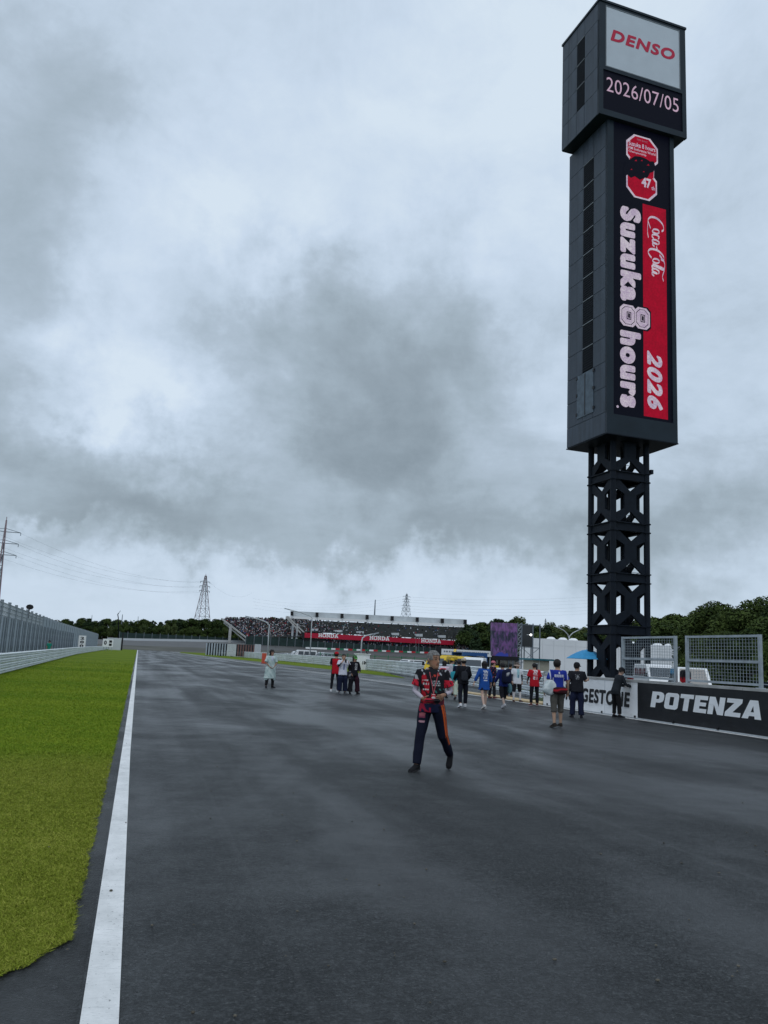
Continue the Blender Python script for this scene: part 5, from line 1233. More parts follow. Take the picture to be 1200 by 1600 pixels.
def van(label, loc, rz, m, L=4.4, Wd=1.7, Hh=1.95, nm='van', group=None, truck=False, cargo=None):
    T = thing(nm, label, 'van' if not truck else 'truck', loc, rz, group)   # front towards -x
    if truck:
        prof = [(-L / 2, .42), (-L / 2 - .02, 1.05), (-L / 2 + .22, Hh - .12), (-L / 2 + .38, Hh), (-L / 2 + 1.55, Hh), (-L / 2 + 1.6, .42)]
    else: prof = [(-L / 2, .34), (-L / 2 - .04, .85), (-L / 2 + .12, 1.12), (-L / 2 + .85, Hh - .14), (-L / 2 + 1.1, Hh), (L / 2 - .12, Hh), (L / 2, Hh - .25), (L / 2 + .02, .34)]
    me = prism(G(), prof, -Wd / 2, Wd / 2, .06, 1.0).mesh('body'); bevel_me(me, .05); link('body', me, m, T, smooth=False)
    z0 = 1.14
    if truck: ws = [(-L / 2 + .0, 1.12), (-L / 2 + .19, Hh - .22)]
    else: ws = [(-L / 2 + .20, 1.20), (-L / 2 + .80, Hh - .20)]
    (xa, za), (xb, zb) = ws; h = Wd / 2 - .14; o = .045
    g = G(); g.add([(xa - o, -h, za), (xb - o, -h + .05, zb), (xb - o, h - .05, zb), (xa - o, h, za)], [(0, 1, 2, 3)]); build(g, 'windscreen', M['glass'], T)
    xe = -L / 2 + 1.35 if truck else L / 2 - .3; spans = [(-L / 2 + .42, xe)] if truck else [(-L / 2 + .95, -.35), (-.25, .75), (.85, xe)]
    for sy in (-1, 1):
        for (x0, x1) in spans:
            y = sy * (Wd / 2 * (1 - .06 * .45) + .012); y2 = sy * (Wd / 2 * (1 - .06 * .8) + .012)
            g = G(); g.add([(x0, sy * (Wd / 2 * .99 + .012), 1.2), (x1, sy * (Wd / 2 * .99 + .012), 1.2), (x1, sy * (Wd / 2 * .955 + .012), Hh - .26), (x0 + .12, sy * (Wd / 2 * .955 + .012), Hh - .26)], [(0, 1, 2, 3)]); build(g, 'side_window', M['glass'], T)
        g = G(); g.box(-L / 2 - .07, -L / 2 + .02, sy * (Wd / 2 - .36) - .14, sy * (Wd / 2 - .36) + .14, .72, .92); build(g, 'headlight', M['lamp'], T)
        g = G(); g.bar((-L / 2 + .35, sy * Wd / 2, 1.15), (-L / 2 + .30, sy * (Wd / 2 + .16), 1.2), .05); g.box(-L / 2 + .22, -L / 2 + .30, sy * (Wd / 2 + .15) - .08, sy * (Wd / 2 + .15) + .08, 1.1, 1.4); build(g, 'mirror', M['black'], T)
    build(G().box(-L / 2 - .10, -L / 2 + .05, -Wd / 2 + .03, Wd / 2 - .03, .36, .60), 'bumper', M['black' if truck else 'pale'], T)
    if truck:
        build(G().box(-L / 2 + 1.7, L / 2, -Wd / 2, Wd / 2, .80, .92), 'load_bed', M['pale'], T)
        for sy in (-1, 1): build(G().box(-L / 2 + 1.7, L / 2, sy * Wd / 2 - .03, sy * Wd / 2 + .03, .93, 1.28), 'side_board', m, T)
        build(G().box(-L / 2 + .6, L / 2 - .1, -.35, .35, .45, .79), 'chassis', M['black'], T)
        if cargo == 'crane':
            g = G(); g.box(-L / 2 + 1.7, -L / 2 + 2.2, -.3, .3, .93, 1.9); g.bar((-L / 2 + 1.95, 0, 1.8), (L / 2 - .3, .2, 2.5), .22); g.bar((-L / 2 + 1.95, 0, 1.4), (.3, .1, 2.15), .12); build(g, 'crane_arm', M['yellow'], T)
    wheels(T, (-L / 2 + .85, L / 2 - .85), Wd)
    return T
def car(label, loc, rz, m, L=4.2, Wd=1.7, Hh=1.45, group=None):
    T = thing('parked_car', label, 'car', loc, rz, group)
    low = [(-L / 2, .32), (-L / 2 - .03, .62), (-L / 2 + .12, .80), (-L / 2 + 1.05, .94), (L / 2 - .15, .98), (L / 2, .80), (L / 2 + .02, .34)]
    me = prism(G(), low, -Wd / 2, Wd / 2, .03, .6).mesh('body'); bevel_me(me, .05); link('body', me, m, T)
    cab = [(-L / 2 + .92, .90), (-L / 2 + 1.55, Hh - .05), (-L / 2 + 1.8, Hh), (L / 2 - .75, Hh - .02), (L / 2 - .10, .92)]
    me = prism(G(), cab, -Wd / 2 + .03, Wd / 2 - .03, .16, .9).mesh('cabin'); bevel_me(me, .04); link('cabin', me, m, T)
    g = G(); g.add([(-L / 2 + .98, -.66, .97), (-L / 2 + 1.50, -.58, Hh - .08), (-L / 2 + 1.50, .58, Hh - .08), (-L / 2 + .98, .66, .97)], [(0, 1, 2, 3)])
    for v in range(4): x, y, z = g.v[v]; g.v[v] = (x - .03, y, z + .01)
    build(g, 'windscreen', M['glass'], T)
    g = G(); g.add([(L / 2 - .14, -.62, 1.0), (L / 2 - .68, -.55, Hh - .1), (L / 2 - .68, .55, Hh - .1), (L / 2 - .14, .62, 1.0)], [(3, 2, 1, 0)])
    for v in range(4): x, y, z = g.v[v]; g.v[v] = (x + .035, y, z + .01)
    build(g, 'rear_window', M['glass'], T)
    for sy in (-1, 1):
        for (x0, x1, x2, x3) in ((-L / 2 + 1.15, -.1, -.1, -L / 2 + 1.62), (0.0, L / 2 - .45, L / 2 - .85, 0.0)):
            yb = sy * ((Wd / 2 - .03) * (1 - .16 * .1) + .012); yt = sy * ((Wd / 2 - .03) * (1 - .16 * (Hh - 1.0)) + .012)
            g = G(); g.add([(x0, yb, 1.0), (x1, yb, 1.0), (x2, yt, Hh - .1), (x3, yt, Hh - .1)], [(0, 1, 2, 3)]); build(g, 'side_window', M['glass'], T)
        build(G().box(-L / 2 - .05, -L / 2 + .08, sy * .58 - .17, sy * .58 + .17, .62, .76), 'headlight', M['lamp'], T); build(G().box(L / 2 - .06, L / 2 + .04, sy * .62 - .15, sy * .62 + .15, .68, .86), 'tail_light', M['red'], T)
    wheels(T, (-L / 2 + .78, L / 2 - .78), Wd, .31); return T
def onY(px, Y): return (at(px, 1030, Y).x, Y, 0)
van('bright yellow van just right of the nearest man’s head', onY(690, 64), math.radians(52), M['yellow'], 4.0, 1.6, 1.9)
van('yellow truck with a small crane behind the person in the yellow cap', onY(709, 70), math.radians(60), M['yellow'], 4.6, 1.7, 2.0, 'crane_truck', None, True, 'crane')
van('yellow fronted van behind the person in the beige cap', onY(722, 66), math.radians(62), M['yellow'], 3.8, 1.6, 1.95)
van('white van with yellow window reflections under the blue gantry', onY(742, 62), math.radians(62), M['carwhite'], 4.0, 1.6, 1.9)
def gantry():
    Y = 66; a = at(722, 1050, Y); b = at(761, 1050, Y); T = thing('blue_gantry', 'blue steel frame arching over the white van', 'gantry', (a.x, Y, 0)); w = b.x - a.x; z = at(740, 1019.5, Y).z
    for x in (.0, w - .22):
        for y in (0, 2.4): build(G().box(x, x + .22, y, y + .18, 0, z - .28), 'leg', M['blue'], T)
    for y in (0, 2.4): build(G().box(0, w, y, y + .18, z - .28, z), 'beam', M['blue'], T)
    build(G().box(.02, w - .02, .19, 2.39, z - .05, z - .01), 'canopy', M['blue'], T)
gantry()
for px, Y, rz, m, lab in ((441, 190, 75, 'carblack', 'small dark car behind the white guardrail, nearest the raincoat'), (450, 175, 20, 'silver', 'silver car half hidden behind the guardrail'), (461, 170, 10, 'carwhite', 'white car with sloping bonnet behind the guardrail'), (353, 200, 5, 'carwhite', 'white car behind the striped catch fence'), (434, 178, 180, 'carblack', 'dark car beside the curved lamp post')):
    car(lab, onY(px, Y), math.radians(rz), M[m])
van('white box van with a row of dark gaps behind the guardrail', onY(475, 168), 0.02, M['carwhite'], 4.8, 1.8, 2.2)
van('white minivan parked far left behind the guardrail', onY(466, 190), .1, M['carwhite'], 4.2, 1.7, 1.9)
van('pale van seen just left of the person in the red cap', onY(508, 150), math.radians(35), M['silver'], 4.2, 1.7, 1.9)
car('pale car parked beside the marshal hut, left of the nearest man', onY(640, 84), math.radians(20), M['carwhite'])
van('white van behind the first mesh screen, right of the tower legs', onY(1022, 48), math.radians(70), M['carwhite'], 4.4, 1.7, 1.95)
car('white car behind the left half of the second mesh screen', onY(1078, 36), math.radians(62), M['carwhite'], 4.3, 1.75, 1.8)
car('red car showing beyond the first mesh screen', onY(1018, 60), math.radians(0), M['red'], 4.3, 1.75, 1.6)
def pipes():
    T = thing('pipe_pile', 'long grey pipes and boards laid behind the second mesh screen', 'pipes', (19.2, 22, 0)); r = random.Random(3)
    for k in range(7): g = G(); y = -3 + k * .2; g.bar((r.uniform(0, 1.5), 1.6 - k * .2, 1.28 + .03 * k), (r.uniform(1.0, 2.5), -2.6 - .2 * k, 1.10 + .03 * k), .06); build(g, 'pipe', M['galv' if k % 3 else 'steel_black'], T)
    for x, y in ((.6, 1.0), (1.6, -1.8)): build(G().box(x - .5, x + .5, y - .05, y + .05, 0, 1.12), 'trestle', M['galv'], T)
pipes()

# ---------------------------------------------------------------- people
def remesh(g, vox, smooth=2):
    me = g.mesh('shape'); bm = bmesh.new(); bm.from_mesh(me); bmesh.ops.recalc_face_normals(bm, faces=bm.faces); bm.to_mesh(me); bm.free()
    ob = bpy.data.objects.new('shape', me)
    r = ob.modifiers.new('r', 'REMESH'); r.mode = 'VOXEL'; r.voxel_size = vox; r.adaptivity = 0
    if smooth: s = ob.modifiers.new('s', 'SMOOTH'); s.iterations = smooth; s.factor = .5
    out = evaluated_mesh(ob); bpy.data.meshes.remove(me); return out
def paint(me, fn):
    n = len(me.vertices); co = np.empty(n * 3, 'f'); me.vertices.foreach_get('co', co); co = co.reshape(-1, 3)
    c = np.ones((n, 4), 'f'); c[:, :3] = fn(co[:, 0], co[:, 1], co[:, 2])
    a = me.color_attributes.new('col', 'FLOAT_COLOR', 'POINT'); a.data.foreach_set('color', c.ravel())
def flatc(c): return lambda x, y, z: np.tile(np.array(c), (len(x), 1))
def wrinkle(me, amp, f, seed):
    n = len(me.vertices); co = np.empty(n * 3, 'f'); me.vertices.foreach_get('co', co); co = co.reshape(-1, 3)
    no = np.empty(n * 3, 'f'); me.vertex_normals.foreach_get('vector', no); no = no.reshape(-1, 3)
    r = np.random.default_rng(seed); k = np.zeros(n)
    for q in range(9):
        fr = f * (1.2, 1.6, 2.2, 2.9, 3.6, 4.4, 5.6, 7, 9)[q]; d = r.normal(size=3) * (1, 1, .7); d /= np.linalg.norm(d)
        ph = co @ d * fr + .8 * np.sin(co @ r.normal(size=3) * f) + r.random() * 6.28
        k += np.sin(ph) * (.55, .5, .45, .4, .35, .3, .22, .16, .12)[q]
    co += no * (k * amp * .55)[:, None]; me.vertices.foreach_set('co', co.ravel()); me.update()
def nz_(x, y, z, f, seed=0):
    return (np.sin(x * f * 1.3 + seed) * np.sin(z * f + 1.7 * seed + y * f * .7) + .5 * np.sin(x * f * 2.9 + z * f * 2.1 + seed * 3))
def person(label, loc, face, Hgt, pose, wear, vox=.017, group=None):
    """face: heading in degrees, 0 looks at the camera side (-y); +90 looks towards +x"""
    T = thing('person', label, 'person', loc, math.radians(face), group)
    s = Hgt / 1.72; V = Vector; pz = pose
    R = lambda ax, a: Matrix.Rotation(math.radians(a), 3, ax)
    lean = pz.get('lean', 2); tyaw = pz.get('twist', 0); Rt = R('Z', tyaw) @ R('X', lean)
    fat = wear.get('build', 1.0)
    # legs, solved first so that the lower foot stands on the ground
    def leg(sx, spec):
        th, kn, ab = spec[:3]; fp = spec[3] if len(spec) > 3 else 0
        hip = V((sx * .092, 0, 0)); d1 = V((sx * math.sin(math.radians(ab)), -math.sin(math.radians(th)), -math.cos(math.radians(th)))).normalized()
        k = hip + d1 * .43; a2 = th - kn; d2 = V((sx * math.sin(math.radians(ab * .5)), -math.sin(math.radians(a2)), -math.cos(math.radians(a2)))).normalized()
        an = k + d2 * .405; fo = R('Z', sx * spec[4] if len(spec) > 4 else sx * 10) @ V((0, -math.cos(math.radians(fp)), -math.sin(math.radians(fp))))
        up = V((0, 0, 1)); fo.normalize(); upv = (up - fo * fo.dot(up)).normalized()
        heel = an - upv * .075 - fo * .05; toe = an - upv * .075 + fo * .19
        return hip, k, an, fo, upv, min(heel.z, toe.z)
    lg = {1: leg(1, pz.get('legL', (0, 0, 3))), -1: leg(-1, pz.get('legR', (0, 0, 3)))}
    base = -min(lg[1][5], lg[-1][5]); P0 = V((0, 0, base))
    S_ = lambda p: (p + P0) * s
    tor = lambda d, x=0, y=0: Rt @ V((x, y, d))
    def arm(sx, spec):
        sh = tor(.475, sx * .175, .005); ue = (Rt @ V(spec[0]).normalized()) * .285; el = sh + ue; fo = V(spec[1]).normalized() * .245; wr = el + fo
        return sh, el, wr
    ar = {1: arm(1, pz.get('armL', ((.25, .02, -1), (.12, -.2, -1)))), -1: arm(-1, pz.get('armR', ((-.25, .02, -1), (-.12, -.2, -1))))}
    neck = tor(.535); hd = tor(.655, 0, -.012); Rh = R('Z', pz.get('head', (0, 0))[0]) @ R('X', pz.get('head', (0, 0))[1] + lean * .3)
    skin_c = wear.get('skin', (.42, .25, .17))
    HS = 1.10
    # ---- body: one continuous surface
    g = G()
    def ringT(d, a, b, yo=0, n=16): return [S_(tor(d, a * fat * math.cos(2 * math.pi * k / n), yo + b * fat * math.sin(2 * math.pi * k / n))) for k in range(n)]
    g.loft([ringT(d, a, b, y) for d, a, b, y in ((-.08, .10, .08, 0), (-.03, .15, .105, 0), (.05, .155, .105, 0), (.15, .135, .09, 0), (.28, .145, .098, -.005), (.40, .165, .10, -.005), (.475, .165, .085, 0), (.515, .10, .07, 0), (.54, .055, .055, 0))])
    g.tube([S_(neck - tor(.04) + tor(0)), S_(neck), S_(hd - Rh @ (HS * V((0, 0, .05))))], [.058 * s, .053 * s, .052 * s], 12)
    HR = ((-.118, .020, -.070, -.030), (-.108, .038, -.086, -.005), (-.085, .052, -.092, .030), (-.05, .063, -.092, .065), (-.01, .071, -.088, .085), (.03, .075, -.087, .095), (.065, .072, -.082, .092), (.092, .057, -.062, .075), (.110, .033, -.030, .045), (.116, .012, -.008, .02))
    def headring(z, hw, yf, yb, n=18, gr=0.0):
        out = []
        for k in range(n):
            a = 2 * math.pi * k / n; yc = (yf + yb) / 2; hl = (yb - yf) / 2 + gr
            out.append(S_(hd + Rh @ (HS * V(((hw + gr) * math.cos(a), yc + hl * math.sin(a), z)))))
        return out
    g.loft([headring(*r) for r in HR])
    g.tube([S_(hd + Rh @ (HS * V(p))) for p in ((0, -.082, .022), (0, -.097, -.008), (0, -.108, -.028), (0, -.088, -.038))], [.009 * s, .012 * s, .016 * s, .010 * s], 8)
    for sx in (-1, 1): g.ell(S_(hd + Rh @ (HS * V((sx * .078, .010, -.008)))), (.010 * s, .018 * s, .032 * s), n=8, m=6)
    g.tube([S_(hd + Rh @ (HS * V((-.035, -.080, .032)))), S_(hd + Rh @ (HS * V((0, -.088, .030)))), S_(hd + Rh @ (HS * V((.035, -.080, .032))))], .009 * s, 6)
    for sx in (-1, 1):
        sh, el, wr = ar[sx]; g.tube([S_(sh), S_(sh.lerp(el, .5)), S_(el), S_(el.lerp(wr, .35)), S_(wr)], [.050 * s * fat, .044 * s * fat, .038 * s, .037 * s, .026 * s], 10)
        hip, k, an, fo, up, _ = lg[sx]; g.tube([S_(hip), S_(hip.lerp(k, .5)), S_(k), S_(k.lerp(an, .3)), S_(an)], [.083 * s * fat, .070 * s * fat, .052 * s, .054 * s, .036 * s], 12)
        g.tube([S_(an - fo * .045 - up * .03), S_(an + fo * .05 - up * .035), S_(an + fo * .15 - up * .055)], [.036 * s, .034 * s, .026 * s], 8)
    me = remesh(g, vox)
    # hands: palm, four bent fingers of different lengths and a thumb, appended to the same mesh
    hg = G()
    for sx in (-1, 1):
        sh, el, wr = ar[sx]; d = (wr - el).normalized(); hv = pz.get('handL' if sx > 0 else 'handR', None); 
        if hv is not None: d = (d * .4 + V(hv)).normalized()
        pn = V((-sx, 0, 0)) if abs(d.x) < .85 else V((0, -1, 0)); side = d.cross(pn).normalized(); pn = side.cross(d).normalized()
        pal = wr + d * .09
        rg = []
        for t, a, b in ((-.015, .026, .020), (.02, .034, .017), (.06, .042, .015), (.092, .040, .012)):
            c = wr + d * t; rg.append([S_(c + side * a * math.cos(2 * math.pi * q / 10) + pn * b * math.sin(2 * math.pi * q / 10)) for q in range(10)])
        hg.loft(rg); curl = pz.get('curl', .55)
        for i, (o, L) in enumerate(((.031, .070), (.011, .080), (-.010, .075), (-.030, .058))):
            p = wr + d * .085 + side * o; pts = [S_(p)]; dd = d
            for q in range(3): dd = (dd + pn * curl * .7).normalized(); p = p + dd * L * (.42, .33, .27)[q]; pts.append(S_(p))
            hg.tube(pts, [.0092 * s, .0086 * s, .0078 * s, .0058 * s], 6, ref=tuple(side))
        p = wr + d * .03 + side * .030; dd = (d * .75 + side * .75 + pn * .35).normalized(); pts = [S_(p)]
        for q in range(3): p = p + dd * (.034, .030, .024)[q]; pts.append(S_(p)); dd = (dd + d * .25 + pn * .25).normalized()
        hg.tube(pts, [.0125 * s, .0105 * s, .0095 * s, .007 * s], 6)
    bm = bmesh.new(); bm.from_mesh(me); hm = hg.mesh('hands'); bm.from_mesh(hm); bmesh.ops.recalc_face_normals(bm, faces=bm.faces); bm.to_mesh(me); bm.free(); me.name = 'body'
    iR = Rh.inverted(); hc = S_(hd)
    def skincol(x, y, z):
        c = np.tile(np.array(skin_c), (len(x), 1)).astype('f'); q = np.stack([x, y, z], 1) / 1.0 - np.array(hc); q = (q @ np.array(iR).T) / (s * HS)
        lips = (np.abs(q[:, 0]) < .026) & (np.abs(q[:, 2] + .064) < .008) & (q[:, 1] < -.06); c[lips] = np.array(skin_c) * (.72, .45, .45)
        ck = (np.abs(np.abs(q[:, 0]) - .04) < .018) & (np.abs(q[:, 2] + .03) < .02) & (q[:, 1] < -.05); c[ck] = np.array(skin_c) * (1.06, .92, .9)
        br = (np.abs(np.abs(q[:, 0]) - .030) < .019) & (np.abs(q[:, 2] - .036) < .007) & (q[:, 1] < -.06); c[br] = (.05, .04, .035)
        so = (np.abs(np.abs(q[:, 0]) - .030) < .014) & (np.abs(q[:, 2] - .012) < .008) & (q[:, 1] < -.06); c[so] = np.array(skin_c) * .75
        if wear.get('sleeve_skin') is not None: pass
        if wear.get('arm_col') is not None:
            for sx in (-1, 1):
                _, el, wr = ar[sx]; e = np.array(S_(el)); w = np.array(S_(wr)); P = np.stack([x, y, z], 1); t = ((P - e) @ (w - e)) / ((w - e) @ (w - e)); dist = np.linalg.norm(P - e - t[:, None] * (w - e), axis=1); up_ = np.array(S_(ar[sx][0])); t2 = ((P - e) @ (up_ - e)) / ((up_ - e) @ (up_ - e)); d2 = np.linalg.norm(P - e - t2[:, None] * (up_ - e), axis=1)
                c[((t > -.15) & (t < .93) & (dist < .06 * s)) | ((t2 > 0) & (t2 < .9) & (d2 < .07 * s))] = wear['arm_col']
        if wear.get('leg_col') is not None:
            for sx in (-1, 1):
                _, k, an, *_r = lg[sx]; m = z < S_(k).z + .05; c[m & (z < .9 * s)] = wear['leg_col']
        return c
    paint(me, skincol); link('body', me, M['skin'], T, smooth=True)
    for sx in (-1, 1):
        g = G(); g.ell(S_(hd + Rh @ (HS * V((sx * .030, -.083, .012)))), (.011 * s, .006 * s, .0065 * s), rot=Rh, n=8, m=6); build(g, 'eye', M['eye'], T, smooth=True)
    # ---- shirt / coat
    sw = wear.get('shirt')
    if sw:
        hem = sw.get('hem', -.06); k = sw.get('loose', 1.12); g = G(); n = 18
        prof = [(hem, .168 + sw.get('flare', 0), .118 + sw.get('flare', 0) * .7, 0)] + [r for r in ((-.20, .170, .122, 0), (-.08, .166, .118, 0), (.03, .160, .113, 0), (.14, .152, .104, 0), (.26, .156, .108, -.004), (.38, .174, .112, -.004), (.455, .176, .098, 0), (.495, .135, .082, 0), (.525, .075, .066, 0)) if r[0] > hem + .02]
        def rS(d, a, b, yo):
            a *= k * fat; b *= k * fat
            out = []
            for q in range(n):
                x, y = a * math.cos(2 * math.pi * q / n), yo + b * math.sin(2 * math.pi * q / n)
                p = tor(d, x, y) if d > -.1 else V((x + (pz.get('coat_shift', 0) * (-d) if d < -.1 else 0), y, d))
                out.append(S_(p))
            return out
        g.loft([rS(*r) for r in prof])
        sl = sw.get('sleeve', .55)
        for sx in (-1, 1):
            sh, el, wr = ar[sx]; e0 = tor(.468, sx * .14, 0)
            ur = sw.get('sleeve_r', .066) * fat
            if sl <= 1: pts = [e0, sh, sh.lerp(el, sl * .6), sh.lerp(el, sl)]; rr = [.062 * fat, ur + .002, ur, ur * 1.05]
            else: f = sl - 1; pts = [e0, sh, sh.lerp(el, .5), el, el.lerp(wr, f * .5), el.lerp(wr, f)]; rr = [.062 * fat, ur, ur * .93, ur * .85, ur * .80, ur * .72]
            g.tube([S_(p) for p in pts], [r * s for r in rr], 12)
        if sw.get('collar'): g.tube([S_(tor(.50)), S_(tor(.555))], [.078 * s, .066 * s], 12)
        me = remesh(g, vox, 2); wrinkle(me, .008 * s, 9, len(label)); me.name = 'shirt'
        c = sw['col']; paint(me, c if callable(c) else flatc(c)); link(sw.get('name', 'shirt'), me, M['cloth'], T, smooth=True)
    # ---- trousers / shorts / skirt
    tw = wear.get('trousers')
    if tw:
        g = G(); n = 16; k = tw.get('loose', 1.0); L = tw.get('len', 1.9)
        g.loft([[S_(V((a * fat * math.cos(2 * math.pi * q / n), b * fat * math.sin(2 * math.pi * q / n), d)) if d < 0 else tor(d, a * fat * math.cos(2 * math.pi * q / n), b * fat * math.sin(2 * math.pi * q / n))) for q in range(n)] for d, a, b in ((-.10, .13, .10), (-.06, .165, .118), (.0, .168, .118), (.06, .158, .110), (.10, .148, .10))])
        for sx in (-1, 1):
            hip, kn, an, *_r = lg[sx]
            pts = [hip + V((0, 0, .02)), hip.lerp(kn, .25), hip.lerp(kn, .6)]; rr = [.088 * fat, .092 * fat, .080 * k * fat]
            if L <= 1: pts.append(hip.lerp(kn, L + .02)); rr.append(.080 * k * fat)
            else:
                f = L - 1; pts += [kn, kn.lerp(an, f * .5), kn.lerp(an, f)]; rr += [.068 * k * fat, .063 * k, .060 * k * tw.get('cuff', 1)]
            g.tube([S_(p) for p in pts], [r * s for r in rr], 14)
        me = remesh(g, vox, 2); wrinkle(me, .009 * s, 8, len(label) + 5); me.name = 'trousers'
        c = tw['col']; c = c if callable(c) else flatc(c)
        if tw.get('stripe'):
            c0 = c; hip, kn, an, *_r = lg[1]; J_ = [np.array(S_(q)) for q in (hip, kn, an)]
            def c(x, y, z):
                out = c0(x, y, z); P = np.stack([x, y, z], 1); out = np.array(out)
                for a_, b_, t0, t1 in ((J_[0], J_[1], -.35, 1.05), (J_[1], J_[2], -.05, .42)):
                    ax = b_ - a_; t = ((P - a_) @ ax) / (ax @ ax); off = P - a_ - t[:, None] * ax; ln_ = np.linalg.norm(off, axis=1) + 1e-6
                    o_ = off / ln_[:, None]; dd = o_ @ np.array([.93, -.36, 0]); m = (t > t0) & (t < t1) & (dd > .935) & (x > .03); out[m] = tw['stripe']
                    out[m & (np.abs((o_ @ np.array([.36, .93, 0]))) < .10)] = (.12, .04, .03)
                return out
        paint(me, c); link(tw.get('name', 'trousers'), me, M['cloth'], T, smooth=True)
    # ---- shoes
    sc_ = wear.get('shoes', (.02, .02, .02))
    for sx in (-1, 1):
        hip, kn, an, fo, up, _ = lg[sx]; sd = fo.cross(up).normalized(); g = G(); rings = []
        for t, w, h in ((-.070, .022, .04), (-.055, .036, .085), (.0, .040, .100), (.05, .041, .075), (.11, .045, .052), (.16, .042, .042), (.19, .026, .028)):
            c = an - up * .075 + fo * t; ring = []
            for q in range(12):
                a = 2 * math.pi * q / 12; y = math.sin(a); ring.append(S_(c + sd * w * math.copysign(abs(math.cos(a)) ** .8, math.cos(a)) + up * (h * .5 + h * .5 * (max(-1, y * 1.15) if y > 0 else y))))
            rings.append(ring)
        g.loft(rings); sh_me = g.mesh('shoe'); paint(sh_me, flatc(sc_)); so = link('shoe', sh_me, M['cloth'], T, smooth=True)
        g = G(); rg = []
        for dz in (0.0, .022): rg.append([S_(an - up * (.078 - dz) + fo * (t + .0) + sd * w) for t, w in ((-.075, 0), (-.06, .034), (.04, .038), (.12, .048), (.18, .035), (.20, 0), (.18, -.035), (.12, -.048), (.04, -.038), (-.06, -.034))])
        g.loft(rg); sm_ = g.mesh('sole'); paint(sm_, flatc(wear.get('sole', tuple(min(1, c * 1.3 + .02) for c in sc_)))); link('sole', sm_, M['cloth'], so)
    # ---- hair
    hr = wear.get('hair', 'short'); hm_ = M[wear.get('hairmat', 'hair')]
    if hr:
        gr = {'short': .012, 'stubble': .008, 'bob': .022, 'long': .018}[hr]; g = G(); rows = []
        lowz = {'short': -.05, 'stubble': -.045, 'bob': -.115, 'long': -.16}[hr]
        Z = [lowz + (.0 - lowz) * q / 4 for q in range(4)] + [.0, .03, .065, .092, .110, .118]
        def prof(z):
            for (z0, *a), (z1, *b) in zip(HR[:-1], HR[1:]):
                if z0 <= z <= z1: t = (z - z0) / (z1 - z0); return [p + (q - p) * t for p, q in zip(a, b)]
            return list(HR[0][1:]) if z < HR[0][0] else list(HR[-1][1:])
        n = 28; grid = []
        for z in Z:
            hw, yf, yb = prof(z)
            if z < -.05: hw, yf, yb = max(hw, .062), -.05, .075
            ring = []
            for q in range(n):
                a = 2 * math.pi * q / n; w = gr * (1 + .35 * math.sin(q * 2.7 + z * 90) * (hr != 'stubble'))
                ring.append(V(((hw + w) * math.cos(a), (yf + yb) / 2 + ((yb - yf) / 2 + w) * math.sin(a), z + (gr * .8 if z > .1 else 0))))
            grid.append(ring)
        g.v = [tuple(S_(hd + Rh @ (HS * p))) for ring in grid for p in ring]
        fl = .052 if hr != 'stubble' else .062
        for i in range(len(grid) - 1):
            for q in range(n):
                c = (grid[i][q] + grid[i + 1][(q + 1) % n]) / 2
                if c.y < (-.012 if hr != 'stubble' else (-.05 if c.z > .0 else -.012)) and c.z < fl and not (hr in ('bob', 'long') and abs(c.x) > .060 and c.y > -.045): continue
                if hr in ('short', 'stubble') and c.z < -.02 and c.y < .03: continue
                g.f.append((i * n + q, i * n + (q + 1) % n, (i + 1) * n + (q + 1) % n, (i + 1) * n + q))
        g.f.append(tuple((len(grid) - 1) * n + q for q in range(n)))
        build(g, 'hair', hm_, T, smooth=True)
    # ---- hats
    ct = wear.get('cap')
    if ct:
        kind, cc = ct[0], ct[1]; g = G(); n = 20; rings = []
        for z, gr_ in ((.028, .012), (.050, .014), (.08, .016), (.105, .018), (.120, .020)):
            hw, yf, yb = (.075, -.086, .095) if z < .04 else ((.074, -.085, .094) if z < .06 else ((.066, -.074, .084) if z < .09 else ((.045, -.045, .055) if z < .11 else (.012, -.01, .02))))
            rings.append([S_(hd + Rh @ (HS * V(((hw + gr_) * math.cos(2 * math.pi * q / n), (yf + yb) / 2 + ((yb - yf) / 2 + gr_) * math.sin(2 * math.pi * q / n), z + (.012 if z > .1 else 0))))) for q in range(n)])
        g.loft(rings); cm = g.mesh('cap'); paint(cm, flatc(cc)); co = link('cap', cm, M['cloth'], T, smooth=True)
        g = G()
        if kind == 'cap':
            bs_ = ct[2] if len(ct) > 2 else -1
            up_, dn = [], []
            for q in range(9):
                a = math.pi * (q / 8); x = .078 * math.cos(a); y = bs_ * (.072 + .085 * math.sin(a)); z = .036 - .012 * math.sin(a) ** 2
                up_.append(S_(hd + Rh @ (HS * V((x, y, z))))); dn.append(S_(hd + Rh @ (HS * V((x, y, z - .006)))))
            g.add(up_ + dn, [tuple(range(9)), tuple(reversed(range(9, 18)))] + [(q, q + 9, q + 10, q + 1) for q in range(8)])
            bm_ = g.mesh('brim')
        else:
            g.loft([[S_(hd + Rh @ (HS * V(((a + .088) * math.cos(2 * math.pi * q / n), .004 + (a + .104) * math.sin(2 * math.pi * q / n), z))) ) for q in range(n)] for a, z in ((.0, .040), (.045, .0), (.045, -.006), (-.004, .030))], cap=False)
            bm_ = g.mesh('brim')
        paint(bm_, flatc(ct[3] if len(ct) > 3 else cc)); link('brim', bm_, M['cloth'], co)
    return T, dict(S=S_, tor=tor, arm=ar, leg=lg, hd=hd, Rh=Rh, s=s, loc=Vector(loc), face=face)
def wpt(info, p):     # person space to world
    return info['loc'] + Matrix.Rotation(math.radians(info['face']), 3, 'Z') @ info['S'](p)
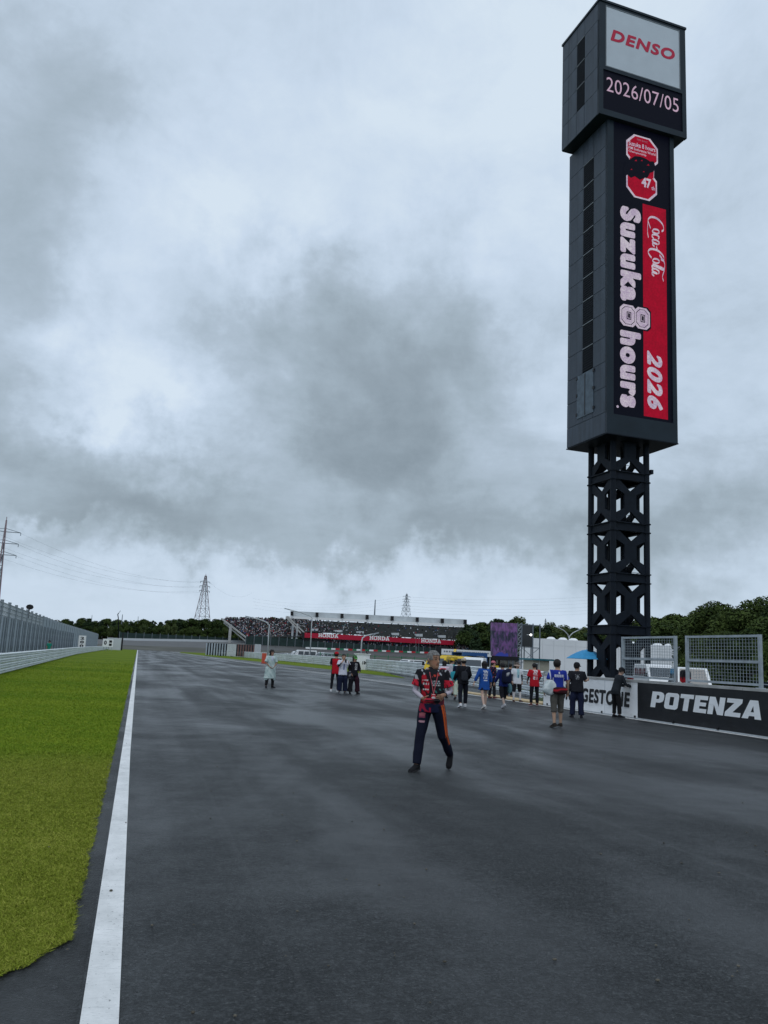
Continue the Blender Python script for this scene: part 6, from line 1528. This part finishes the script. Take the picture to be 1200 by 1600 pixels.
def bag(name, label, cat, info, p, size, col, rz=0, tilt=0, strap=None, soft=.45, extra=None):
    w = wpt(info, p); T = thing(name, label, cat, w, math.radians(info['face'] + rz)); g = G()
    g.ell((0, 0, 0), size, rot=Matrix.Rotation(math.radians(tilt), 3, 'Y'), n=20, m=14, p=soft); me = g.mesh('bag_body'); wrinkle(me, .012, 11, 3)
    paint(me, col if callable(col) else flatc(col)); link('bag_body', me, M['cloth'], T, smooth=True)
    if strap:
        Rz = Matrix.Rotation(-math.radians(rz), 3, 'Z')
        g = G(); pts = [Rz @ ((info['S'](Vector(q)) if True else q) - info['S'](Vector(p))) for q in strap]; g.tube(pts, .013, 6); me = g.mesh('strap'); paint(me, flatc((.02, .02, .02) if callable(col) else col)); link('strap', me, M['cloth'], T)
    if extra:
        for (nm, c, sz, cc) in extra: g = G(); g.ell(c, sz, n=14, m=8, p=.5); me = g.mesh(nm); paint(me, flatc(cc)); link(nm, me, M['cloth'], T, smooth=True)
    return T
BLK = (.012, .013, .017); NAVY = (.010, .014, .035); WHT = (.62, .62, .64); RED = (.42, .012, .022); DK = (.018, .018, .02)

def box_(x, z, x0, x1, z0, z1): return (x > x0) & (x < x1) & (z > z0) & (z < z1)
def printed(base, items, side=1):
    """cloth with flat prints: items (x0,x1,z0,z1,colour[,noise]) on the back (side 1), front (-1) or all round (0)"""
    def f(x, y, z):
        c = np.tile(np.array(base, float), (len(x), 1))
        for it in items:
            m = box_(x, z, *it[:4])
            if side: m &= (y * side > .02)
            if len(it) > 5: m &= nz_(x, y, z, it[5], it[0] * 9) > it[6] if len(it) > 6 else nz_(x, y, z, it[5], 1) > 0
            c[m] = it[4]
        return c
    return f
SEG = {'1': 'bc', '2': 'abged', '4': 'fgbc', '7': 'abc', '8': 'abcdefg', '0': 'abcdef'}
def digits(txt, xc, zc, w, h, t, col, mirror=1):
    out = []; n = len(txt)
    for i, ch in enumerate(txt):
        x0 = xc + mirror * ((i - n / 2) * (w + t * .7)); 
        rx = lambda a, b: tuple(sorted((x0 + mirror * a, x0 + mirror * b)))
        R_ = {'a': (0, w, h - t, h), 'g': (0, w, h / 2 - t / 2, h / 2 + t / 2), 'd': (0, w, 0, t), 'f': (0, t, h / 2, h), 'b': (w - t, w, h / 2, h), 'e': (0, t, 0, h / 2), 'c': (w - t, w, 0, h / 2)}
        for s_ in SEG[ch]: a, b, c, d = R_[s_]; X = rx(a, b); out.append((X[0], X[1], zc - h / 2 + c, zc - h / 2 + d, col))
    return out

# 1. the nearest man, team shirt
def team_shirt(x, y, z):
    c = np.tile(np.array((.014, .014, .018)), (len(x), 1)); f = y < 0.02; n = nz_(x, y, z, 24, 2); n2 = nz_(x, y, z, 55, 5)
    # red panel down his right front, ragged shards of red, pale print lines
    m = f & (x < -.015 + .05 * (z - 1.1)) & (x > -.135) & (z < 1.40 - .9 * np.abs(x + .08)) & (z > .93); c[m] = (.38, .014, .025)
    c[m & (n > .25)] = (.022, .010, .013)
    m = (z < 1.06) & (n > .1) & f & (x > .0); c[m] = (.10, .02, .03)
    m = f & (x > .03) & (x < .13) & (np.abs(z - 1.345 - x * .3) < .016) & (np.sin(x * 130 + z * 60) > -.3); c[m] = (.50, .05, .03)
    for zz, col in ((1.285, (.45, .46, .48)), (1.255, (.35, .42, .45)), (1.225, (.50, .50, .50))):
        m = f & (x > .025) & (x < .135) & (np.abs(z - zz) < .010) & (np.sin(x * 210 + zz * 90) > -.55); c[m] = col
    for zz in (1.29, 1.24, 1.16): m = f & (x < -.02) & (x > -.115) & (np.abs(z - zz) < .011) & (np.sin(x * 170 + zz * 70) > -.4); c[m] = (.62, .60, .60)
    m = f & (x > .02) & (z < 1.18) & (z > 1.08) & (n2 > .7); c[m] = (.05, .20, .17)
    # sleeves: dark top with white flash, red lower part, band at the cuff
    a = np.abs(x) > .175
    c[a & (n > .5)] = (.35, .35, .37); c[a & (z < 1.30)] = (.50, .02, .04); c[a & (z < 1.30) & (n2 > .75)] = (.02, .015, .02)
    m = (z > 1.36) & f & (np.abs(np.abs(x) - .12) < .03) & (n2 > .6); c[m] = (.4, .4, .42)
    m = (z < .955); c[m] = (.014, .018, .05); c[m & (n > .0) & (x < .03)] = (.38, .02, .05)
    return c
def team_pants(x, y, z):
    c = np.tile(np.array((.008, .010, .022)), (len(x), 1)); 
    f = (y < .0) & (x < -.06) & (x > -.15)
    for zz, h, col in ((.80, .022, (.35, .10, .12)), (.765, .012, (.22, .05, .09)), (.70, .012, (.40, .22, .26))): c[f & (np.abs(z - zz) < h)] = col
    return c
man, I = person('nearest man, short grey hair, black and red team shirt, orange striped trousers', gp(671, 1204), -36, 1.765,
    dict(lean=-1, twist=24, legR=(16, 4, 4, 4, 10), legL=(-12, 34, 9, 48, 4), armR=((-.28, .02, -.95), (.66, -.52, -.36)), armL=((.34, .06, -.93), (-.12, -.95, -.16)), head=(58, 2), curl=.8, handR=(.8, -.4, -.3), handL=(-.35, -.8, -.3)),
    dict(skin=(.33, .185, .12), build=1.06, hair='stubble', hairmat='hair_grey', shirt=dict(col=team_shirt, sleeve=.72, hem=-.09, loose=1.08, sleeve_r=.068, collar=True), trousers=dict(col=team_pants, loose=1.02, len=1.97, cuff=.95, stripe=(.60, .10, .02)), shoes=(.012, .012, .014), arm_col=(.42, .38, .43)), vox=.0095)
# lanyard and pass, cap and folder held in his hands, belt edge
g = G(); S_, tor = I['S'], I['tor']
for sx in (-1, 1): g.tube([S_(tor(.545, sx * .055, .0)), S_(tor(.46, sx * .060, -.115)), S_(tor(.30, sx * .025, -.138)), S_(tor(.17, 0.0, -.142))], .0065, 6)
lm = g.mesh('lanyard'); paint(lm, flatc((.45, .10, .12))); link('lanyard', lm, M['cloth'], man)
p = wpt(I, tor(.13, 0.0, -.150)); T = thing('pass_card', 'red and white pass card hanging from the lanyard of the nearest man', 'pass', p, math.radians(-14))
build(G().box(-.033, .033, -.004, .004, -.055, .045), 'card', M['red'], T); build(G().box(-.027, .027, -.008, -.0045, -.035, -.005), 'white_print', M['white'], T)
for k, (a, b) in enumerate(((-.02, .008), (.012, .035))): build(G().box(-.02, .02, -.0085, -.0045, a + .02, a + .027), 'print_line', M['white'], T)
wl = (I['arm'][1][2] + I['arm'][-1][2]) / 2
w = wpt(I, wl + Vector((.0, -.075, -.05))); T = thing('folded_cap', 'black and red cap held in both hands of the nearest man', 'cap', w, math.radians(-10))
g = G(); g.ell((0, 0, 0), (.125, .055, .035), n=18, m=10, p=.7); me = g.mesh('crown'); paint(me, lambda x, y, z: np.where((x < -.02)[:, None], np.array((.40, .02, .04)), np.array((.012, .012, .015)))); link('crown', me, M['cloth'], T, smooth=True)
build(G().box(-.11, .10, -.075, -.02, .005, .013), 'brim', M['black'], T)
# wrist watch
e, w_ = I['arm'][1][1], I['arm'][1][2]; d = (w_ - e).normalized(); g = G(); c = S_(e.lerp(w_, .88)); g.tube([c - d * .012, c + d * .012], .034, 12); build(g, 'wrist_watch', M['black'], man)

# 2. raincoat
def coat_col(x, y, z):
    c = np.tile(np.array((.42, .52, .50)), (len(x), 1)); n = nz_(x, y, z, 14, 3); c[n > .5] = (.52, .60, .58); c[n < -.6] = (.33, .42, .41)
    c[(y < 0) & (np.abs(x) < .035) & (z > 1.2)] = (.50, .50, .62); return c
T, J = person('person in a long pale translucent raincoat standing alone on the left with hands clasped', gp(421, 1074.5), 14, 1.70,
    dict(lean=0, legR=(4, 3, 9, 0, 16), legL=(-3, 0, 6, 0, 20), armR=((-.30, -.12, -.95), (.62, -.32, -.70)), armL=((.30, -.12, -.95), (-.62, -.32, -.70)), head=(22, 6), coat_shift=-.12),
    dict(skin=(.36, .22, .16), hair='bob', shirt=dict(name='raincoat', col=coat_col, sleeve=.88, hem=-.50, loose=1.24, flare=.045, sleeve_r=.078), trousers=dict(col=DK, loose=1.15, len=1.95), shoes=BLK))
g = G()
for sx, zz in ((-1, -.56), (1, -.70)):
    hip, kn, an, *_ = J['leg'][sx]; g.tube([J['S'](hip + Vector((sx * .03, .02, .0))), J['S'](kn + Vector((sx * .03, .02, .05))), J['S'](kn.lerp(an, .35) + Vector((sx * .03, .02, 0)))], [.115, .110, .098], 12)
me = remesh(g, .014); wrinkle(me, .014, 9, 4); paint(me, coat_col); link('coat_skirt', me, M['cloth'], T, smooth=True)
# 3-5. the trio
T3, J3 = person('person in red shirt and red cap turned away, leftmost of the trio', gp(522.5, 1080.5), 160, 1.74,
    dict(lean=2, legR=(3, 2, 4), legL=(-2, 0, 5), armR=((-.2, -.25, -.95), (.35, -.75, .55)), armL=((.2, -.25, -.95), (-.35, -.75, .55)), head=(-15, 4)),
    dict(hair='short', cap=('cap', RED), shirt=dict(col=lambda x, y, z: np.where(((np.abs(x) > .15) | (z > 1.42))[:, None], np.array(BLK), np.array(RED)), sleeve=.75, hem=-.16, loose=1.14), trousers=dict(col=BLK, loose=.95), shoes=WHT))
T4, J4 = person('person in white shirt holding a phone up, middle of the trio', gp(534, 1083.5), 8, 1.66,
    dict(lean=0, legR=(2, 0, 4), legL=(3, 2, 4), armR=((-.35, -.35, -.85), (.42, -.50, .75)), armL=((.35, -.35, -.85), (-.42, -.50, .75)), head=(-6, -3)),
    dict(hair='short', arm_col=BLK, shirt=dict(col=printed((.60, .60, .68), [(-.03, .02, .98, 1.22, (.03, .06, .22))], -1), sleeve=.70, hem=-.12, loose=1.22, sleeve_r=.085), trousers=dict(col=NAVY, loose=1.65, len=1.92, cuff=1.15), shoes=(.10, .10, .11)))
w = wpt(J4, (J4['arm'][1][2] + J4['arm'][-1][2]) / 2 + Vector((0, -.05, .08))); T = thing('phone', 'small dark phone held up by the middle person of the trio', 'phone', w, 0); build(G().box(-.04, .04, -.005, .005, -.07, .07), 'phone_body', M['black'], T)
T5, J5 = person('person in bright green cap, black printed top and wide trousers, rightmost of the trio', gp(551.5, 1084), 6, 1.62,
    dict(lean=0, legR=(0, 0, 6), legL=(5, 4, 9), armR=((-.28, .05, -.95), (.30, -.35, -.85)), armL=((.30, .02, -.95), (-.25, -.75, -.45)), head=(10, 10)),
    dict(hair='bob', cap=('cap', (.16, .50, .12)), shirt=dict(col=printed(BLK, [(-.02, .10, 1.04, 1.28, (.42, .42, .42), 60, .1), (-.01, .09, 1.0, 1.04, (.5, .5, .5))], -1), sleeve=1.95, hem=-.12, loose=1.15, sleeve_r=.068), trousers=dict(col=lambda x, y, z: np.where((x > .03)[:, None], np.array((.028, .010, .018)), np.array((.012, .012, .016))), loose=1.65, len=1.95, cuff=1.2), shoes=BLK))
bag('shoulder_bag', 'dark shoulder bag with pale emblem at the side of the person in the green cap', 'bag', J5, Vector((-.23, -.06, -.08)), (.12, .06, .15), lambda x, y, z: np.where(((y < 0) & (nz_(x, y, z, 40, 2) > .3) & (np.abs(x) < .06))[:, None], np.array((.35, .35, .37)), np.array((.02, .02, .026))), strap=[(-.23, -.03, .04), (-.18, -.06, .30), (-.05, -.02, .52)])
# 6. towel and red rucksack
T6, J6 = person('person with pink and white towel over the shoulders just right of the nearest man', gp(692, 1091.5), 150, 1.58,
    dict(lean=10, legR=(8, 6, 4), legL=(-6, 8, 4, 10), armR=((-.2, -.3, -.9), (.2, -.7, -.3)), armL=((.2, -.3, -.9), (-.2, -.7, -.3)), head=(0, 10)),
    dict(hair='bob', shirt=dict(col=lambda x, y, z: np.where((nz_(x, y, z, 16, 1) > .2)[:, None], np.array((.62, .42, .52)), np.array((.60, .55, .60))), sleeve=.9, hem=-.10, loose=1.25, sleeve_r=.075), trousers=dict(col=lambda x, y, z: np.where((nz_(x, y, z, 30, 1) > .3)[:, None], np.array((.22, .22, .24)), np.array((.50, .48, .50))), loose=1.25, len=1.55), shoes=BLK, leg_col=(.05, .05, .06)))
bag('rucksack', 'red rucksack on the back of the person with the pink towel', 'rucksack', J6, Vector((0, .20, .22)), (.15, .09, .20), lambda x, y, z: np.where((nz_(x, y, z, 26, 2) > .5)[:, None], np.array((.60, .35, .38)), np.array(RED)))
# 7. yellow cap
T7, J7 = person('person in yellow cap, pale striped top and grey shorts, seen from the side', gp(703.5, 1086), 105, 1.70,
    dict(lean=3, legR=(4, 2, 3), legL=(-3, 2, 3), armR=((-.15, -.2, -.95), (.0, -.6, -.6)), armL=((.15, -.1, -.95), (0, -.5, -.7)), head=(-15, 5)),
    dict(hair='short', cap=('cap', (.55, .36, .03)), shirt=dict(col=lambda x, y, z: np.where((np.abs(y + .02) < .05)[:, None], np.array((.05, .25, .27)), np.array((.48, .46, .50))), sleeve=.7, hem=-.10, loose=1.2), trousers=dict(col=(.07, .07, .075), loose=1.2, len=.98), shoes=BLK, skin=(.38, .24, .18)))
# 8. teal
T8, J8 = person('person in navy top and pale wide trousers, mostly hidden behind the beige cap', gp(715.5, 1093), 165, 1.64,
    dict(lean=2, legR=(10, 4, 4), legL=(-8, 6, 4, 10), head=(10, 0)), dict(hair='short', cap=('cap', (.05, .045, .05)), shirt=dict(col=NAVY, sleeve=1.9, hem=-.10, loose=1.15), trousers=dict(col=(.48, .54, .44), loose=1.45, len=1.8), shoes=(.03, .03, .035)))
bag('shoulder_bag', 'bright teal bag hanging beside the person in pale wide trousers', 'bag', J8, Vector((.24, .05, .05)), (.13, .10, .21), (.03, .27, .33), strap=[(.24, .05, .22), (.18, .0, .40), (.08, .0, .52)])
# 9. beige cap, black outfit
T9, J9 = person('person seen from behind in beige cap and all black clothes with white shoes', gp(722.5, 1105.5), 176, 1.68,
    dict(lean=0, legR=(9, 3, 4), legL=(-9, 8, 4, 18), armR=((-.30, -.05, -.95), (-.05, -.75, -.4)), armL=((.30, .0, -.95), (.1, -.6, -.7)), head=(5, 4)),
    dict(hair='short', cap=('cap', (.46, .39, .30), -1), build=1.03, shirt=dict(col=BLK, sleeve=1.95, hem=-.12, loose=1.22, sleeve_r=.076), trousers=dict(col=(.012, .014, .022), loose=1.15), shoes=WHT))
bag('crossbody_bag', 'dark crossbody bag on the back of the person in the beige cap', 'bag', J9, Vector((.02, .185, .16)), (.11, .05, .16), (.03, .033, .04), strap=[(.02, .16, .30), (-.10, .11, .44), (-.14, .0, .50)])
# 10. blue long shirt
blue_items = [(-.085, .085, 1.22, 1.31, WHT, 55, -.25), (-.085, .085, 1.10, 1.20, WHT, 60, -.2), (-.085, .085, 1.02, 1.08, WHT, 50, -.1), (-.06, .07, .95, .985, WHT)]
T10, J10 = person('person in oversized blue shirt with white back print, bare legs and white shoes, walking away', gp(755.5, 1108), 182, 1.60,
    dict(lean=1, legR=(10, 4, 2, 0), legL=(-12, 14, 2, 28), armR=((-.35, -.05, -.9), (-.12, -.2, -.9)), armL=((.45, .05, -.9), (.35, -.2, -.9)), head=(0, 6)),
    dict(hair='bob', build=.96, leg_col=(.52, .36, .29), shirt=dict(col=printed((.016, .075, .30), blue_items, 1), sleeve=1.7, hem=-.24, loose=1.32, flare=.03, sleeve_r=.076), trousers=dict(name='shorts', col=NAVY, loose=1.15, len=.6), shoes=(.50, .48, .46), skin=(.48, .32, .25)))
# 11. pink cap
T11, J11 = person('person in dark clothes with a pink cap, partly hidden right of the blue shirt', gp(768.5, 1091), 100, 1.68,
    dict(lean=2, legR=(5, 3, 3), legL=(-3, 3, 3), armR=((-.15, -.1, -.95), (.1, -.7, -.5)), head=(-20, 0)), dict(hair='short', cap=('cap', (.50, .16, .20)), shirt=dict(col=lambda x, y, z: np.where((nz_(x, y, z, 30, 4) > .8)[:, None], np.array((.30, .06, .07)), np.array(NAVY)), sleeve=1.8, hem=-.12, loose=1.15), trousers=dict(col=BLK, loose=1.1), shoes=(.10, .03, .03), skin=(.45, .27, .22)))
# 12. navy rucksack
T12, J12 = person('person in navy hooded top and black calf length trousers walking away with a rucksack', gp(785.5, 1106.5), 190, 1.60,
    dict(lean=5, legR=(12, 5, 4, 0), legL=(-12, 18, 4, 30), armR=((-.40, -.1, -.85), (-.35, -.3, -.7)), armL=((.32, .0, -.9), (.1, -.5, -.75)), head=(-10, 10)),
    dict(hair='short', shirt=dict(col=(.012, .022, .12), sleeve=1.85, hem=-.12, loose=1.20, sleeve_r=.074), trousers=dict(col=BLK, loose=1.25, len=1.38), shoes=(.40, .40, .42), leg_col=(.42, .32, .27)))
bag('rucksack', 'navy rucksack with white label on the back of the person walking away in navy', 'rucksack', J12, Vector((.0, .215, .27)), (.17, .10, .24), lambda x, y, z: np.where(((y > .03) & (z > .10) & (z < .16) & (np.abs(x) < .09) & (np.sin(x * 160) > -.5))[:, None], np.array(WHT), np.array((.010, .013, .035))))
bag('plastic_bag', 'pale teal plastic bag hanging beside the person with the navy rucksack', 'bag', J12, Vector((-.29, .0, -.18)), (.08, .09, .17), (.12, .24, .27), soft=.8)
# 13. bucket hat
T13, J13 = person('person facing the camera in beige bucket hat, white shirt and black knee length trousers', gp(807, 1096.5), -3, 1.66,
    dict(lean=0, legR=(3, 0, 6), legL=(3, 0, 6), armR=((-.22, .0, -.95), (.02, -.15, -.95)), armL=((.22, .0, -.95), (-.02, -.15, -.95)), head=(0, 8)),
    dict(hair='bob', cap=('hat', (.36, .28, .24)), leg_col=(.52, .50, .50), arm_col=(.05, .05, .06), shirt=dict(col=printed((.60, .62, .66), [(-.05, .06, 1.0, 1.36, (.30, .50, .55)), (.0, .035, .98, 1.12, (.06, .12, .22))], -1), sleeve=.75, hem=-.14, loose=1.22, sleeve_r=.08), trousers=dict(col=BLK, loose=1.25, len=1.12), shoes=(.06, .035, .03), skin=(.42, .27, .20)))
T13b, J13b = person('dark haired person standing behind, between the navy rucksack and the bucket hat', gp(795.5, 1090), 120, 1.60, dict(lean=4, head=(0, 8)), dict(hair='short', shirt=dict(col=(.02, .022, .03), sleeve=1.9, hem=-.12), trousers=dict(col=BLK), shoes=(.2, .12, .05)))
# 14. red shirt
red_items = [(-.10, .10, 1.30, 1.375, WHT, 52, -.4), (-.075, .10, 1.205, 1.295, WHT, 48, -.25), (-.10, .09, 1.165, 1.185, WHT)] + digits('21', .005, 1.07, .07, .12, .026, WHT, -1)
T14, J14 = person('person seen from behind in red shirt with white print and number 21, black trousers', gp(834.5, 1102.5), 176, 1.66,
    dict(lean=1, legR=(3, 2, 5), legL=(-2, 1, 5), armR=((-.28, -.05, -.95), (.1, -.7, -.55)), armL=((.28, -.05, -.95), (-.1, -.7, -.55)), head=(5, 12)),
    dict(hair='short', build=1.03, shirt=dict(col=printed(RED, red_items, 1), sleeve=.85, hem=-.15, loose=1.22, sleeve_r=.082), trousers=dict(col=BLK, loose=1.05), shoes=(.10, .03, .03), sole=(.5, .4, .4), arm_col=(.03, .02, .025)))
# 15. blue and white shirt, shorts
def bw_shirt(x, y, z):
    c = np.tile(np.array((.018, .035, .26)), (len(x), 1)); b = y > .0
    m = b & (z > 1.30) & (z < 1.365) & (np.abs(x) < .145) & (np.sin(x * 128) > -.55); c[m] = (.60, .60, .66)
    c[b & (np.abs(x) < .014) & (z > 1.385) & (z < 1.43)] = (.6, .6, .65); c[(np.abs(x) < .006) & (z < 1.30) & (z > 1.12) & b] = (.01, .012, .05)
    c[(np.abs(np.abs(x) - .155) < .010) & (z < 1.28)] = (.55, .56, .62)
    a = np.abs(x) > .21; c[a & (z < 1.22)] = (.45, .05, .09); c[a & (z > 1.22) & (np.abs(np.abs(x) - .25) < .012)] = (.6, .6, .65); return c
T15, J15 = person('person from behind in blue and white shirt, grey shorts and sandals, holding a white bag', gp(870, 1137), 180, 1.75,
    dict(lean=0, legR=(6, 4, 4, 0, 8), legL=(-5, 4, 3, 10, 6), armR=((-.36, .10, -.92), (-.22, -.35, -.95)), armL=((.34, .1, -.9), (.10, -.35, -.8)), head=(-52, -4)),
    dict(hair='short', skin=(.42, .27, .19), shirt=dict(col=bw_shirt, sleeve=.80, hem=-.06, loose=1.10, sleeve_r=.074), trousers=dict(name='shorts', col=(.085, .080, .070), loose=1.18, len=1.30, cuff=1.1), shoes=(.03, .024, .02)))
bag('plastic_bag', 'large white plastic bag held at the left side of the person in blue and white', 'bag', J15, Vector((.24, .04, .07)), (.17, .09, .20), lambda x, y, z: np.where((nz_(x, y, z, 18, 2) > .4)[:, None], np.array((.62, .66, .66)), np.array((.46, .52, .53))), tilt=-28, soft=.75)
bag('waist_bag', 'black waist bag with a red stripe worn with the blue and white shirt', 'bag', J15, Vector((-.01, .115, .005)), (.20, .085, .085), lambda x, y, z: np.where((np.abs(z - .025 + .1 * x) < .018)[:, None], np.array((.42, .02, .03)), np.array((.035, .012, .015))), soft=.5, strap=[(-.19, .08, .02), (-.19, -.09, .04), (.0, -.14, .05), (.19, -.09, .04), (.19, .08, .02)])
# 16. black cap and shirt, arm held out
blk_items = [(-.07, .07, 1.335, 1.35, (.32, .33, .35), 80, -.5), (-.055, .055, 1.305, 1.318, (.30, .31, .33), 80, -.5), (-.06, .06, 1.24, 1.285, (.34, .35, .37), 50, .1), (-.05, .05, 1.19, 1.225, (.25, .26, .28), 60, .2)]
T16, J16 = person('person in black cap and loose navy trousers with one arm held out to the right', gp(901, 1121.5), 157, 1.74,
    dict(lean=1, legR=(0, 3, 4, 0, 10), legL=(3, 3, 4, 0, 14), armL=((.28, .1, -.95), (.1, -.30, -.9)), armR=((-.30, -.30, -.90), (-.42, -.85, .16)), head=(-38, 4), curl=.35),
    dict(hair='short', cap=('cap', BLK), skin=(.40, .25, .18), build=1.04, shirt=dict(col=printed((.016, .017, .022), blk_items, 1), sleeve=.78, hem=-.12, loose=1.24, sleeve_r=.084), trousers=dict(col=(.012, .016, .040), loose=1.35, len=1.97, cuff=1.1), shoes=(.02, .02, .026)))
bag('camera_bag', 'small black bag at the left hip of the person with the outstretched arm', 'bag', J16, Vector((.25, -.02, .02)), (.10, .08, .10), BLK, strap=[(.24, 0, .10), (.15, .06, .35), (-.02, .06, .53)])
w = wpt(J16, J16['arm'][-1][2] + Vector((-.05, -.12, .05))); T = thing('phone', 'small pale phone in the outstretched hand of the person in the black cap', 'phone', w, .4); build(G().box(-.035, .035, -.07, .07, -.005, .005), 'phone_body', M['pale'], T)
# 17. black clothes, leaning over the wall
T17, J17 = person('person in black jacket and cap leaning over the pit wall beside the black board', (15.36, 24.95, 0), 88, 1.68,
    dict(lean=17, legR=(6, 3, 3), legL=(1, 2, 3), armR=((-.20, -.60, -.80), (.15, -.90, -.25)), armL=((.20, -.55, -.85), (-.15, -.92, -.20)), head=(0, 26)),
    dict(hair='short', cap=('cap', BLK), skin=(.36, .24, .19), shirt=dict(name='jacket', col=printed((.020, .024, .030), [(-.03, .03, 1.0, 1.35, (.06, .12, .07))], -1), sleeve=1.9, hem=-.16, loose=1.22, sleeve_r=.072), trousers=dict(col=(.014, .014, .016), loose=1.15), shoes=BLK))
# 18. marshal behind the left guardrail
pm_ = at(77, 1008, 1); yv = -8.1 / pm_.x; pm_ = at(77, 1008, yv)
person('marshal in green overalls standing behind the left guardrail', (pm_.x, yv, 0), 40, 1.66, dict(lean=0, head=(0, 0)), dict(hair='short', cap=('cap', (.03, .03, .05)), shirt=dict(col=(.02, .24, .17), sleeve=.8, hem=-.1, loose=1.2), trousers=dict(col=(.02, .10, .08)), shoes=BLK))
# bag on the wall between the mesh screens
T = thing('rucksack', 'black and red rucksack resting on the wall between two mesh screens', 'rucksack', (16.16, 22.34, 1.245), 0)
g = G(); g.ell((0, 0, .20), (.13, .16, .20), n=18, m=12, p=.55); me = g.mesh('rucksack_body'); paint(me, lambda x, y, z: np.where((z < .15)[:, None], np.array(RED), np.array((.014, .014, .018)))); link('rucksack_body', me, M['cloth'], T, smooth=True)
g = G(); g.tube([(-.12, -.05, .34), (-.17, -.06, .22), (-.12, -.05, .08)], .012, 6); build(g, 'strap', M['black'], T)

bpy.data.scenes.remove(TMP)
